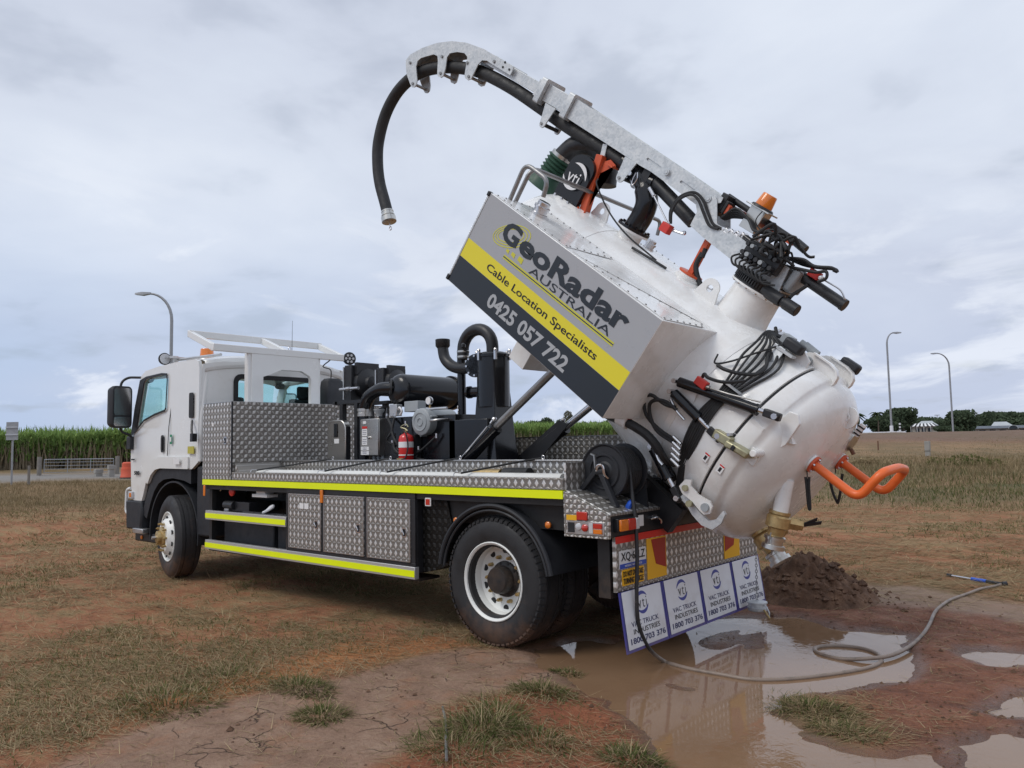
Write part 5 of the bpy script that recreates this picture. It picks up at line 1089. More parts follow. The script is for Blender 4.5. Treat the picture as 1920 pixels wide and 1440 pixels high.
# wheel arch flare (white) and black arch liner
out = [(-5.14, 1.365), (-5.14, 1.518), (-5.95, 1.518), (-6.10, 1.48), (-6.24, 1.37), (-6.34, 1.20)]; inn = [(-6.25, 1.16), (-6.16, 1.28), (-6.04, 1.35), (-5.9, 1.37)]
g = G(); g.plate(out + inn, [], .05, XZ(YC0 + .0)); build('arch_flare', g, 'white_paint', cab, smooth=30, bevel=.012)
g = G(); g.box(-5.46, -5.30, YC0 - .0545, YC0 - .0515, 1.425, 1.50); build('paper_sticker', g, 'ink_white', cab)
arch_o = [(-5.12, 1.36), (-5.9, 1.368), (-6.04, 1.345), (-6.16, 1.27), (-6.26, 1.15), (-6.36, .98), (-6.46, .76)]; arch_i = [(-6.33, .70), (-6.22, .92), (-6.12, 1.07), (-6.0, 1.17), (-5.85, 1.225), (-5.6, 1.245), (-5.3, 1.22), (-5.12, 1.18)]
g = G(); g.plate(arch_o + arch_i, [], .10, XZ(YC0 + .06)); build('arch_trim', g, 'black_plastic', cab, smooth=30, bevel=.008)
g = G(); rings = []
for a in np.linspace(-10, 190, 24): t = math.radians(a); rings.append([(-5.60 + .64 * math.cos(t), .14, .55 + .64 * math.sin(t)), (-5.60 + .64 * math.cos(t), .60, .55 + .64 * math.sin(t)), (-5.60 + .66 * math.cos(t), .60, .55 + .66 * math.sin(t)), (-5.60 + .66 * math.cos(t), .14, .55 + .66 * math.sin(t))])
g.loft(rings); g.box(-6.75, -4.95, .58, 1.86, .95, 1.40); part('wheel_arch_liner', g, 'black_plastic')
g = G(); rings = []
for a in np.linspace(-10, 190, 24): t = math.radians(a); rings.append([(-5.60 + .64 * math.cos(t), 1.84, .55 + .64 * math.sin(t)), (-5.60 + .64 * math.cos(t), 2.3, .55 + .64 * math.sin(t)), (-5.60 + .66 * math.cos(t), 2.3, .55 + .66 * math.sin(t)), (-5.60 + .66 * math.cos(t), 1.84, .55 + .66 * math.sin(t))])
g.loft(rings); part('wheel_arch_liner', g, 'black_plastic')
g = G(); g.box(-5.0, -4.60, .14, .60, .55, 1.40); part('rear_arch_panel', g, 'black_plastic', bevel=.03)
g = G(); g.box(-4.98, -4.62, .60, 2.3, .9, 1.55); part('engine_shroud', g, 'black_chassis')
# bumper
g = G(); g.prism([(-6.90, .54), (-6.46, .54), (-6.42, .78), (-6.46, .93), (-6.78, .935), (-6.93, .92)], 'y', .10, 2.34); part('front_bumper', g, 'black_plastic', bevel=.025)
g = G(); g.tube(fillet([(-6.82, .13, 1.09), (-6.96, .13, 1.07), (-6.97, .13, .76), (-6.86, .13, .74)], .07), .022, 10); part('bumper_bar', g, 'white_satin')
g = G(); g.box(-6.62, -6.32, .07, .2, .50, .565); part('cab_step', g, 'aluminium', bevel=.008)
g = G(); g.box(-6.75, -5.95, .16, .34, .38, .50); part('lower_step_beam', g, 'black_satin', bevel=.02)
g = G(); g.lathe((-6.52, .155, .44), (0, -1, 0), [(.028, 0), (.026, .01), (0, .014)], 12); part('side_marker', g, 'lens_amber')
g = G(); g.box(-6.82, -6.70, .085, .14, .95, 1.05); part('indicator', g, 'lens_clear', bevel=.01); g = G(); g.box(-6.77, -6.71, .08, .085, .975, 1.03); part('side_marker', g, 'lens_amber')
# mirrors
def mirror(s):
    y = lambda v: v if s > 0 else 2.44 - v
    g = G(); g.tube(fillet([(-6.50, y(.19), 2.60), (-6.72, y(.02), 2.61), (-6.74, y(-.06), 2.55), (-6.74, y(-.08), 2.42)], .06), .017, 10); g.tube(fillet([(-6.74, y(-.08), 1.98), (-6.74, y(-.05), 1.86), (-6.72, y(.06), 1.82), (-6.79, y(.11), 1.78)], .05), .017, 10); arm = build('mirror_arm', g, 'black_plastic', cab)
    g = G(); g.sphere((-6.50, y(.20), 2.575), .075, 14, (1.5, .8, .7)); build('mirror_mount', g, 'black_plastic', cab)
    Mx = T(-6.74, y(-.08), 2.20) @ RZ(14 * s)
    g = G(Mx); rings = [];
    for x_, k in ((-.085, .78), (-.06, .93), (0, 1.0), (.055, 1.0), (.062, .97)): rings.append([(x_, a * k, b * k) for a, b in rrect(-.15, -.285, .15, .285, .06)])
    g.loft(rings); mh = build('door_mirror', g, 'black_plastic', cab, smooth=40)
    g = G(Mx @ YZ(.0625)); g.plate(rrect(-.125, -.11, .125, .26, .035), [], .002); g.plate(rrect(-.125, -.26, .125, -.135, .03), [], .002); build('mirror_glass', g, 'chrome', mh, smooth=0, kind='stuff')
mirror(1); mirror(-1)
# interior
g = G(); g.box(-5.2, -5.12, .3, .85, 1.6, 2.28); g.box(-5.55, -5.12, .3, .85, 1.5, 1.68); g.box(-5.19, -5.13, .42, .72, 2.28, 2.46); build('seat', g, 'seat_cloth', cab, bevel=.03)
g = G(); g.box(-5.2, -5.12, 1.55, 2.1, 1.6, 2.28); g.box(-5.55, -5.12, 1.55, 2.1, 1.5, 1.68); g.box(-5.19, -5.13, 1.67, 1.98, 2.28, 2.46); build('seat', g, 'seat_cloth', cab, bevel=.03)
g = G(); g.box(-6.78, -6.35, .2, 2.24, 1.5, 1.86); g.box(-6.5, -5.1, .2, 2.24, 1.36, 1.52); build('dashboard', g, 'seat_cloth', cab, bevel=.03)
g = G(Matrix.Translation((-6.15, 1.8, 1.98)) @ RY(38)); g.tube([Vector((.23 * math.cos(t), .23 * math.sin(t), 0)) for t in np.linspace(0, 6.283, 37)], .016, 8, cap=False); g.box(-.22, .22, -.02, .02, -.02, 0); g.cyl((0, 0, -.25), (0, 0, 0), .03, n=10); build('steering_wheel', g, 'rubber_seal', cab, smooth=40)
# roof fittings
g = G(); g.box(-6.34, -6.26, .42, .50, 2.71, 2.90); g.box(-6.34, -6.26, 1.94, 2.02, 2.71, 2.90); g.box(-6.36, -6.22, .36, 2.08, 2.86, 2.885); build('roof_bar', g, 'aluminium', cab, bevel=.003)
g = G(); g.tube([(-6.3, .50, 2.85), (-5.2, .55, 2.83)], .02, 10); build('roof_tube', g, 'aluminium', cab)
for y in (.36, 2.08):
    g = G(); g.lathe((-6.42, y, 2.86), (1, 0, 0), [(0, -.03), (.05, -.02), (.08, .02), (.085, .05), (.08, .052), (.0, .048)], 20); wl = build('work_light', g, 'black_satin', cab)
    g = G(); g.lathe((-6.365, y, 2.86), (1, 0, 0), [(.072, 0), (.07, .008), (0, .008)], 18); build('lens', g, 'lens_clear', wl)
g = G(); g.lathe((-5.95, .75, 2.83), (0, 0, 1), [(.10, -.02), (.11, .0), (.10, .02), (.0, .02)], 20); bc = build('beacon', g, 'aluminium', cab, label='amber beacon on the cab roof'); g = G(); g.lathe((-5.95, .75, 2.85), (0, 0, 1), [(.098, 0), (.094, .02), (.086, .13), (.08, .14), (0, .142)], 20); build('lens', g, 'lens_amber', bc)
g = G(); g.sphere((-6.52, .32, 2.66), .035, 10); build('marker_light', g, 'black_satin', cab)
g = G(); g.tube(crom([(-5.05, .10, 1.96), (-4.98, .06, 1.87), (-4.93, .04, 1.80), (-4.9, .04, 1.78)], 4), .014, 8); g.box(-4.94, -4.88, .02, .08, 1.70, 1.80); part('stay_rod', g, 'black_satin')
g = G(); g.tube([(-4.6, 1.22, 2.85), (-4.62, 1.24, 3.28)], [.004, .002], 6); part('antenna', g, 'black_satin')
# snorkel / air intake behind the cab (right)
g = G(); g.loft([[(x_, y_, z_) for x_, y_ in rrect(-4.75 + a, 1.72 + a, -4.50 - a, 2.02 - a, .05)] for z_, a in ((1.9, 0), (2.3, .0), (2.50, .02), (2.54, .05))]); part('air_intake', g, 'black_plastic', smooth=50)
g = G(); g.tube(crom([(-4.62, 1.85, 2.53), (-4.6, 1.83, 2.66), (-4.62, 1.72, 2.70), (-4.5, 1.75, 2.78)], 5), .008, 6); part('cable', g, 'rubber')
# ---------------- boom rest over the cab
def bar(a, b, w_=.085, h_=.065, name='rack_bar', par=None, mat='white_paint'):
    g = G(); g.tube([a, b], 1, flat=(w_, h_, (0, 0, 1))); return build(name, g, mat, par or rack, bevel=.006)
g = G(); g.tube([(-4.52, .07, 2.825), (-4.52, 2.03, 2.825)], 1, flat=(.085, .07, (0, 0, 1))); rack = part('boom_rest', g, 'white_paint', bevel=.006, label='white boom rest frame over the cab')
for y in (.10, 1.10, 2.0): bar((-4.545, y, 2.83), (-5.14, y, 3.055))
bar((-5.12, .075, 3.05), (-5.12, 2.03, 3.05))
g = G(); g.prism([(.58, 2.14), (.74, 2.14), (.74, 2.50), (.84, 2.53), (1.0, 2.60), (1.3, 2.60), (1.42, 2.54), (1.44, 2.50), (1.44, 2.14), (1.56, 2.14), (1.56, 2.785), (.58, 2.785)], 'x', -4.55, -4.49)
build('arched_plate', g, 'white_paint', rack, bevel=.004)
for y in (.60, 1.54): g = G(); g.box(-4.60, -4.51, y - .06, y + .06, 2.142, 2.785); build('upright', g, 'white_paint', rack, bevel=.006)
g = G(); g.tube([Vector((-4.5, 1.12 + .02 * math.cos(t), 2.885 + .022 * math.sin(t))) for t in np.linspace(0, 6.28, 13)], .006, 6, cap=False); build('shackle', g, 'chrome', rack)
g = G(); g.lathe((-4.50, 2.06, 2.82), (1, -.35, 0), [(0, -.03), (.05, -.03), (.085, .0), (.09, .04), (.082, .045), (.0, .042)], 24); wl = part('work_light', g, 'black_satin', label='round LED work light at the end of the boom rest')
for k in range(7):
    a = 6.283 * k / 6; rr_ = .05 if k < 6 else 0; dv = Vector((1, -.35, 0)).normalized(); sv = Vector((.35, 1, 0)).normalized(); c_ = Vector((-4.50, 2.06, 2.82)) + dv * .043 + sv * rr_ * math.cos(a) + Vector((0, 0, rr_ * math.sin(a)))
    g = G(); g.cyl(c_, c_ + dv * .005, .017, n=10); build('led', g, 'lens_clear', wl)
# ================================================================== POWER PACK ON THE DECK
def flange_ring(g, c, d, r, th=.02, nb=8, br=.012, rb=None):
    g.cyl(Vector(c) - Vector(d).normalized() * th / 2, Vector(c) + Vector(d).normalized() * th / 2, r, n=28); a, b = frame(d)
    for k in range(nb):
        t = 6.283 * k / nb; p = Vector(c) + (a * math.cos(t) + b * math.sin(t)) * (rb or r * .85); g.cyl(p - Vector(d).normalized() * (th / 2 + .014), p + Vector(d).normalized() * (th / 2 + .014), br, n=6)
g = G(); g.box(-3.45, -.98, 1.12, 1.9, 1.24, 1.30); g.box(-2.85, -1.45, 1.10, 2.0, 1.30, 1.92); g.box(-1.55, -1.0, 1.10, 1.42, 1.25, 1.86); part('power_pack_enclosure', g, 'black_gloss', bevel=.01, label='glossy black power pack enclosure')
# silencer drum, axis across the truck
dx, dz, dr = -2.43, 2.225, .185
g = G(); g.lathe((dx, 1.12, dz), (0, 1, 0), [(0, 0), (.08, .005), (.14, .02), (.17, .05), (dr, .09), (dr, .86), (dr + .02, .86), (dr + .02, .91), (dr - .01, .91), (.1, .96), (0, .98)], 48); dm = part('silencer_drum', g, 'black_gloss', smooth=40, label='horizontal glossy black silencer drum')
g = G(); flange_ring(g, (dx - .10, 1.17, dz + .03), (-.75, -.75, 0), .11, .022, 8, .011); build('bolted_flange', g, 'black_satin', dm, kind='stuff')
pts = crom([(dx - .08, 1.20, dz + .03), (dx - .28, 1.16, dz + .03), (dx - .50, 1.17, dz - .04), (dx - .60, 1.18, dz - .15), (dx - .62, 1.18, dz - .20)], 6)
g = G(); g.tube(pts, .075, 18); build('elbow_pipe', g, 'black_gloss', dm)
e = pts[-1]
g = G(); g.lathe(e + Vector((0, 0, .02)), (0, 0, -1), [(.08, 0), (.083, .0), (.083, .03), (.078, .035), (.078, .05), (.083, .055), (.083, .09), (.075, .09)], 24); g.box(e.x + .07, e.x + .13, e.y - .03, e.y + .03, e.z - .07, e.z + .01); build('hose_clamp', g, 'stainless', dm)
g = G(); g.cyl(e - Vector((0, 0, .07)), e - Vector((0, 0, .7)), .07, n=18); g.cyl((e.x + .2, 1.3, 1.3), (e.x + .2, 1.3, 2.05), .05, n=14); build('down_pipe', g, 'black_gloss', dm, kind='stuff')
# frame / platform at left
g = G(); g.box(-3.55, -3.0, 1.1, 1.18, 2.11, 2.15); g.box(-3.55, -3.0, 1.5, 1.58, 2.11, 2.15); g.box(-3.50, -3.46, 1.1, 1.58, 2.112, 2.148)
for x, y in ((-3.38, 1.12), (-3.1, 1.12), (-3.38, 1.54), (-3.1, 1.54)): g.box(x - .03, x + .03, y - .02, y + .04, 1.26, 2.11)
part('frame_stand', g, 'black_satin', kind='stuff')
# stainless hydraulic tank
g = G(); prof = [(-3.54, 1.26), (-3.19, 1.26), (-3.19, 1.80)] + [(-3.19 - .11 + .11 * math.cos(a), 1.80 + .12 * math.sin(a)) for a in np.linspace(0.2, 1.57, 6)] + [(-3.44 - .10 * math.sin(a), 1.82 + .10 * math.cos(a)) for a in np.linspace(0, 1.57, 6)]
g.prism(prof, 'y', 1.02, 1.10); ht = part('hydraulic_tank', g, 'stainless', bevel=.008); g = G(); g.box(-3.20, -3.184, 1.03, 1.09, 1.27, 1.84); build('seam', g, 'black_satin', ht)
g = G(); g.box(-3.40, -3.34, 1.008, 1.02, 1.72, 1.88); build('sight_glass', g, 'black_satin', ht, bevel=.004); g = G(); g.box(-3.385, -3.355, 1.005, 1.008, 1.735, 1.865); build('gauge_slot', g, 'window_dark', ht)
g = G(); g.box(-3.40, -3.31, 1.016, 1.0195, 1.645, 1.70); build('label', g, 'ink_white', ht)
# electrical control box
g = G(); g.box(-2.90, -2.575, 1.02, 1.30, 1.50, 1.915); cbx = part('control_box', g, 'stainless', bevel=.005, label='stainless control box with paper labels')
g = G(); g.box(-2.895, -2.58, 1.008, 1.019, 1.505, 1.91); build('box_door', g, 'stainless', cbx, bevel=.003)
for x0, x1, z0, z1, m_ in ((-2.86, -2.77, 1.62, 1.71, 'ink_white'), (-2.86, -2.77, 1.72, 1.80, 'ink_white'), (-2.86, -2.77, 1.805, 1.83, 'red_tape'), (-2.845, -2.79, 1.86, 1.89, 'ink_white'), (-2.88, -2.74, 1.56, 1.60, 'ink_white'), (-2.88, -2.74, 1.51, 1.55, 'ink_white')):
    g = G(); g.box(x0, x1, 1.0055, 1.008, z0, z1); build('label', g, m_, cbx)
g = G()
for z in (1.64, 1.66, 1.68, 1.74, 1.76, 1.78, 1.57, 1.585, 1.525, 1.54): g.box(-2.85, -2.78, 1.0045, 1.0053, z, z + .005)
build('printed_lines', g, 'ink_navy', cbx, kind='stuff')
g = G(); g.tube([(-2.76, 1.0, 1.70), (-2.71, .985, 1.695)], .009, 8); g.cyl((-2.735, 1.008, 1.70), (-2.735, .985, 1.70), .014, n=10); build('latch', g, 'chrome', cbx)
for k in range(3): g = G(); g.lathe((-2.76 + k * .075, 1.10, 1.50), (0, 0, -1), [(.018, 0), (.018, .02), (.024, .02), (.024, .035), (.016, .04), (.016, .07)], 10); build('cable_gland', g, 'grey_cast', cbx)
# fire extinguisher (a thing of its own)
ex, ey = -2.02, .93; fe = empty('fire_extinguisher', (ex, ey, 1.44), 'red fire extinguisher with a white band in front of the power pack', 'fire extinguisher')
g = G(); g.lathe((ex, ey, 1.44), (0, 0, 1), [(.075, 0), (.079, .01), (.079, .235), (.07, .265), (.045, .285), (.026, .29), (.026, .30), (0, .30)], 32); build('cylinder', g, 'red_paint', fe, smooth=50)
g = G(); g.lathe((ex, ey, 1.585), (0, 0, 1), [(.0795, 0), (.0803, 0), (.0803, .06), (.0795, .06)], 32); build('white_band', g, 'ink_white', fe)
g = G(); g.lathe((ex, ey, 1.50), (0, 0, 1), [(.0795, 0), (.0802, 0), (.0802, .012), (.0795, .012)], 32); build('white_band', g, 'ink_white', fe)
g = G(); g.box(ex - .055, ex + .045, ey - .083, ey - .079, 1.445, 1.475); g.tube([(ex, ey, 1.74), (ex, ey, 1.79)], .014, 8); build('nozzle_head', g, 'brass', fe)
g = G(); g.tube(crom([(ex + .05, ey - .02, 1.76), (ex, ey - .02, 1.785), (ex - .05, ey - .03, 1.80), (ex + .03, ey - .03, 1.83), (ex + .07, ey - .03, 1.80)], 4), .007, 6); build('lever', g, 'zinc_yellow', fe)
g = G(); g.tube(crom([(ex + .02, ey - .05, 1.76), (ex + .07, ey - .06, 1.72), (ex + .085, ey - .05, 1.6), (ex + .07, ey - .07, 1.48), (ex + .03, ey - .09, 1.46)], 5), .008, 6); build('hose', g, 'rubber', fe)
g = G(); g.box(ex - .06, ex + .06, 1.005, 1.09, 1.28, 1.72); part('extinguisher_bracket', g, 'black_satin')
# grey filter housing
g = G(); fc = (-1.86, .98, 1.852); g.lathe(fc, (0, 1, 0), [(0, .004), (.03, .004), (.035, -.004), (.045, -.004), (.05, .004), (.085, .004), (.09, -.002), (.10, -.002), (.105, .006), (.13, .012), (.142, .02), (.146, .05), (.140, .055), (.138, .44), (.12, .46), (0, .46)], 40); fh = part('filter_housing', g, 'grey_cast', smooth=30, label='round grey air filter housing')
for a in (20, 140, 260):
    t = math.radians(a); g = G(); p = Vector((fc[0] + .147 * math.cos(t), fc[1] + .04, fc[2] + .147 * math.sin(t))); g.tube([p, p + Vector((0, .12, 0))], .01, 8); g.sphere(p, .014, 8); build('clip', g, 'grey_cast', fh)
g = G(); g.tube(crom([(-1.72, 1.0, 1.86), (-1.66, .98, 1.86), (-1.60, 1.0, 1.865), (-1.56, 1.1, 1.87)], 4), .012, 8); part('pipe_stub', g, 'aluminium')
g = G(); g.box(-2.22, -2.0, 1.08, 1.2, 1.97, 2.085); part('junction_box', g, 'grey_cast', bevel=.006)
g = G(); g.lathe((-1.82, 1.08, 2.075), (0, -1, 0), [(0, -.02), (.042, -.02), (.046, 0), (.042, .012), (0, .008)], 24); gp = part('pressure_gauge', g, 'chrome'); g = G(); g.cyl((-1.82, 1.067, 2.075), (-1.82, 1.065, 2.075), .037, n=20); build('gauge_face', g, 'ink_white', gp); g = G(); g.cyl((-1.82, 1.09, 1.98), (-1.82, 1.09, 2.04), .01, n=8); build('stem', g, 'brass', gp)
g = G(); g.tube([(-2.0, 1.08, 1.985), (-1.55, 1.08, 1.985)], .014, 8); part('chrome_rail', g, 'chrome')
g = G(); g.lathe((-2.62, 1.06, 2.00), (0, 0, 1), [(.0, -.06), (.03, -.06), (.035, -.03), (.06, 0), (.062, .02), (0, .02)], 16); part('relief_valve', g, 'grey_cast')
g = G(); g.box(-2.42, -2.30, 1.04, 1.12, 1.93, 2.06); part('small_box', g, 'aluminium', bevel=.004)
g = G(); g.tube(crom([(-2.28, 1.05, 2.0), (-2.24, 1.03, 2.02), (-2.20, 1.03, 1.98), (-2.24, 1.04, 1.94)], 4), .012, 8); part('white_tap', g, 'ink_white')
g = G(); g.cyl((-1.15, 1.32, 2.15), (-1.45, 1.30, 2.147), .055, n=18); g.cyl((-1.43, 1.28, 2.147), (-1.40, 1.28, 2.147), .065, n=18); part('stub_pipe', g, 'black_gloss')
# vertical post, U bend and cyclone filter
g = G(); g.tube([(-1.55, 1.3, 1.26), (-1.55, 1.3, 2.60)], .045, 18); vp = part('riser_pipe', g, 'black_gloss')
g = G(); 
for k in range(9): g.box(-1.558 + .006 * (k % 2), -1.548 + .006 * (k % 2), 1.238, 1.2445, 1.72 + k * .034, 1.742 + k * .034)
build('white_marking', g, 'ink_white', vp, kind='stuff')
g = G(); pts = [Vector((-1.52, 1.3, 2.50))] + [Vector((-1.31 - .212 * math.cos(a), 1.3, 2.60 + .20 * math.sin(a))) for a in np.linspace(0, math.pi, 17)] + [Vector((-1.098, 1.3, 2.50))]; g.tube(pts, .063, 20); ub = part('u_bend_pipe', g, 'black_satin', label='black U bend pipe above the cyclone')
g = G(); 
for z in (2.53, 2.585): g.lathe((-1.52, 1.3, z), (0, 0, 1), [(.064, -.012), (.068, -.01), (.068, .01), (.064, .012)], 20)
build('clamp_band', g, 'stainless', ub, kind='stuff')
g = G(); g.lathe((-1.093, 1.3, 1.98), (0, 0, 1), [(.168, 0), (.168, .5), (.178, .505), (.178, .53), (.165, .545), (.11, .562), (0, .57)], 48); cyc = part('cyclone_filter', g, 'black_gloss', smooth=35, label='tall glossy black cyclone canister')
g = G(); g.loft([[(-1.093 + a * s, 1.3 + b * s2, z) for a, b in ((-1, -1), (1, -1), (1, 1), (-1, 1))] for z, s, s2 in ((1.26, .215, .20), (1.60, .155, .155), (2.12, .122, .122))]); build('skirt', g, 'black_gloss', cyc, bevel=.005)
for a in (0, 60, 120, 180, 240, 300):
    t = math.radians(a + 20); p = Vector((-1.093 + .180 * math.cos(t), 1.3 + .180 * math.sin(t), 2.49)); g = G(); g.box(p.x - .012, p.x + .012, p.y - .012, p.y + .012, 2.45, 2.545); g.sphere((p.x, p.y, 2.55), .018, 8); build('toggle_clamp', g, 'chrome', cyc)
for k in range(1): g = G(); g.tube(crom([(-1.28, 1.14, 2.55), (-1.31, 1.10, 2.57), (-1.30, 1.08, 2.61)], 3), .008, 6); g.sphere((-1.30, 1.08, 2.61), .03, 6); build('wing_knob', g, 'black_satin', cyc)
pts = crom([(-1.80, 1.27, 2.72), (-1.80, 1.27, 2.66), (-1.77, 1.27, 2.54), (-1.68, 1.27, 2.455), (-1.55, 1.26, 2.41), (-1.40, 1.25, 2.40), (-1.28, 1.20, 2.40)], 6)
g = G(); g.tube(pts, .06, 20); ip = part('intake_pipe', g, 'black_satin'); g = G(); g.lathe((-1.80, 1.27, 2.65), (0, 0, 1), [(.062, 0), (.078, .02), (.08, .09), (.072, .095), (.06, .08), (0, .075)], 24); build('intake_cap', g, 'rubber_seal', ip)
g = G(); fcp, fd = Vector((-1.22, 1.16, 2.405)), Vector((.15, -1, 0)).normalized(); g.cyl(fcp - fd * .02, fcp + fd * .0, .12, n=32); g.cyl(fcp - fd * .12, fcp, .085, n=28); fl_ = build('blank_flange', g, 'black_gloss', cyc)
a_, b_ = frame(fd)
for k in range(8): t = 6.283 * k / 8; p = fcp + (a_ * math.cos(t) + b_ * math.sin(t)) * .10; g = G(); g.cyl(p, p + fd * .014, .012, n=6); build('bolt', g, 'chrome', cyc)
# cooler cores
for i, (x0, x1, y0, y1, z0, z1) in enumerate(((-3.55, -3.42, 1.28, 1.72, 2.16, 2.60), (-3.02, -2.9, 1.35, 1.7, 2.2, 2.53))):
    g = G(); g.box(x0, x1, y0, y1, z0, z1); ck = part('oil_cooler', g, 'black_satin', bevel=.006)
    g = G(); g.box(x0 - .02, x0, y0 - .012, y1, z0 + .02, z1 - .02); build('fin_edge', g, 'aluminium', ck)
    g = G(); g.lathe((x1, (y0 + y1) / 2, (z0 + z1) / 2), (1, 0, 0), [(min(.19, (y1 - y0) * .45), 0), (min(.18, (y1 - y0) * .42), .06), (.09, .1), (.08, .14), (0, .15)], 20); g.box(x1, x1 + .05, y0 + .05, y1 - .05, z1 - .12, z1 + .03); build('fan_shroud', g, 'black_satin', ck, smooth=30)
g = G(); g.tube([(-3.56, 1.22, 2.30), (-3.2, 1.22, 2.30)], .02, 10); g.tube([(-3.42, 1.22, 2.30), (-3.36, 1.22, 2.30)], .03, 8); part('cooler_fitting', g, 'chrome')
# general hose clutter of the pack
for i in range(9):
    r_ = random.Random(i + 300); a = Vector((r_.uniform(-2.5, -1.65), 1.05, r_.uniform(1.4, 1.95))); b = Vector((r_.uniform(-2.5, -1.65), 1.06, r_.uniform(1.3, 1.6)))
    g = G(); g.tube(crom([a, a.lerp(b, .3) + Vector((r_.uniform(-.1, .1), -.04, -.05)), a.lerp(b, .7) + Vector((r_.uniform(-.1, .1), -.05, -.03)), b], 5), r_.choice((.008, .012, .014)), 8); h_ = part('pack_hose', g, 'rubber')
    g = G(); g.cyl(a + Vector((0, 0, -.02)), a + Vector((0, 0, .03)), .016, n=6); build('fitting', g, 'chrome', h_)
# lift rams
for y in (.86, 1.58):
    lo, mid, hi = Vector((-1.25, y, 1.30)), Vector((-.66, y, 1.765)), Vector((.08, y, 2.27))
    if y > 1: lo, mid, hi = Vector((-1.25, y, 1.22)), Vector((-.40, y, 1.755)), Vector((.08, y, 2.05))
    d = (mid - lo).normalized(); g = G(); g.cyl(lo, mid, .062, n=24); g.cyl(mid - d * .05, mid, .068, n=24); rm = part('lift_ram', g, 'black_gloss', label='near lift ram' if y < 1 else 'far lift ram')
    g = G(); g.cyl(mid, mid + (hi - mid) * 1.25, .036, n=20); build('rod', g, 'chrome' if y > 1 else 'grey_pipe', rm)
    g = G(); g.tube([lo + Vector((.1, -.07, .10)), mid + Vector((-.05, -.072, .0))], .009, 8); build('oil_line', g, 'chrome', rm)
    g = G(); g.sphere(mid + Vector((-.0, -.03, .07)), .025, 8); g.tube([mid + Vector((-.03, -.05, .03)), mid + Vector((.0, -.03, .08))], .012, 6); build('port_fitting', g, 'chrome', rm)
    if y > 1:
        g = G(); n_ = Vector((-d.z, 0, d.x)); q = lambda s, t, yy: lo + d * s + n_ * t + Vector((0, yy, 0)); L_ = (mid - lo).length
        g.loft([[q(.1, .05, -.08), q(L_ + .02, .07, -.08), q(L_ + .1, -.03, -.08), q(.15, -.20, -.08)], [q(.1, .05, -.065), q(L_ + .02, .07, -.065), q(L_ + .1, -.03, -.065), q(.15, -.20, -.065)]]); build('ram_cradle', g, 'black_satin', rm)
    g = G(); g.box(-1.40, -1.1, y - .1, y - .07, 1.24, 1.42); g.box(-1.40, -1.1, y + .07, y + .1, 1.24, 1.42); part('ram_foot', g, 'black_satin', kind='stuff')
# ================================================================== TIPPED TANK (built in its own tilted frame)
TC = Vector((0, 1.22, .23)); TRAD = .72
def GT(): return G(TANK)
X = Vector((1, 0, 0))
def tw(x, y, z): return TANK @ Vector((x, y, z))
g = GT(); dish = [(TRAD * math.sin(a), -2.22 - .34 * math.cos(a)) for a in np.linspace(0.001, math.pi / 2, 12)]
rings = []
for r_, x_ in [(max(.66 / .72 * q, .002), h) for q, h in dish] + [(.66, -1.5), (.66, -.9), (.672, -.6), (.70, -.3), (TRAD, -.05), (TRAD, .42), (TRAD + .028, .47), (TRAD + .03, .66), (TRAD - .02, .665), (.002, .665)]:
    cz_ = .23 + max(0, .06 * min(1, (TRAD - r_) / .06)) if x_ < .3 else .23
    rings.append([(x_, 1.22 - r_ * math.cos(t), cz_ + r_ * math.sin(t)) for t in np.linspace(0, 2 * math.pi, 96, endpoint=False)])
g.loft(rings)
tank = part('tank', g, 'tank_paint', smooth=40, label='big white cylindrical debris tank tipped up')
g = GT(); g.lathe((0, 1.22, .23), X, [(TRAD + .002, .663), (TRAD + .014, .663), (TRAD + .014, .682), (TRAD + .002, .682)], 96, closed=True); build('door_seal', g, 'rubber_seal', tank)
for x_, R_b, zb_ in ((-1.55, .66, .29), (.2, .72, .23)):
    g = GT(); g.lathe((0, 1.22, zb_), X, [(R_b, x_ - .03), (R_b + .004, x_ - .028), (R_b + .004, x_ + .028), (R_b, x_ + .03)], 96, closed=True); build('weld_band', g, 'tank_paint', tank)
# rear door
R1 = TRAD + .03
door_prof = [(R1 - .02, .682), (R1, .686), (R1, .80), (R1 - .012, .815)] + [(.16 + (R1 - .03 - .16) * math.cos(a) ** .85, .815 + .275 * math.sin(a)) for a in np.linspace(0.05, 1.35, 12)] + [(0, 1.09)]
g = GT(); g.lathe((0, 1.22, .23), X, door_prof, 96); door = part('rear_door', g, 'tank_paint', smooth=45, label='domed white rear door of the tank')
def dome_x(dy, dz):
    r = math.hypot(dy, dz); best = .8
    for (r0, h0), (r1, h1) in zip(door_prof[3:], door_prof[4:]):
        if r1 <= r <= r0: t = (r0 - r) / max(r0 - r1, 1e-6); return h0 + (h1 - h0) * t
    return best
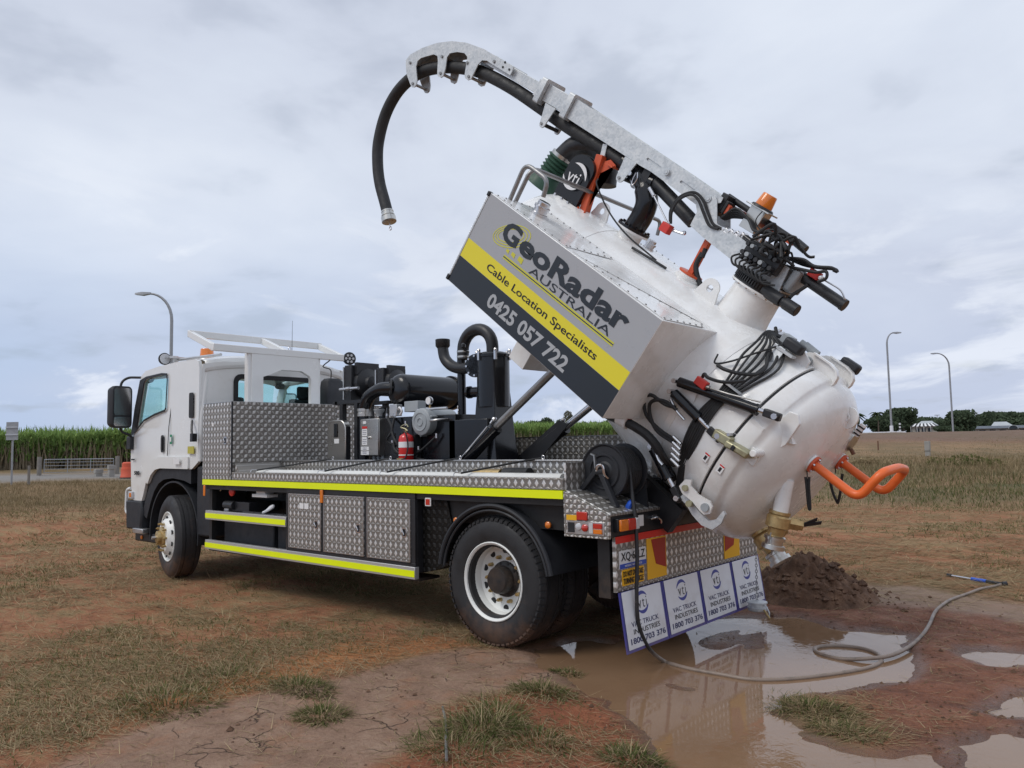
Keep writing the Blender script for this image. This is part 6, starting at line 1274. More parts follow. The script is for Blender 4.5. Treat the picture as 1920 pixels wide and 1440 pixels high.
# side boxes (water tanks)
def side_box(m):
    Y = (lambda y: y) if m else (lambda y: 2.44 - y)
    g = GT(); g.prism([(Y(0), 0), (Y(0), .815), (Y(.80), .812), (Y(.90), .6), (Y(.75), .1), (Y(.56), 0)], 'x', -1.97, 0); b = part('water_tank', g, 'tank_paint', bevel=.004, smooth=30, label='white water tank box with printed graphics' if m else 'far side water tank box'); return b
wb = side_box(True); side_box(False)
MX = TANK @ XZ(0)
def gfx(poly, mat, lay, name='graphic', par=None, holes=()):
    g = G(MX @ T(0, 0, lay * .0012)); g.plate(poly, holes, .0006); return build(name, g, mat, par or wb, smooth=0)
gfx([(-1.965, .004), (-.004, .004), (-.004, .811), (-1.965, .811)], 'graphic_grey', 0.2, 'printed_panel')
gfx([(-1.965, .004), (-.004, .004), (-.004, .238), (-1.965, .238)], 'graphic_dark', 1.2, 'dark_band')
gfx([(-1.965, .240), (-.004, .240), (-.004, .392), (-1.965, .404)], 'graphic_yellow', 1.2, 'yellow_band')
def gtext(txt, x0, x1, z0, z1, mat, off=0.0, lay=2.4, spacing=1.0, bk=None):
    g = G(MX @ T(0, 0, lay * .0012)); g.text(txt, x1 - x0, z1 - z0, T(x0, z0, 0), off, .0006, spacing); return build('lettering', g, mat, wb, smooth=0)
def ring(cx_, cz_, a, b, ang, w_):
    R_ = lambda k: [(cx_ + math.cos(t) * (a + k) * math.cos(ang) - math.sin(t) * (b + k) * math.sin(ang), cz_ + math.cos(t) * (a + k) * math.sin(ang) + math.sin(t) * (b + k) * math.cos(ang)) for t in np.linspace(0, 6.2832, 40, endpoint=False)]
    gfx(R_(w_), 'graphic_lime', 1.6, 'ellipse_ring', holes=[R_(0)])
an = math.radians(27)
ring(-1.55, .635, .195, .085, an, .008); ring(-1.555, .635, .165, .068, an, .008); ring(-1.56, .635, .135, .05, an, .008)
gtext('G', -1.655, -1.455, .565, .735, 'graphic_dark', .035, 3.0); gtext('eoRadar', -1.43, -.215, .565, .735, 'graphic_dark', .035, 3.0)
gtext('AUSTRALIA', -1.225, -.305, .490, .552, 'graphic_dark', 0.0, 2.4)
gfx([(-1.53, .452), (-.235, .452), (-.235, .462), (-1.53, .462)], 'graphic_lime', 1.8, 'lime_line'); gfx([(-1.53, .464), (-.235, .464), (-.235, .470), (-1.53, .470)], 'graphic_dark', 1.8, 'dark_line'); gfx([(-1.53, .472), (-.235, .472), (-.235, .484), (-1.53, .484)], 'graphic_lime', 1.8, 'lime_line')
for cx_, s_ in ((-1.515, .018), (-1.445, .023), (-1.355, .03)): gfx([(cx_ - s_, .515), (cx_ + s_, .505), (cx_ + s_ * .9, .515 + s_ * 1.1), (cx_ - s_ * .9, .515 + s_ * 1.2)], 'graphic_lime', 1.8, 'lime_square')
gtext('Cable Location Specialists', -1.635, -.30, .272, .352, 'ink_black', .012, 2.4)
gtext('0425 057 722', -1.462, -.482, .055, .178, 'graphic_silver', .03, 2.4)
g = GT(); g.box(-1.985, -1.968, -.005, .02, .0, .82); build('edge_trim', g, 'galv', wb, bevel=.002)
for z in (.02, .80): g = GT(); g.box(-1.995, -1.965, -.012, .03, z - .02 if z > .5 else z - .02, z + .03 if z < .5 else z + .02); build('corner_cap', g, 'black_satin', wb, bevel=.006)
g = GT()
for k in range(34): g.cyl((-1.987, .006, .06 + k * .0215), (-1.992, .006, .06 + k * .0215), .005, n=6)
build('trim_rivets', g, 'aluminium', wb, kind='stuff')
# riveted lids on top of the boxes
def lid(poly, m, nm='top_lid'):
    P = poly if m else [(x_, 2.44 - y) for x_, y in poly]
    g = GT(); g.prism(P, 'z', .8165, .8205); o = part(nm, g, 'tank_paint', bevel=.001)
    g = GT(); n = len(P); c = Vector((sum(p[0] for p in P) / n, sum(p[1] for p in P) / n))
    for i in range(n):
        a, b = Vector(P[i]), Vector(P[(i + 1) % n]); a = a.lerp(c, .05); b = b.lerp(c, .05); k = max(1, int((b - a).length / .085))
        for j in range(k): p = a.lerp(b, j / k); g.cyl((p.x, p.y, .8205), (p.x, p.y, .8275), .0085, .006, n=8)
    build('rivets', g, 'grey_pipe', o, kind='stuff'); return o
LA = [(-1.95, .03), (-1.04, .03), (-1.06, .10), (-1.08, .70), (-1.93, .74)]; LB = [(-.87, .04), (-.02, .04), (-.02, .60), (-.06, .66)]
for m in (True, False): lid(LA, m); lid(LB, m)
g = GT(); g.prism([(-1.0, .06), (-.90, .06), (-.10, .70), (-1.06, .72)], 'z', .8165, .819); part('top_lid', g, 'tank_paint')
def camlock(c, d, s=1.0, mat='chrome', par=None, name='tank_cap'):
    g = GT(); g.lathe(c, d, [(.062 * s, 0), (.062 * s, .02 * s), (.052 * s, .022 * s), (.052 * s, .05 * s), (.06 * s, .052 * s), (.06 * s, .07 * s), (.048 * s, .075 * s), (.048 * s, .10 * s), (.043 * s, .105 * s), (0, .105 * s)], 28); return build(name, g, mat, par or TR, smooth=30)
camlock((-1.72, .36, .82), (0, 0, 1), 1.15); camlock((-1.84, 2.24, .81), (0, 0, 1), 1.0)
# hand rails
g = GT(); g.tube(fillet([(-1.93, .20, .80), (-1.96, .20, 1.135), (-1.66, .20, 1.125), (-1.64, .22, .99)], .09), .019, 12); part('hand_rail', g, 'grey_pipe', label='short grab rail at the front corner of the tank')
g = GT(); g.tube(fillet([(-1.95, .29, .80), (-1.96, .29, 1.12), (-1.95, 2.36, 1.10), (-1.93, 2.40, .96)], .09), .019, 12); part('hand_rail', g, 'grey_pipe', label='long grab rail across the tank front')
# lifting lugs
for x_, y_ in ((-.378, 1.05), (-1.83, 1.25)):
    g = GT(); g.plate([(-.13, -.08)] + [(.085 * math.cos(a), .02 + .085 * math.sin(a)) for a in np.linspace(0, math.pi, 14)][::1] + [(-.10, -.08)] if 0 else [(.12, -.09)] + [(.082 * math.cos(a), .02 + .082 * math.sin(a)) for a in np.linspace(0, math.pi, 14)] + [(-.12, -.09)], [circ(0, .02, .03, 16)], .018, T(x_, y_, .99) @ XZ(0)); part('lifting_lug', g, 'tank_paint', smooth=30)
# name board of the front plenum
g = GT(); bp_ = [(-2.30, .86), (-1.99, .86), (-1.99, 1.24)] + [(-2.145 + .155 * math.cos(a), 1.24 + .13 * math.sin(a)) for a in np.linspace(0.1, 3.04, 10)] + [(-2.30, 1.24)]
g.plate(bp_, [], .05, XZ(1.10)); nb = part('name_board', g, 'black_gloss', smooth=30, bevel=.006, label='black round-topped board with white logo')
Mb = TANK @ XZ(1.048) @ T(-2.15, 1.16, 0)
g = G(Mb); g.plate(crescent(.012, .0, .128, .034, 5, 125), [], .002); g.plate(crescent(-.005, .0, .128, .034, 195, 318), [], .002); build('logo_crescents', g, 'ink_white', nb, smooth=0, kind='stuff')
g = G(Mb); g.text('vti', .145, .115, T(-.075, -.07, 0), 0.0, .002); build('lettering', g, 'ink_white', nb, smooth=0, kind='stuff')
for k, (bx_, bz_) in enumerate(((-2.25, .93), (-2.16, .93), (-2.07, .93))): g = GT(); g.sphere((bx_, 1.045, bz_), .016, 8); build('bolt', g, 'chrome', nb)
# vacuum elbow with green bellows at the front
pts = crom([(-2.02, 1.35, 1.20), (-2.15, 1.35, 1.40), (-2.36, 1.34, 1.45), (-2.54, 1.33, 1.36), (-2.62, 1.32, 1.20)], 7)
g = GT(); g.tube(pts, .105, 22); ve = part('vacuum_elbow', g, 'black_satin')
g = GT(); e0 = Vector((-2.62, 1.32, 1.22)); dv = Vector((-.12, -.02, -1)).normalized(); prof = [(.108, 0), (.112, .0)]
for k in range(5): prof += [(.112, .012 + .038 * k), (.138, .031 + .038 * k)]
prof += [(.115, .205), (.15, .24), (.205, .33), (.208, .345), (.12, .345)]
g.lathe(e0, dv, prof, 32); build('green_bellows', g, 'green_hose', ve, smooth=50)
g = GT(); g.lathe(e0, dv, [(.11, -.02), (.118, -.018), (.118, .015), (.11, .017)], 28); build('clamp_band', g, 'stainless', ve)
# orange boom rest post with gusset on a white block
g = GT(); g.box(-2.02, -1.82, 1.02, 1.28, .74, .915); part('post_block', g, 'tank_paint', bevel=.004)
g = GT(); g.box(-1.98, -1.86, 1.07, 1.23, .915, .93); g.tube([(-1.93, 1.15, .93), (-2.065, 1.15, 1.43)], 1, flat=(.075, .075, (0, 1, 0))); op = part('rest_post', g, 'red_orange', bevel=.004, label='front orange boom rest post')
g = GT(); g.prism([(-1.915, .95), (-1.99, 1.28), (-1.86, 1.40), (-1.87, 1.42), (-1.95, 1.44), (-2.0, 1.40)], 'y', 1.145, 1.160); g.box(-1.95, -1.86, 1.10, 1.22, 1.39, 1.405); build('gusset', g, 'red_orange', op)
for sx_, sy_ in ((-1.965, 1.085), (-1.875, 1.085), (-1.965, 1.215), (-1.875, 1.215)): g = GT(); g.cyl((sx_, sy_, .90), (sx_, sy_, .95), .010, n=6); build('bolt', g, 'red_orange', op)
g = GT(); g.tube([(-2.05, 1.15, 1.42), (-2.09, 1.15, 1.53)], 1, flat=(.012, .05, (0, 1, 0))); build('locator_strip', g, 'galv', op)
g = GT(); g.lathe((-.69, 1.22, .92), (0, 0, 1), [(.12, 0), (.12, .05), (.10, .052), (.10, .065)], 28); part('post_boss', g, 'tank_paint', smooth=30)
g = GT(); g.lathe((-.69, 1.22, .985), (0, 0, 1), [(.105, 0), (.105, .018), (.04, .02), (.0, .02)], 24); g.tube([(-.69, 1.22, 1.0), (-.715, 1.22, 1.34)], 1, flat=(.05, .05, (0, 1, 0))); o2 = part('rest_post', g, 'red_orange', bevel=.003, label='rear thin orange boom rest post')
g = GT(); g.tube([(-.665, 1.19, 1.16), (-.68, 1.19, 1.235)], .02, 8); build('valve', g, 'black_satin', o2)
g = GT(); g.tube(crom([(-.69, 1.20, 1.19), (-.68, 1.20, 1.08), (-.60, 1.2, 1.0), (-.48, 1.2, .935)], 6), .022, 10); part('control_hose', g, 'rubber')
g = GT(); g.tube(crom([(-1.92, 1.08, 1.25), (-1.88, 1.06, 1.2), (-1.63, 1.06, 1.07), (-1.33, 1.05, .99), (-.95, 1.06, .952)], 6), .0075, 6); g.tube(crom([(-1.18, 1.0, .935), (-1.0, 1.02, .942), (-.82, 1.05, .945)], 5), .012, 6); part('control_cable', g, 'rubber')
# elbow feeding the tank: black suction bend on a white spool
g = GT(); g.lathe((-1.41, 1.22, .88), (0, 0, 1), [(.115, 0), (.108, .04), (.108, .13), (.155, .132), (.155, .152), (0, .152)], 36); part('inlet_spool', g, 'tank_paint', smooth=30)
g = GT(); flange_ring(g, (-1.41, 1.22, 1.045), (0, 0, 1), .155, .022, 8, .013, .135); fr_ = part('inlet_flange', g, 'black_gloss')
pts = crom([(-1.41, 1.22, 1.05), (-1.405, 1.22, 1.18), (-1.44, 1.22, 1.30), (-1.55, 1.22, 1.40), (-1.70, 1.22, 1.455), (-1.85, 1.22, 1.478)], 7)
g = GT(); g.tube(pts, [.098] * 20 + [.085] * (len(pts) - 20), 26); g.tube([(-1.60, 1.22, 1.44), (-1.45, 1.22, 1.455)], .07, 18); part('suction_bend', g, 'black_gloss', smooth=50, label='black steel suction bend')
# ---------------- pedestal and slew ring
g = GT(); g.lathe((-.10, 1.22, .80), (0, 0, 1), [(.235, 0), (.205, .20), (.195, .36), (.20, .37), (.235, .375), (.235, .39), (0, .39)], 56); ped = part('boom_pedestal', g, 'tank_paint', smooth=30)
g = GT(); g.lathe((-.10, 1.22, 1.19), (0, 0, 1), [(.225, 0), (.225, .012), (.215, .013), (.215, .06), (.228, .061), (.228, .075), (0, .075)], 56); sr = part('slew_ring', g, 'black_satin', smooth=30)
g = GT()
for k in range(64):
    t = 6.2832 * k / 64; c = Vector((-.10 + .222 * math.cos(t), 1.22 + .222 * math.sin(t), 1.228)); u = Vector((math.cos(t), math.sin(t), 0)); v = Vector((-u.y, u.x, 0))
    g.add([c + u * a * .008 + v * b * .005 + Vector((0, 0, d * .02)) for a in (-1, 1) for b in (-1, 1) for d in (-1, 1)], [(0, 1, 3, 2), (4, 6, 7, 5), (0, 4, 5, 1), (2, 3, 7, 6), (0, 2, 6, 4), (1, 5, 7, 3)])
build('gear_teeth', g, 'black_satin', sr, kind='stuff')
g = GT()
for k in range(16): t = 6.2832 * k / 16; c = Vector((-.10 + .218 * math.cos(t), 1.22 + .218 * math.sin(t), 1.165)); g.cyl(c, c + Vector((0, 0, .01)), .012, n=6)
build('ring_bolts', g, 'chrome', sr, kind='stuff')
g = GT(); g.tube([(.0, 1.06, 1.225), (.17, 1.06, 1.225)], .048, 18); g.tube([(.17, 1.06, 1.225), (.20, 1.06, 1.225)], .034, 12); g.tube([(.20, 1.06, 1.225), (.315, 1.06, 1.225)], .046, 12); part('slew_motor', g, 'black_satin', bevel=.004, label='black slew drive motor beside the pedestal')
# ---------------- boom
def slab(poly, y0, y1, holes=(), mat='galv', name='boom_plate', par=None, bevel=.002):
    g = GT(); g.plate(poly, holes, abs(y1 - y0), XZ((y0 + y1) / 2)); return build(name, g, mat, par or TR, smooth=30)
g = GT(); g.plate([(-.36, 1.275), (.09, 1.275), (.06, 1.45), (-.34, 1.455), (-.66, 1.45), (-.77, 1.60), (-.80, 1.62), (-.93, 1.50), (-.875, 1.45), (-.865, 1.33), (-.71, 1.305)], [], .012, XZ(1.105)); boom = part('boom_base', g, 'galv', smooth=30, label='galvanised base bracket of the boom')
slab([(-.36, 1.275), (.09, 1.275), (.06, 1.45), (-.34, 1.455), (-.66, 1.45), (-.77, 1.60), (-.80, 1.62), (-.93, 1.50), (-.875, 1.45), (-.865, 1.33), (-.71, 1.305)], 1.335, 1.347, par=boom)
g = GT(); g.box(-.70, .07, 1.112, 1.34, 1.31, 1.325); g.box(-.66, .05, 1.112, 1.34, 1.43, 1.447); g.box(-.36, .10, 1.09, 1.36, 1.265, 1.278); g.box(.03, .045, 1.112, 1.34, 1.28, 1.45); build('web_plates', g, 'galv', boom, kind='stuff')
bx0 = -2.62
so = [(bx0, 1.555), (-1.60, 1.527), (-1.48, 1.53), (-.92, 1.49), (-.85, 1.52), (-.74, 1.60), (-.745, 1.642), (-1.2, 1.672), (bx0, 1.745)]
def slot(x0, x1, z, dz=.012): return [(x0 - dz, z), (x0, z + dz), (x1, z + dz - .01), (x1 + dz, z - .01), (x1, z - dz - .01), (x0, z - dz)]
b1 = slab(so, 1.115, 1.125, [slot(-1.575, -1.41, 1.604), slot(-1.165, -1.01, 1.584)], name='boom_side'); slab(so, 1.315, 1.325, [slot(-1.575, -1.41, 1.604), slot(-1.165, -1.01, 1.584)], name='boom_side')
g = GT(); g.loft([[(bx0, y, z) for y, z in ((1.126, 1.56), (1.314, 1.56), (1.314, 1.735), (1.126, 1.735))], [(-.80, y, z) for y, z in ((1.126, 1.525), (1.314, 1.525), (1.314, 1.632), (1.126, 1.632))]]); build('inner_box', g, 'galv', b1, smooth=0)
g = GT(); g.box(-1.60, -1.38, 1.05, 1.113, 1.598, 1.609); g.box(0, 0.001, 1.1, 1.101, 1.5, 1.501) if 0 else None; 
for x_, z_ in ((-1.328, 1.592), (-.847, 1.579)): g = GT(); g.cyl((x_, 1.09, z_), (x_, 1.35, z_), .028, n=20); g.cyl((x_, 1.085, z_), (x_, 1.092, z_), .016, n=14); build('pivot_pin', g, 'galv', b1)
# telescoping sections with collar clamps
g = GT(); g.box(-3.17, bx0, 1.13, 1.31, 1.575, 1.74); build('middle_section', g, 'galv', b1, bevel=.004)
g = GT(); g.loft([[(-4.2, y, z) for y, z in ((1.155, 1.60), (1.285, 1.60), (1.285, 1.70), (1.155, 1.70))], [(-3.1, y, z) for y, z in ((1.155, 1.60), (1.285, 1.60), (1.285, 1.71), (1.155, 1.71))]]); build('inner_section', g, 'galv', b1, bevel=.003)
for x_, w_ in ((-3.06, .07), (-2.66, .07)):
    g = GT(); o_ = rrect(1.08, 1.53, 1.36, 1.775, .02); i_ = rrect(1.125, 1.575, 1.315, 1.738, .008); g.plate(o_, [i_], w_, YZ(x_) ); build('collar', g, 'galv', b1, smooth=30, bevel=.003)
def drop_leg(poly, ys=(1.105, 1.335)):
    for y in ys:
        o = slab(poly, y - .006, y + .006, name='hose_hanger', par=b1)
        cx_, cz_ = sum(p[0] for p in poly) / len(poly), min(p[1] for p in poly) + .035; g = GT(); g.cyl((cx_ - .01, y - .016, cz_), (cx_ - .01, y + .016, cz_), .014, n=10); build('hanger_bolt', g, 'grey_pipe', b1)
def leg(xt0, xt1, zt, xb, zb, r=.036): return [(xt0, zt), (xb - r, zb)] + [(xb + r * math.cos(a), zb + r * math.sin(a)) for a in np.linspace(math.pi + .3, 2 * math.pi - .3, 6)] + [(xb + r, zb), (xt1, zt)]
drop_leg(leg(-2.935, -2.785, 1.575, -2.85, 1.395)); drop_leg(leg(-1.79, -1.645, 1.53, -1.725, 1.36, .045))
g = GT(); 
for x_, z_ in ((-2.85, 1.395), (-1.725, 1.36)): g.cyl((x_, 1.10, z_), (x_, 1.34, z_), .018, n=12)
build('hanger_roller', g, 'rubber', b1, kind='stuff')
# gooseneck
goose = [(-3.555, 1.628), (-3.56, 1.712), (-3.787, 1.713), (-4.077, 1.719), (-4.375, 1.687), (-4.608, 1.625), (-4.825, 1.53), (-5.028, 1.403), (-5.178, 1.274), (-5.205, 1.20), (-5.15, 1.13), (-5.085, 1.073), (-4.96, 1.008), (-4.915, .992), (-4.875, 1.005), (-4.858, 1.04), (-4.88, 1.09), (-4.99, 1.20), (-5.006, 1.262), (-4.97, 1.31), (-4.899, 1.354), (-4.79, 1.415), (-4.72, 1.42), (-4.68, 1.38), (-4.605, 1.265), (-4.575, 1.243), (-4.52, 1.247), (-4.496, 1.275), (-4.51, 1.349), (-4.565, 1.46), (-4.55, 1.51), (-4.445, 1.561), (-4.33, 1.588), (-4.26, 1.57), (-4.184, 1.402), (-4.155, 1.376), (-4.107, 1.373), (-4.065, 1.399), (-4.059, 1.56), (-4.03, 1.615), (-3.96, 1.636), (-3.796, 1.630)]
gn = slab(goose, 1.115, 1.127, name='gooseneck_plate'); gn['label'] = 'near curved gooseneck plate at the boom tip'
slab(goose, 1.313, 1.325, name='gooseneck_plate')
g = GT(); top = [Vector((x_, 1.22, z_ - .012)) for x_, z_ in goose[2:10]]; g.tube(top, 1, flat=(.19, .012, (0, 1, 0))); build('top_strip', g, 'galv', gn)
for x_, z_ in ((-5.11, 1.205), (-4.92, 1.03), (-4.64, 1.44), (-4.55, 1.285), (-4.22, 1.52), (-4.11, 1.41), (-3.85, 1.665)):
    g = GT(); g.cyl((x_, 1.103, z_), (x_, 1.337, z_), .016, n=10); build('cross_bolt', g, 'grey_pipe', gn)
for k, (x_, z_) in enumerate(((-3.70, 1.71), (-3.70, 1.66), (-3.60, 1.67))): g = GT(); g.cyl((x_, 1.109, z_), (x_, 1.115, z_), .012, n=10); build('hole_plug', g, 'black_satin', gn)
# suction hose over the boom (a single thing with the truck)
HP = [(-4.50, -.395), (-4.662, -.294), (-4.893, -.150), (-5.071, .015), (-5.217, .225), (-5.30, .533), (-5.262, .826), (-5.123, 1.059), (-4.941, 1.215), (-4.663, 1.352), (-4.362, 1.448), (-4.073, 1.506), (-3.586, 1.528), (-3.094, 1.512), (-2.626, 1.490), (-2.1, 1.482), (-1.72, 1.455)]
g = GT(); g.tube(crom([(x_, 1.22, z_) for x_, z_ in HP], 7), .066, 22); sh = part('suction_hose', g, 'rubber', smooth=60, label='thick black suction hose hanging from the gooseneck')
g = GT(); e0 = Vector((-4.52, 1.22, -.385)); dv = Vector((.80, 0, -.60)).normalized(); e0 = e0 - dv * .02
g.lathe(e0, dv, [(.068, -.03), (.072, -.028), (.072, -.012), (.068, -.01), (.068, .02), (.078, .022), (.078, .035), (.07, .037), (.07, .05), (.086, .052), (.086, .11), (.075, .114), (.0, .114)], 30); build('end_coupling', g, 'stainless', sh)
g = GT(); g.tube([e0 + dv * .11, e0 + dv * .175], .008, 6); g.tube([e0 + dv * .195 + Vector((.02 * math.cos(t), 0, .02 * math.sin(t))) for t in np.linspace(0, 6.28, 13)], .005, 6, cap=False); build('end_ring', g, 'chrome', sh)
# lift cylinder of the boom below the beam
g = GT(); g.tube([(-1.545, 1.22, 1.485), (-.93, 1.22, 1.355)], .058, 22); g.box(-1.58, -1.50, 1.15, 1.29, 1.43, 1.54); lc = part('boom_cylinder', g, 'black_satin', smooth=40, label='black boom lift cylinder under the beam')
g = GT(); g.tube([(-1.42, 1.13, 1.41), (-1.34, 1.13, 1.375)], .018, 10); g.tube([(-1.34, 1.13, 1.375), (-1.05, 1.12, 1.235)], .008, 8); build('oil_line', g, 'chrome', lc)
g = GT(); g.box(-1.09, -1.00, 1.06, 1.13, 1.17, 1.25); build('check_valve', g, 'red_valve', lc, bevel=.006)
g = GT(); g.tube([(-1.0, 1.12, 1.22), (-.90, 1.13, 1.24)], .012, 8); g.sphere((-.90, 1.14, 1.25), .02, 8); build('port_fitting', g, 'chrome', lc)
def hose(name, pts, r, par=None, M=TANK, mat='rubber', **k):
    g = G(M); g.tube(crom(pts, 6), r, 8); return build(name, g, mat, par or TR, **k)
hose('hydraulic_hose', [(-1.02, 1.08, 1.26), (-1.06, 1.06, 1.35), (-1.05, 1.05, 1.46), (-.98, 1.05, 1.54), (-.90, 1.06, 1.535), (-.80, 1.07, 1.47), (-.70, 1.08, 1.41), (-.62, 1.09, 1.42)], .012)
hose('hydraulic_hose', [(-1.05, 1.10, 1.27), (-1.09, 1.08, 1.36), (-1.07, 1.07, 1.48), (-.98, 1.07, 1.565), (-.88, 1.08, 1.555), (-.78, 1.09, 1.49), (-.69, 1.10, 1.435), (-.60, 1.10, 1.435)], .012)
g = GT(); g.lathe((-1.66, 1.10, 1.43), (0, 1, 0), [(.02, 0), (.02, .02)], 8); g.tube(crom([(-1.60, 1.10, 1.46), (-1.585, 1.09, 1.38), (-1.56, 1.09, 1.36), (-1.55, 1.09, 1.42), (-1.58, 1.09, 1.47)], 4), .006, 6); part('shackle', g, 'chrome', kind='stuff')
# valve bank on the boom base: spools, ports, levers and a tangle of hoses
r_ = random.Random(5)
g = GT(); g.box(-.30, .02, 1.02, 1.10, 1.35, 1.50); vb = part('valve_bank', g, 'black_satin', bevel=.006, label='black hydraulic valve bank with a tangle of hoses')
for k in range(7):
    x_ = -.27 + k * .043; g = GT(); g.cyl((x_, 1.02, 1.385), (x_, .955, 1.385), .018, n=10); g.cyl((x_, 1.02, 1.455), (x_, .96, 1.455), .016, n=8); g.box(x_ - .016, x_ + .016, .985, 1.03, 1.33, 1.36); build('spool', g, ('black_satin', 'grey_cast', 'black_gloss')[k % 3], vb)
    g = GT(); g.cyl((x_, 1.04, 1.50), (x_, 1.04, 1.535), .013, n=6); g.cyl((x_, 1.08, 1.50), (x_, 1.08, 1.53), .011, n=6); build('fitting', g, 'chrome', vb, kind='stuff')
for k in range(18):
    a = Vector((r_.uniform(-.30, .05), r_.uniform(.95, 1.12), r_.uniform(1.36, 1.54))); b = Vector((r_.uniform(-.15, .16), r_.uniform(.98, 1.25), r_.uniform(1.42, 1.62)))
    m1 = a.lerp(b, .35) + Vector((r_.uniform(-.08, .05), r_.uniform(-.08, .02), r_.uniform(-.02, .12))); m2 = a.lerp(b, .7) + Vector((r_.uniform(-.05, .05), r_.uniform(-.07, .02), r_.uniform(.0, .12)))
    hose('hydraulic_hose', [a, m1, m2, b], r_.choice((.008, .011, .013)), vb)
for k in range(8):
    a = Vector((-.29 + .04 * k, .99, 1.36)); hose('hydraulic_hose', [a, a + Vector((-.03, -.03, -.05)), a + Vector((.02, -.03, -.09)), a + Vector((.10, -.0, -.06))], .008, vb)
for k in range(5):
    o_ = .016 * k; hose('hydraulic_hose', [(-.68, 1.14 + o_, 1.50), (-.60, 1.12 + o_, 1.62 - o_), (-.45, 1.10 + o_, 1.60), (-.34, 1.08 + o_, 1.55), (-.22, 1.06 + o_, 1.60), (-.10, 1.06 + o_, 1.58), (.02, 1.10, 1.50)], .010, vb)
for k in range(4):
    o_ = .022 * k; hose('hydraulic_hose', [(-.02, 1.14 + o_, 1.50), (.10, 1.13 + o_, 1.55 - o_ * .5), (.20, 1.13 + o_, 1.55), (.31, 1.14 + o_, 1.60), (.34, 1.15 + o_, 1.59)], .012, vb)
hose('hydraulic_hose', [(.0, 1.12, 1.44), (.12, 1.12, 1.48), (.24, 1.12, 1.52), (.30, 1.12, 1.56), (.33, 1.12, 1.52), (.29, 1.13, 1.47)], .012, vb)
for k in range(5): g = GT(); x_ = -.60 + k * .05; g.tube([(x_ - .03, 1.11 + .01 * (k % 2), 1.44 + .012 * k), (x_ + .05, 1.11 + .01 * (k % 2), 1.425 + .012 * k)], .013, 8); g.cyl((x_, 1.11, 1.44 + .012 * k), (x_ + .02, 1.11, 1.435 + .012 * k), .019, n=6); build('fitting', g, 'chrome', vb)
g = GT(); g.tube([(-.40, 1.11, 1.475), (-.18, 1.09, 1.455)], .024, 12); build('filter_body', g, 'black_gloss', vb)
# upper luffing cylinder behind the hoses, orange bracket
g = GT(); g.tube([(-.80, 1.27, 1.665), (-.10, 1.30, 1.625)], .026, 14); g.tube([(-.10, 1.30, 1.625), (.0, 1.30, 1.61)], .034, 12); uc = part('luffing_cylinder', g, 'black_satin')
g = GT(); g.box(-.80, -.12, 1.285, 1.325, 1.585, 1.625); build('orange_guard', g, 'red_orange', uc); g = GT(); g.box(-.785, -.72, 1.14, 1.30, 1.50, 1.68); g.box(-.72, -.69, 1.14, 1.26, 1.53, 1.64); part('cylinder_bracket', g, 'black_satin', bevel=.006)
g = GT(); g.prism([(-.74, 1.52), (-.66, 1.55), (-.67, 1.61), (-.75, 1.65)], 'y', 1.15, 1.20); part('orange_lug', g, 'red_orange')
# beacon on a bracket
g = GT(); g.box(-.52, -.38, 1.16, 1.165, 1.52, 1.70); g.box(-.385, -.38, 1.165, 1.28, 1.52, 1.70); g.box(-.56, -.34, 1.13, 1.30, 1.70, 1.712); bb = part('beacon_bracket', g, 'stainless', bevel=.002)
g = GT(); g.lathe((-.45, 1.21, 1.712), (0, 0, 1), [(.095, 0), (.088, .015), (.075, .02)], 24); build('beacon_base', g, 'black_satin', bb); g = GT(); g.lathe((-.45, 1.21, 1.722), (0, 0, 1), [(.072, 0), (.070, .02), (.060, .10), (.055, .108), (0, .110)], 24); build('beacon_lens', g, 'lens_amber', bb)
g = GT(); g.tube(crom([(-.40, 1.14, 1.70), (-.40, 1.12, 1.64), (-.38, 1.12, 1.60), (-.30, 1.12, 1.57)], 4), .005, 6); build('wire', g, 'rubber', bb)
# slewing mast cylinder sticking out rearwards
g = GT(); g.tube([(.06, 1.22, 1.44), (.52, 1.22, 1.42)], .042, 20); g.tube([(.50, 1.22, 1.421), (.525, 1.22, 1.42)], .046, 18); mc = part('mast_cylinder', g, 'black_satin', smooth=40, label='black hydraulic cylinder jutting out behind the slew ring')
g = GT(); g.box(.17, .26, 1.16, 1.22, 1.47, 1.53); build('check_valve', g, 'red_valve', mc, bevel=.006); g = GT(); g.tube(crom([(.26, 1.18, 1.50), (.32, 1.18, 1.50), (.44, 1.18, 1.50), (.50, 1.19, 1.465), (.51, 1.2, 1.45)], 5), .007, 6); g.cyl((.25, 1.18, 1.50), (.29, 1.18, 1.50), .018, n=8); build('oil_line', g, 'chrome', mc)
g = GT(); g.box(.08, .15, 1.12, 1.33, 1.29, 1.47); part('rear_bracket', g, 'grey_cast', bevel=.02); hose('hydraulic_hose', [(.22, 1.18, 1.41), (.20, 1.16, 1.35), (.19, 1.12, 1.30), (.20, 1.08, 1.27)], .014)
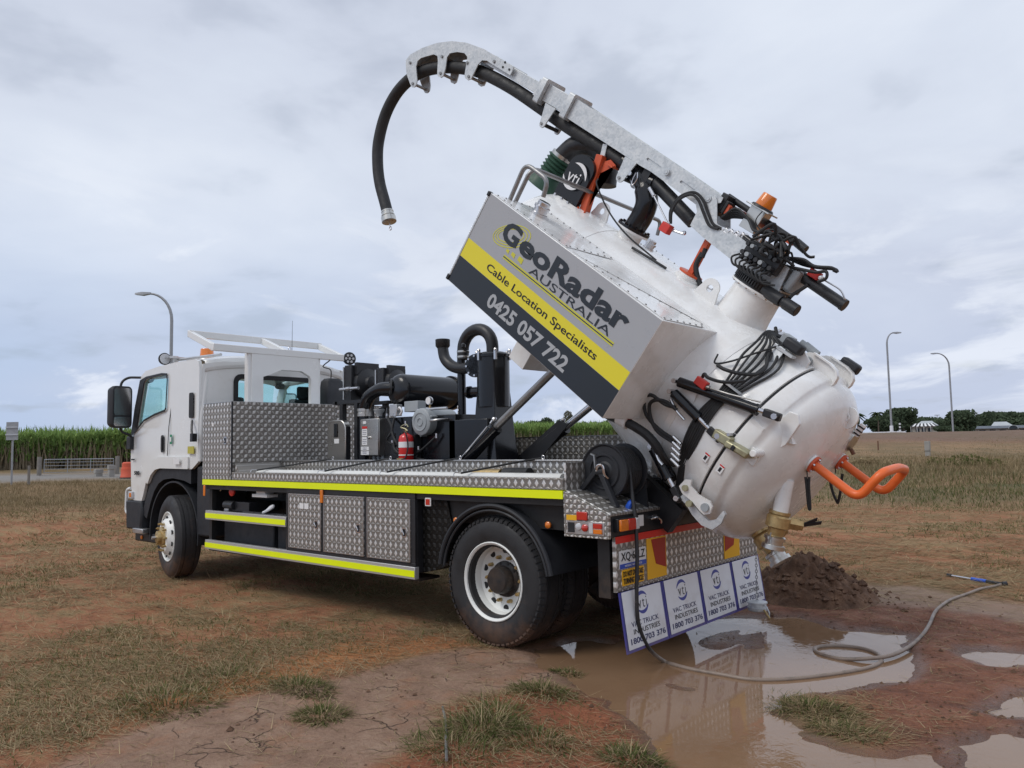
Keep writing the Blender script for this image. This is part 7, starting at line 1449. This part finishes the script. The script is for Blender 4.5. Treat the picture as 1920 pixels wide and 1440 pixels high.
# ---------------- hoses down the rear of the tank
g = GT(); g.box(-1.705, -1.49, .90, 1.55, -.53, -.25); part('sump_box', g, 'tank_paint', bevel=.004)
def on_tank(x, ang, lift=0.02): a = math.radians(ang); return (x, 1.22 - (TRAD + lift) * math.cos(a), .23 + (TRAD + lift) * math.sin(a))
for k in range(7):
    o_ = k * .0165 - .05; fan = (k - 3) * .017
    hose('hydraulic_hose', [on_tank(.46 + o_ * .5, -22 - abs(k - 4), .02), on_tank(.44 + o_, -8, .03), on_tank(.42 + o_, 8, .035), on_tank(.43 + o_ * .8, 22, .04), on_tank(.44 + o_ * .7 + fan, 36, .04), on_tank(.43 + o_ * .5 + fan * 2, 48 + k, .05), on_tank(.36 + fan * 1.5, 60 + k * 1.5, .07), on_tank(.25 + k * .01, 72, .09), on_tank(.30 + k * .022, 84, .06)], (.0095, .008, .0105)[k % 3])
hose('hydraulic_hose', [on_tank(.26, 33, .09), on_tank(.33, 33, .11), on_tank(.42, 36, .10), on_tank(.50, 42, .08), on_tank(.49, 50, .06), on_tank(.42, 58, .06), on_tank(.37, 68, .08)], .013)
hose('hydraulic_hose', [on_tank(.24, 80, .10), on_tank(.30, 76, .08), on_tank(.36, 70, .06), on_tank(.38, 64, .04)], .013)
g = GT(); 
for a in (22, 29): p = Vector(on_tank(.36, a, .06)); q = Vector(on_tank(.52, a, .06)); g.tube([p, q], 1, flat=(.03, .012, (0, 1, 0)))
part('hose_clamp', g, 'galv', kind='stuff')
# top manifold
g = GT(); g.box(.24, .46, 1.10, 1.22, .955, 1.01); mf = part('top_manifold', g, 'stainless', bevel=.005)
for k in range(6): g = GT(); g.tube([(.25 + .035 * k, 1.06, 1.0 - .004 * k), (.25 + .035 * k, 1.16, 1.03 - .004 * k)], .014, 8); build('fitting', g, 'chrome', mf)
g = GT(); g.tube([(.44, 1.25, 1.03), (.56, 1.25, 1.02)], .03, 14); g.tube([(.40, 1.25, 1.032), (.44, 1.25, 1.03)], .022, 12); build('accumulator', g, 'grey_cast', mf)
g = GT(); g.box(.36, .44, .96, 1.06, .99, 1.06); build('coil', g, 'grey_cast', mf, bevel=.006)
# rear work lights
def rear_light(c, nm):
    g = GT(); g.box(c[0] - .075, c[0] + .075, c[1] - .05, c[1] + .05, c[2] - .045, c[2] + .035); o = part('rear_work_light', g, 'black_plastic', bevel=.02, label=nm); return o
rl = rear_light((.50, .92, 1.03), 'near rear work light on a folded bracket')
g = GT(); g.tube(fillet([(.44, .86, .98), (.45, .82, .84), (.50, .80, .80), (.42, .79, .78)], .03), 1, flat=(.09, .006, (1, 0, 0))); g.box(.40, .56, .84, .92, .955, .975); build('bracket', g, 'galv', rl)
hose('wire', [(.18, .62, .72), (.21, .60, .66), (.28, .66, .73), (.36, .75, .86), (.44, .88, 1.0)], .007, rl)
rear_light((.73, 1.48, 1.06), 'far rear work light'); hose('wire', [(.60, 1.40, .99), (.64, 1.42, 1.04), (.68, 1.45, 1.05)], .007)
# door hinge arms
def arm(y):
    P = [(.54, .90), (.52, .965), (.56, 1.03), (.60, 1.045), (.74, 1.045), (.80, 1.03), (.835, .99), (.84, .95), (.82, .86), (.80, .78), (.74, .72), (.60, .80)]
    g = GT(); g.plate(P, [], .03, XZ(y + .015)); o = build('hinge_arm', g, 'tank_paint', door, smooth=30, bevel=.004)
    g = GT(); g.cyl((.595, y - .03, .97), (.595, y + .04, .97), .036, n=20); build('hinge_pin', g, 'grey_cast', o)
    g = GT(); g.tube([Vector((x_, y, z_)) for x_, z_ in P[3:10]], 1, flat=(.05, .012, (0, 1, 0))); build('flange_strip', g, 'tank_paint', o)
arm(1.06); arm(1.40)
for y in (.98, 1.48): g = GT(); g.prism([(.40, .80), (.42, .95), (.56, 1.03), (.64, .99), (.655, .85)], 'y', y - .012, y + .012); part('hinge_bracket', g, 'tank_paint', bevel=.004)
# towing/lifting lug on the door
g = GT(); g.plate([(.80, .66), (.88, .80), (.93, .84)] + [(1.0 + .085 * math.cos(a), .775 + .085 * math.sin(a)) for a in np.linspace(1.4, -1.2, 12)] + [(.98, .62)], [circ(1.0, .775, .028, 18)], .03, XZ(1.22)); lg = part('door_lug', g, 'tank_paint', smooth=30, bevel=.003)
g = GT(); g.tube([Vector((1.0 + .033 * math.cos(t), 1.18, .775 + .033 * math.sin(t))) for t in np.linspace(0, 6.28, 19)], .006, 6, cap=False); build('eye_ring', g, 'tank_paint', lg)
# sight fitting with striped strap under the lug
g = GT(); g.lathe((1.02, 1.50, .60), (1, 0, .1), [(.0, -.05), (.07, -.05), (.075, .03), (.085, .035), (.085, .055), (.05, .06), (0, .06)], 24); sf = part('sight_port', g, 'stainless'); g = GT(); g.box(1.05, 1.09, 1.44, 1.47, .66, .76); build('striped_tag', g, 'ink_white', sf)
for k in range(3): g = GT(); g.box(1.048, 1.092, 1.438, 1.472, .67 + k * .03, .682 + k * .03); build('stripe', g, 'ink_black', sf)
g = GT(); g.tube([(1.09, 1.5, .55), (1.13, 1.5, .53)], .015, 8); build('red_knob', g, 'rust', sf)
# door lug for the side cylinder and cylinders A, B, C
g = GT(); g.prism([(.80, .50), (.85, .70), (.91, .715), (.955, .67), (.96, .50), (.90, .36)], 'y', .60, .63); dl_ = part('door_bracket', g, 'tank_paint', bevel=.004)
g = GT(); g.prism([(.84, .45), (.90, .60), (.99, .53)], 'y', .63, .72); build('gusset', g, 'tank_paint', dl_)
def cylinder(a, b, c, r, nm, y0=0):
    a, b, c = map(Vector, (a, b, c)); d = (b - a).normalized(); g = GT(); g.cyl(a, b, r, n=22); g.cyl(b - d * .02, b, r * 1.12, n=22); o = part('door_cylinder', g, 'black_gloss', label=nm)
    g = GT(); g.cyl(b, c, r * .5, n=14); build('rod', g, 'chrome', o); g = GT(); g.tube([c - d * .0, c + d * .04, c + d * .12], 1, flat=(.05, .055, (0, 1, 0))); build('clevis', g, 'black_satin', o, bevel=.008)
    g = GT(); q = c + d * .09; g.cyl(q - Vector((0, .05, 0)), q + Vector((0, .05, 0)), .020, n=14); q = a - d * .02; g.cyl(q - Vector((0, .05, 0)), q + Vector((0, .05, 0)), .018, n=12); build('clevis_pin', g, 'chrome', o, kind='stuff'); return o
cA = cylinder((.12, .46, .425), (.71, .49, .605), (.745, .50, .615), .037, 'long upper door cylinder')
g = GT(); g.box(.24, .335, .40, .45, .50, .56); build('check_valve', g, 'red_valve', cA, bevel=.006); g = GT(); g.tube([(.335, .42, .53), (.50, .43, .585), (.70, .46, .665)], .0065, 6); g.cyl((.335, .42, .53), (.36, .42, .54), .014, n=8); build('oil_line', g, 'grey_pipe', cA)
hose('hydraulic_hose', [(.27, .42, .57), (.28, .40, .60), (.33, .38, .60), (.42, .42, .63), (.50, .52, .70)], .012, cA)
g = GT(); g.prism([(.14, .36), (.18, .47), (.26, .45), (.30, .30), (.22, .24)], 'y', .50, .56); part('cylinder_bracket', g, 'tank_paint')
cB = cylinder((.135, .46, .335), (.40, .47, .305), (.50, .48, .29), .038, 'middle door clamp cylinder')
g = GT(); g.tube(crom([(.15, .44, .29), (.24, .43, .255), (.33, .43, .24)], 3), .011, 8); build('oil_line', g, 'chrome', cB)
for o_ in (0, 1):
    hose('hydraulic_hose', [(.22 + .02 * o_, .43, .27 - .01 * o_), (.14 - .0 * o_, .42, .24 + .02 * o_), (.02 + .05 * o_, .40, .235 - .01 * o_), (-.02 + .06 * o_, .42, .17 - .01 * o_), (.05 + .05 * o_, .44, .08), (.20, .45, .055 - .02 * o_), (.36, .46, .07 - .02 * o_)], .014, cB)
for k in range(5): g = GT(); g.tube([(.33 + .02 * k, .43, .09 - .035 * k), (.41 + .02 * k, .43, .085 - .035 * k)], .013, 8); part('hose_fitting', g, 'chrome')
# over-centre clamp at mid height
g = GT(); g.tube([(.56, .47, .30), (.70, .46, .32)], 1, flat=(.09, .07, (0, 1, 0))); cl = part('door_clamp', g, 'zinc_yellow', bevel=.01, label='zinc plated door clamp at mid height')
g = GT(); g.tube([(.68, .44, .305), (.79, .44, .325), (.86, .45, .33)], 1, flat=(.10, .05, (0, 1, 0))); build('clamp_jaw', g, 'zinc_yellow', cl, bevel=.012); g = GT(); g.box(.74, .765, .382, .392, .30, .335); build('jaw_slot', g, 'rubber_seal', cl)
g = GT(); g.box(.55, .90, .50, .56, .27, .38); g.cyl((.88, .40, .37), (.88, .56, .37), .025, n=12); build('clamp_base', g, 'tank_paint', cl, bevel=.006); g = GT(); g.cyl((.60, .42, .30), (.60, .52, .30), .02, n=12); g.cyl((.66, .42, .36), (.66, .5, .36), .012, n=10); build('clamp_pin', g, 'chrome', cl, kind='stuff')
cC = cylinder((.215, .52, -.115), (.44, .53, -.215), (.50, .535, -.242), .042, 'lower door clamp cylinder')
g = GT(); g.tube(crom([(.26, .47, -.10), (.32, .46, -.13), (.37, .46, -.14)], 3), .014, 8); g.sphere((.20, .50, -.09), .03, 8); build('port_fitting', g, 'chrome', cC)
# lower white latch with hook
g = GT(); g.plate([(.56, -.12), (.60, -.09), (.62, -.13), (.70, -.14), (.80, -.12), (.835, -.14), (.85, -.19), (.82, -.225), (.78, -.225), (.70, -.21), (.60, -.215), (.55, -.19)], [], .02, XZ(.50)); lt = part('door_latch', g, 'tank_paint', smooth=30, bevel=.004, label='white lower door latch with grey hook')
g = GT(); g.plate([(.60, -.22), (.68, -.225), (.76, -.245), (.86, -.25), (.90, -.20), (.905, -.12), (.93, -.13), (.945, -.20), (.92, -.28), (.84, -.31), (.74, -.30), (.66, -.27), (.59, -.27)], [], .03, XZ(.535)); build('hook', g, 'galv', lt, smooth=30, bevel=.004)
for x_, z_, r0 in ((.60, -.165, .022), (.69, -.235, .024), (.80, -.175, .030)): g = GT(); g.cyl((x_, .47, z_), (x_, .50, z_), r0, n=18); build('latch_pin', g, 'zinc_yellow' if r0 < .03 else 'grey_cast', lt)
hose('hydraulic_hose', [on_tank(.43, -22, .03), (.40, .55, -.12), (.36, .50, -.10), (.31, .48, -.075), (.30, .47, -.12)], .014)
for k in range(4): hose('hydraulic_hose', [on_tank(.44 + .014 * k, -22, .02), on_tank(.46 + .014 * k, -30, .03), on_tank(.49 + .014 * k, -42, .05), (.54 + .014 * k, .82, -.48)], .010)
for x_, z_, mt in ((.60, .115, 'ink_white'), (.735, .118, 'ink_white')):
    yy = 1.22 - math.sqrt((TRAD + .035) ** 2 - (z_ - .23) ** 2) - .003; g = GT(); g.plate([(-.022, -.032), (.022, -.032), (.022, .032), (-.022, .032)], [], .001, T(x_, yy, z_) @ XZ(0)); o = part('warning_sticker', g, mt, smooth=0); g = GT(); g.plate([(-.01, -.02), (.01, -.02), (.01, .012), (-.01, .012)], [], .001, T(x_, yy - .0012, z_) @ XZ(0)); build('sticker_print', g, 'ink_black', o, smooth=0); g = GT(); g.plate([(-.02, .02), (.02, .02), (.02, .03), (-.02, .03)], [], .001, T(x_, yy - .0012, z_) @ XZ(0)); build('sticker_band', g, 'red_tape', o, smooth=0)
# raised pad rings on the body & door
for x_, y_, s_ in ((.0, 0, 0),): pass
g = GT(); g.prism([(.42, .30), (.66, .30), (.66, .43), (.42, .43)], 'y', .50, .56); part('flange_pad', g, 'tank_paint', bevel=.01)
g = GT(); g.prism([(.69, .40), (.81, .38), (.81, .52), (.69, .54)], 'y', .52, .60); part('flange_pad', g, 'tank_paint', bevel=.01)
# water hose from the box to the tail
g = GT(); g.tube(crom([(-.26, .46, -.085), (-.23, .42, -.11), (-.19, .40, -.10)], 4), .04, 14); g.tube(crom([(-.19, .40, -.10), (-.15, .40, -.085), (-.10, .40, -.07)], 4), .042, 14); drn = part('drain_elbow', g, 'black_satin', smooth=50)
g = GT(); g.tube([(-.11, .40, -.073), (-.03, .40, -.055)], .044, 18); g.tube([(-.03, .40, -.055), (-.02, .40, -.053)], .05, 14); build('white_valve', g, 'ink_white', drn, smooth=40); g = GT(); g.box(-.105, -.02, .37, .43, -.02, .0); g.cyl((-.06, .40, -.03), (-.06, .40, -.01), .014, n=8); build('red_handle', g, 'red_valve', drn, bevel=.004)
hose('drain_hose', [(-.02, .40, -.05), (.05, .40, -.035), (.15, .42, -.03), (.24, .45, -.055), (.31, .50, -.11), (.36, .56, -.17), (.42, .64, -.24)], .036)
# tank hinge strut at the tail
g = GT(); g.box(.10, .60, .70, .78, -.62, -.40); g.box(.10, .60, 1.66, 1.74, -.62, -.40); part('hinge_foot', g, 'black_satin', kind='stuff')
# push-bar in orange with its two sockets
def sock(y, z, nm):
    x0 = dome_x(y - 1.22, z - .23) - .03
    g = GT(); g.tube([(x0, y, z), (1.085, y, z)], .03, 18); g.lathe((1.07, y, z), (1, 0, 0), [(.03, 0), (.062, 0), (.062, .016), (.03, .016)], 24); return part('bar_socket', g, 'tank_paint', smooth=40)
ya, yb, zb = .93, 1.50, .43
sock(ya, zb, ''); sock(yb, zb, '')
g = GT(); R_ = .031
path = fillet([(1.09, ya, zb), (1.46, ya, zb), (1.475, ya, .665), (1.48, (ya + yb) / 2, .70), (1.475, yb, .665), (1.46, yb, zb), (1.09, yb, zb)], .075, 7)
g.tube(path, R_, 18); pb = part('push_bar', g, 'orange_paint', smooth=60, label='orange bent tubular push bar on the rear door')
for y in (ya, yb):
    g = GT(); g.lathe((1.088, y, zb), (1, 0, 0), [(.034, 0), (.064, 0), (.064, .018), (.034, .020)], 24); build('end_flange', g, 'red_orange', pb)
    for k in range(5): t = 6.28 * k / 5 + .4; p = Vector((1.06, y + .05 * math.cos(t), zb + .05 * math.sin(t))); g = GT(); g.cyl(p, p + Vector((.06, 0, 0)), .008, n=6); build('bolt', g, 'chrome', pb)
# rubber straps below the sockets (they hang straight down in the world)
for i, y in enumerate((ya, yb)):
    p = tw(1.08, y, zb - .06); g = G(); s_ = .07 if i == 0 else .13
    g.tube([p, p + Vector((.0, .0, -.05))], .004, 6)
    q = p + Vector((0, 0, -.05)); dxx = .012 if i == 0 else .05
    g.tube(crom([q + Vector((-dxx, 0, 0)), q + Vector((-dxx * .6, 0, -s_)), q + Vector((-.004, .01, -.21)), q + Vector((.006, .01, -.21)), q + Vector((dxx * .6, 0, -s_)), q + Vector((dxx, 0, 0))], 6), .0105, 8); part('rubber_strap', g, 'rubber')
# emblem outlines on the door
for dy, dz, s_ in ((-.33, -.12, .05), (-.02, -.46, .05)):
    x_ = dome_x(dy, dz) + .004; n_ = Vector((1, dy * .9, dz * .9)).normalized(); y_, z_ = 1.22 + dy, .23 + dz; a_, b_ = frame(n_); c_ = Vector((x_, y_, z_))
    g = GT(); P = [c_ + a_ * u * s_ + b_ * v * s_ for u, v in ((-.6, -.2), (-.1, -.7), (.5, -.3), (.6, .4), (.0, .5), (-.4, .3), (-.1, -.1), (.3, .0))]; g.tube(P, .003, 5); build('weld_mark', g, 'tank_paint', door)
# discharge pipes at the bottom of the door: first hangs straight down, second tilts with the tank
p0 = tw(1.0, 1.30, .05); W0 = Vector((1.70, 1.78, 0))
def valve_outlet(top, bot, r, nm, capn, lab):
    top, bot = Vector(top), Vector(bot); d = (bot - top).normalized(); g = G(); g.cyl(top, bot, r, n=32); o = part(nm, g, 'tank_paint', smooth=40, label=lab)
    g = G(); g.lathe(bot, d, [(r + .004, -.02), (r + .02, -.02), (r + .02, .0), (r + .012, .002), (r + .03, .02), (r + .03, .09), (r + .008, .10), (r, .16), (r + .004, .16)], 24); build('brass_valve', g, 'brass', o, smooth=30)
    a_, b_ = frame(d); g = G(); s = Vector((.752, .659, 0)); s = (s - d * s.dot(d)).normalized(); q = bot + d * .05; g.cyl(q + s * r * .9, q + s * (r + .085), .045, n=6); g.cyl(q + s * (r + .05), q + s * (r + .115), .038, n=6); build('valve_bonnet', g, 'brass', o, smooth=30)
    e = bot + d * .16; g = G(); g.lathe(e, d, [(r + .006, -.01), (r + .02, .0), (r + .02, .02), (r + .008, .022), (r + .008, .055), (r + .024, .057), (r + .026, .085), (r + .01, .09), (.02, .09), (.0, .075)], 36); c = build('cam_cap', g, 'stainless', o, smooth=30)
    g = G(); g.tube(crom([e + a_ * (r + .03) - d * .03, e + a_ * (r + .034) + d * .02, e + a_ * (r + .026) + d * .05], 4), .0045, 6); g.tube(crom([e - a_ * (r + .03) - d * .03, e - a_ * (r + .034) + d * .02, e - a_ * (r + .026) + d * .05], 4), .0045, 6); g.tube([e + d * .09, e + d * .13], .006, 6); build('cam_lever', g, 'grey_pipe', o, kind='stuff') if r < .055 else None; return o, q, s, d
o1, q1, s1, d1 = valve_outlet((2.105, .82, 1.315), (2.052, .80, 1.078), .053, 'discharge_pipe', '', 'white discharge pipe hanging vertically from the door')
for k in range(2): g = G(); a = q1 + s1 * .11 + Vector((0, 0, .0)); g.tube([a, a + s1 * .05 + Vector((0, .0, .0)), a + s1 * (.20 - .05 * k) + Vector((.02 * k, 0, .05 + .015 * k))], 1, flat=(.026, .008, (.4, -.4, .8))); build('lever_handle', g, 'black_satin', o1)
tt = (1.71, 1.1, 1.01); bb_ = (1.785, 1.1, .90)
o3, *_ = valve_outlet(tt, bb_, .058, 'discharge_pipe', '', 'tilted lower discharge pipe at the bottom of the door')
g = GT(); g.prism([(.84, -.34), (.84, -.12), (.97, -.07), (1.04, -.16), (1.00, -.31)], 'y', 1.0, 1.2); part('outlet_box', g, 'tank_paint', bevel=.006)
# chain with the loose cap, hanging by the last mud flap
c0 = Vector((1.30, 2.06, .60)); c1 = Vector((1.31, 2.02, .205)); lk0 = None
n_l = 17
for k in range(n_l):
    p = c0.lerp(c1, k / (n_l - 1)); a = (k % 2) * math.pi / 2 + .5
    if lk0 is None:
        g = G(T(*p)); g.tube([Vector((.009 * math.cos(t), 0, .016 * math.sin(t))) for t in np.linspace(0, 6.28, 9)], .0034, 5, cap=False); lk0 = part('chain_link', g, 'galv_post')
    else: inst(lk0, p, TR, rot=(0, 0, a))
g = G(); g.lathe((1.33, 1.98, .13), (0, 0, 1), [(0, 0), (.075, 0), (.082, .008), (.084, .03), (.076, .034), (.076, .06), (.084, .064), (.084, .075), (.0, .078)], 32); g.tube(crom([(1.40, 1.95, .19), (1.43, 1.93, .18), (1.46, 1.92, .13), (1.45, 1.92, .09)], 4), .006, 6); part('loose_cap', g, 'galv', smooth=30, label='loose galvanised cap hanging on a chain beside the last mud flap')
g = G(); g.tube([(1.41, 1.93, .15), (1.47, 1.90, .09)], .009, 8); part('cap_lever', g, 'brass')

# ================================================================== LOOSE HOSE AND WAND ON THE GROUND
def gp(x, y, r=.016, up=0.0): return (x, y, max(gz(x, y), ZW - .006) + r * .8 + up)
hp = [(1.05, .36, 1.53), (1.115, .35, 1.42), (1.15, .33, 1.22), (1.185, .31, 1.0), (1.20, .29, .75), (1.20, .27, .5), (1.205, .28, .30), (1.22, .38, .12)]
gr = [(1.24, .55), (1.33, .52), (1.50, .49), (1.72, .50), (1.92, .52), (2.10, .66), (2.28, .92), (2.43, 1.22), (2.47, 1.45), (2.40, 1.66), (2.24, 1.77), (2.06, 1.72), (1.97, 1.58), (2.04, 1.44), (2.22, 1.38), (2.40, 1.44), (2.50, 1.62), (2.54, 1.95), (2.53, 2.35), (2.49, 2.75), (2.42, 3.25), (2.38, 3.70), (2.37, 4.10), (2.42, 4.45), (2.49, 4.80), (2.56, 5.08), (2.60, 5.24)]
pts = [Vector(p) for p in hp] + [Vector(gp(x_, y_, .016, .02 if i in (15, 16) else 0)) for i, (x_, y_) in enumerate(gr)]
g = G(); g.tube(crom(pts, 7), .0145, 12); hz_ = build('pressure_hose', g, 'hose_rubber', smooth=60); tag(hz_, 'long muddy pressure hose running off the reel across the puddle to the wand', 'hose')
e = Vector(gp(2.61, 5.26, .02)); root = empty('pressure_wand', e, 'blue handled pressure washing wand lying at the far end of the muddy hose', 'wand')
g = G(); g.tube([e, e + Vector((.04, .02, .005))], .026, 10); build('trigger_block', g, 'black_plastic', root)
dw = (Vector(gp(2.03, 5.56, .02)) - e); g = G(); g.tube([e, e + dw * .28], .018, 10); build('grip', g, 'black_plastic', root); g = G(); g.tube([e + dw * .28, e + dw * .55], .02, 10); build('handle', g, 'blue_plastic', root); g = G(); g.tube([e + dw * .55, e + dw * .96], .010, 8); build('lance', g, 'chrome', root); g = G(); g.tube([e + dw * .94, e + dw * 1.02], .018, 8); build('nozzle', g, 'black_plastic', root)
g = G(); p = [Vector((1.39, -1.80, gz(1.39, -1.8) + .03)), Vector((1.2, -1.62, gz(1.2, -1.62) + .012)), Vector((.95, -1.38, gz(.95, -1.38) + .008)), Vector((.724, -1.19, gz(.724, -1.19) + .004))]; g.tube(crom(p, 5), [.008] * 16, 7); tag(build('steel_wire', g, 'grey_pipe'), 'thin bent grey stick lying in the mud beside the weed clumps', 'stick')
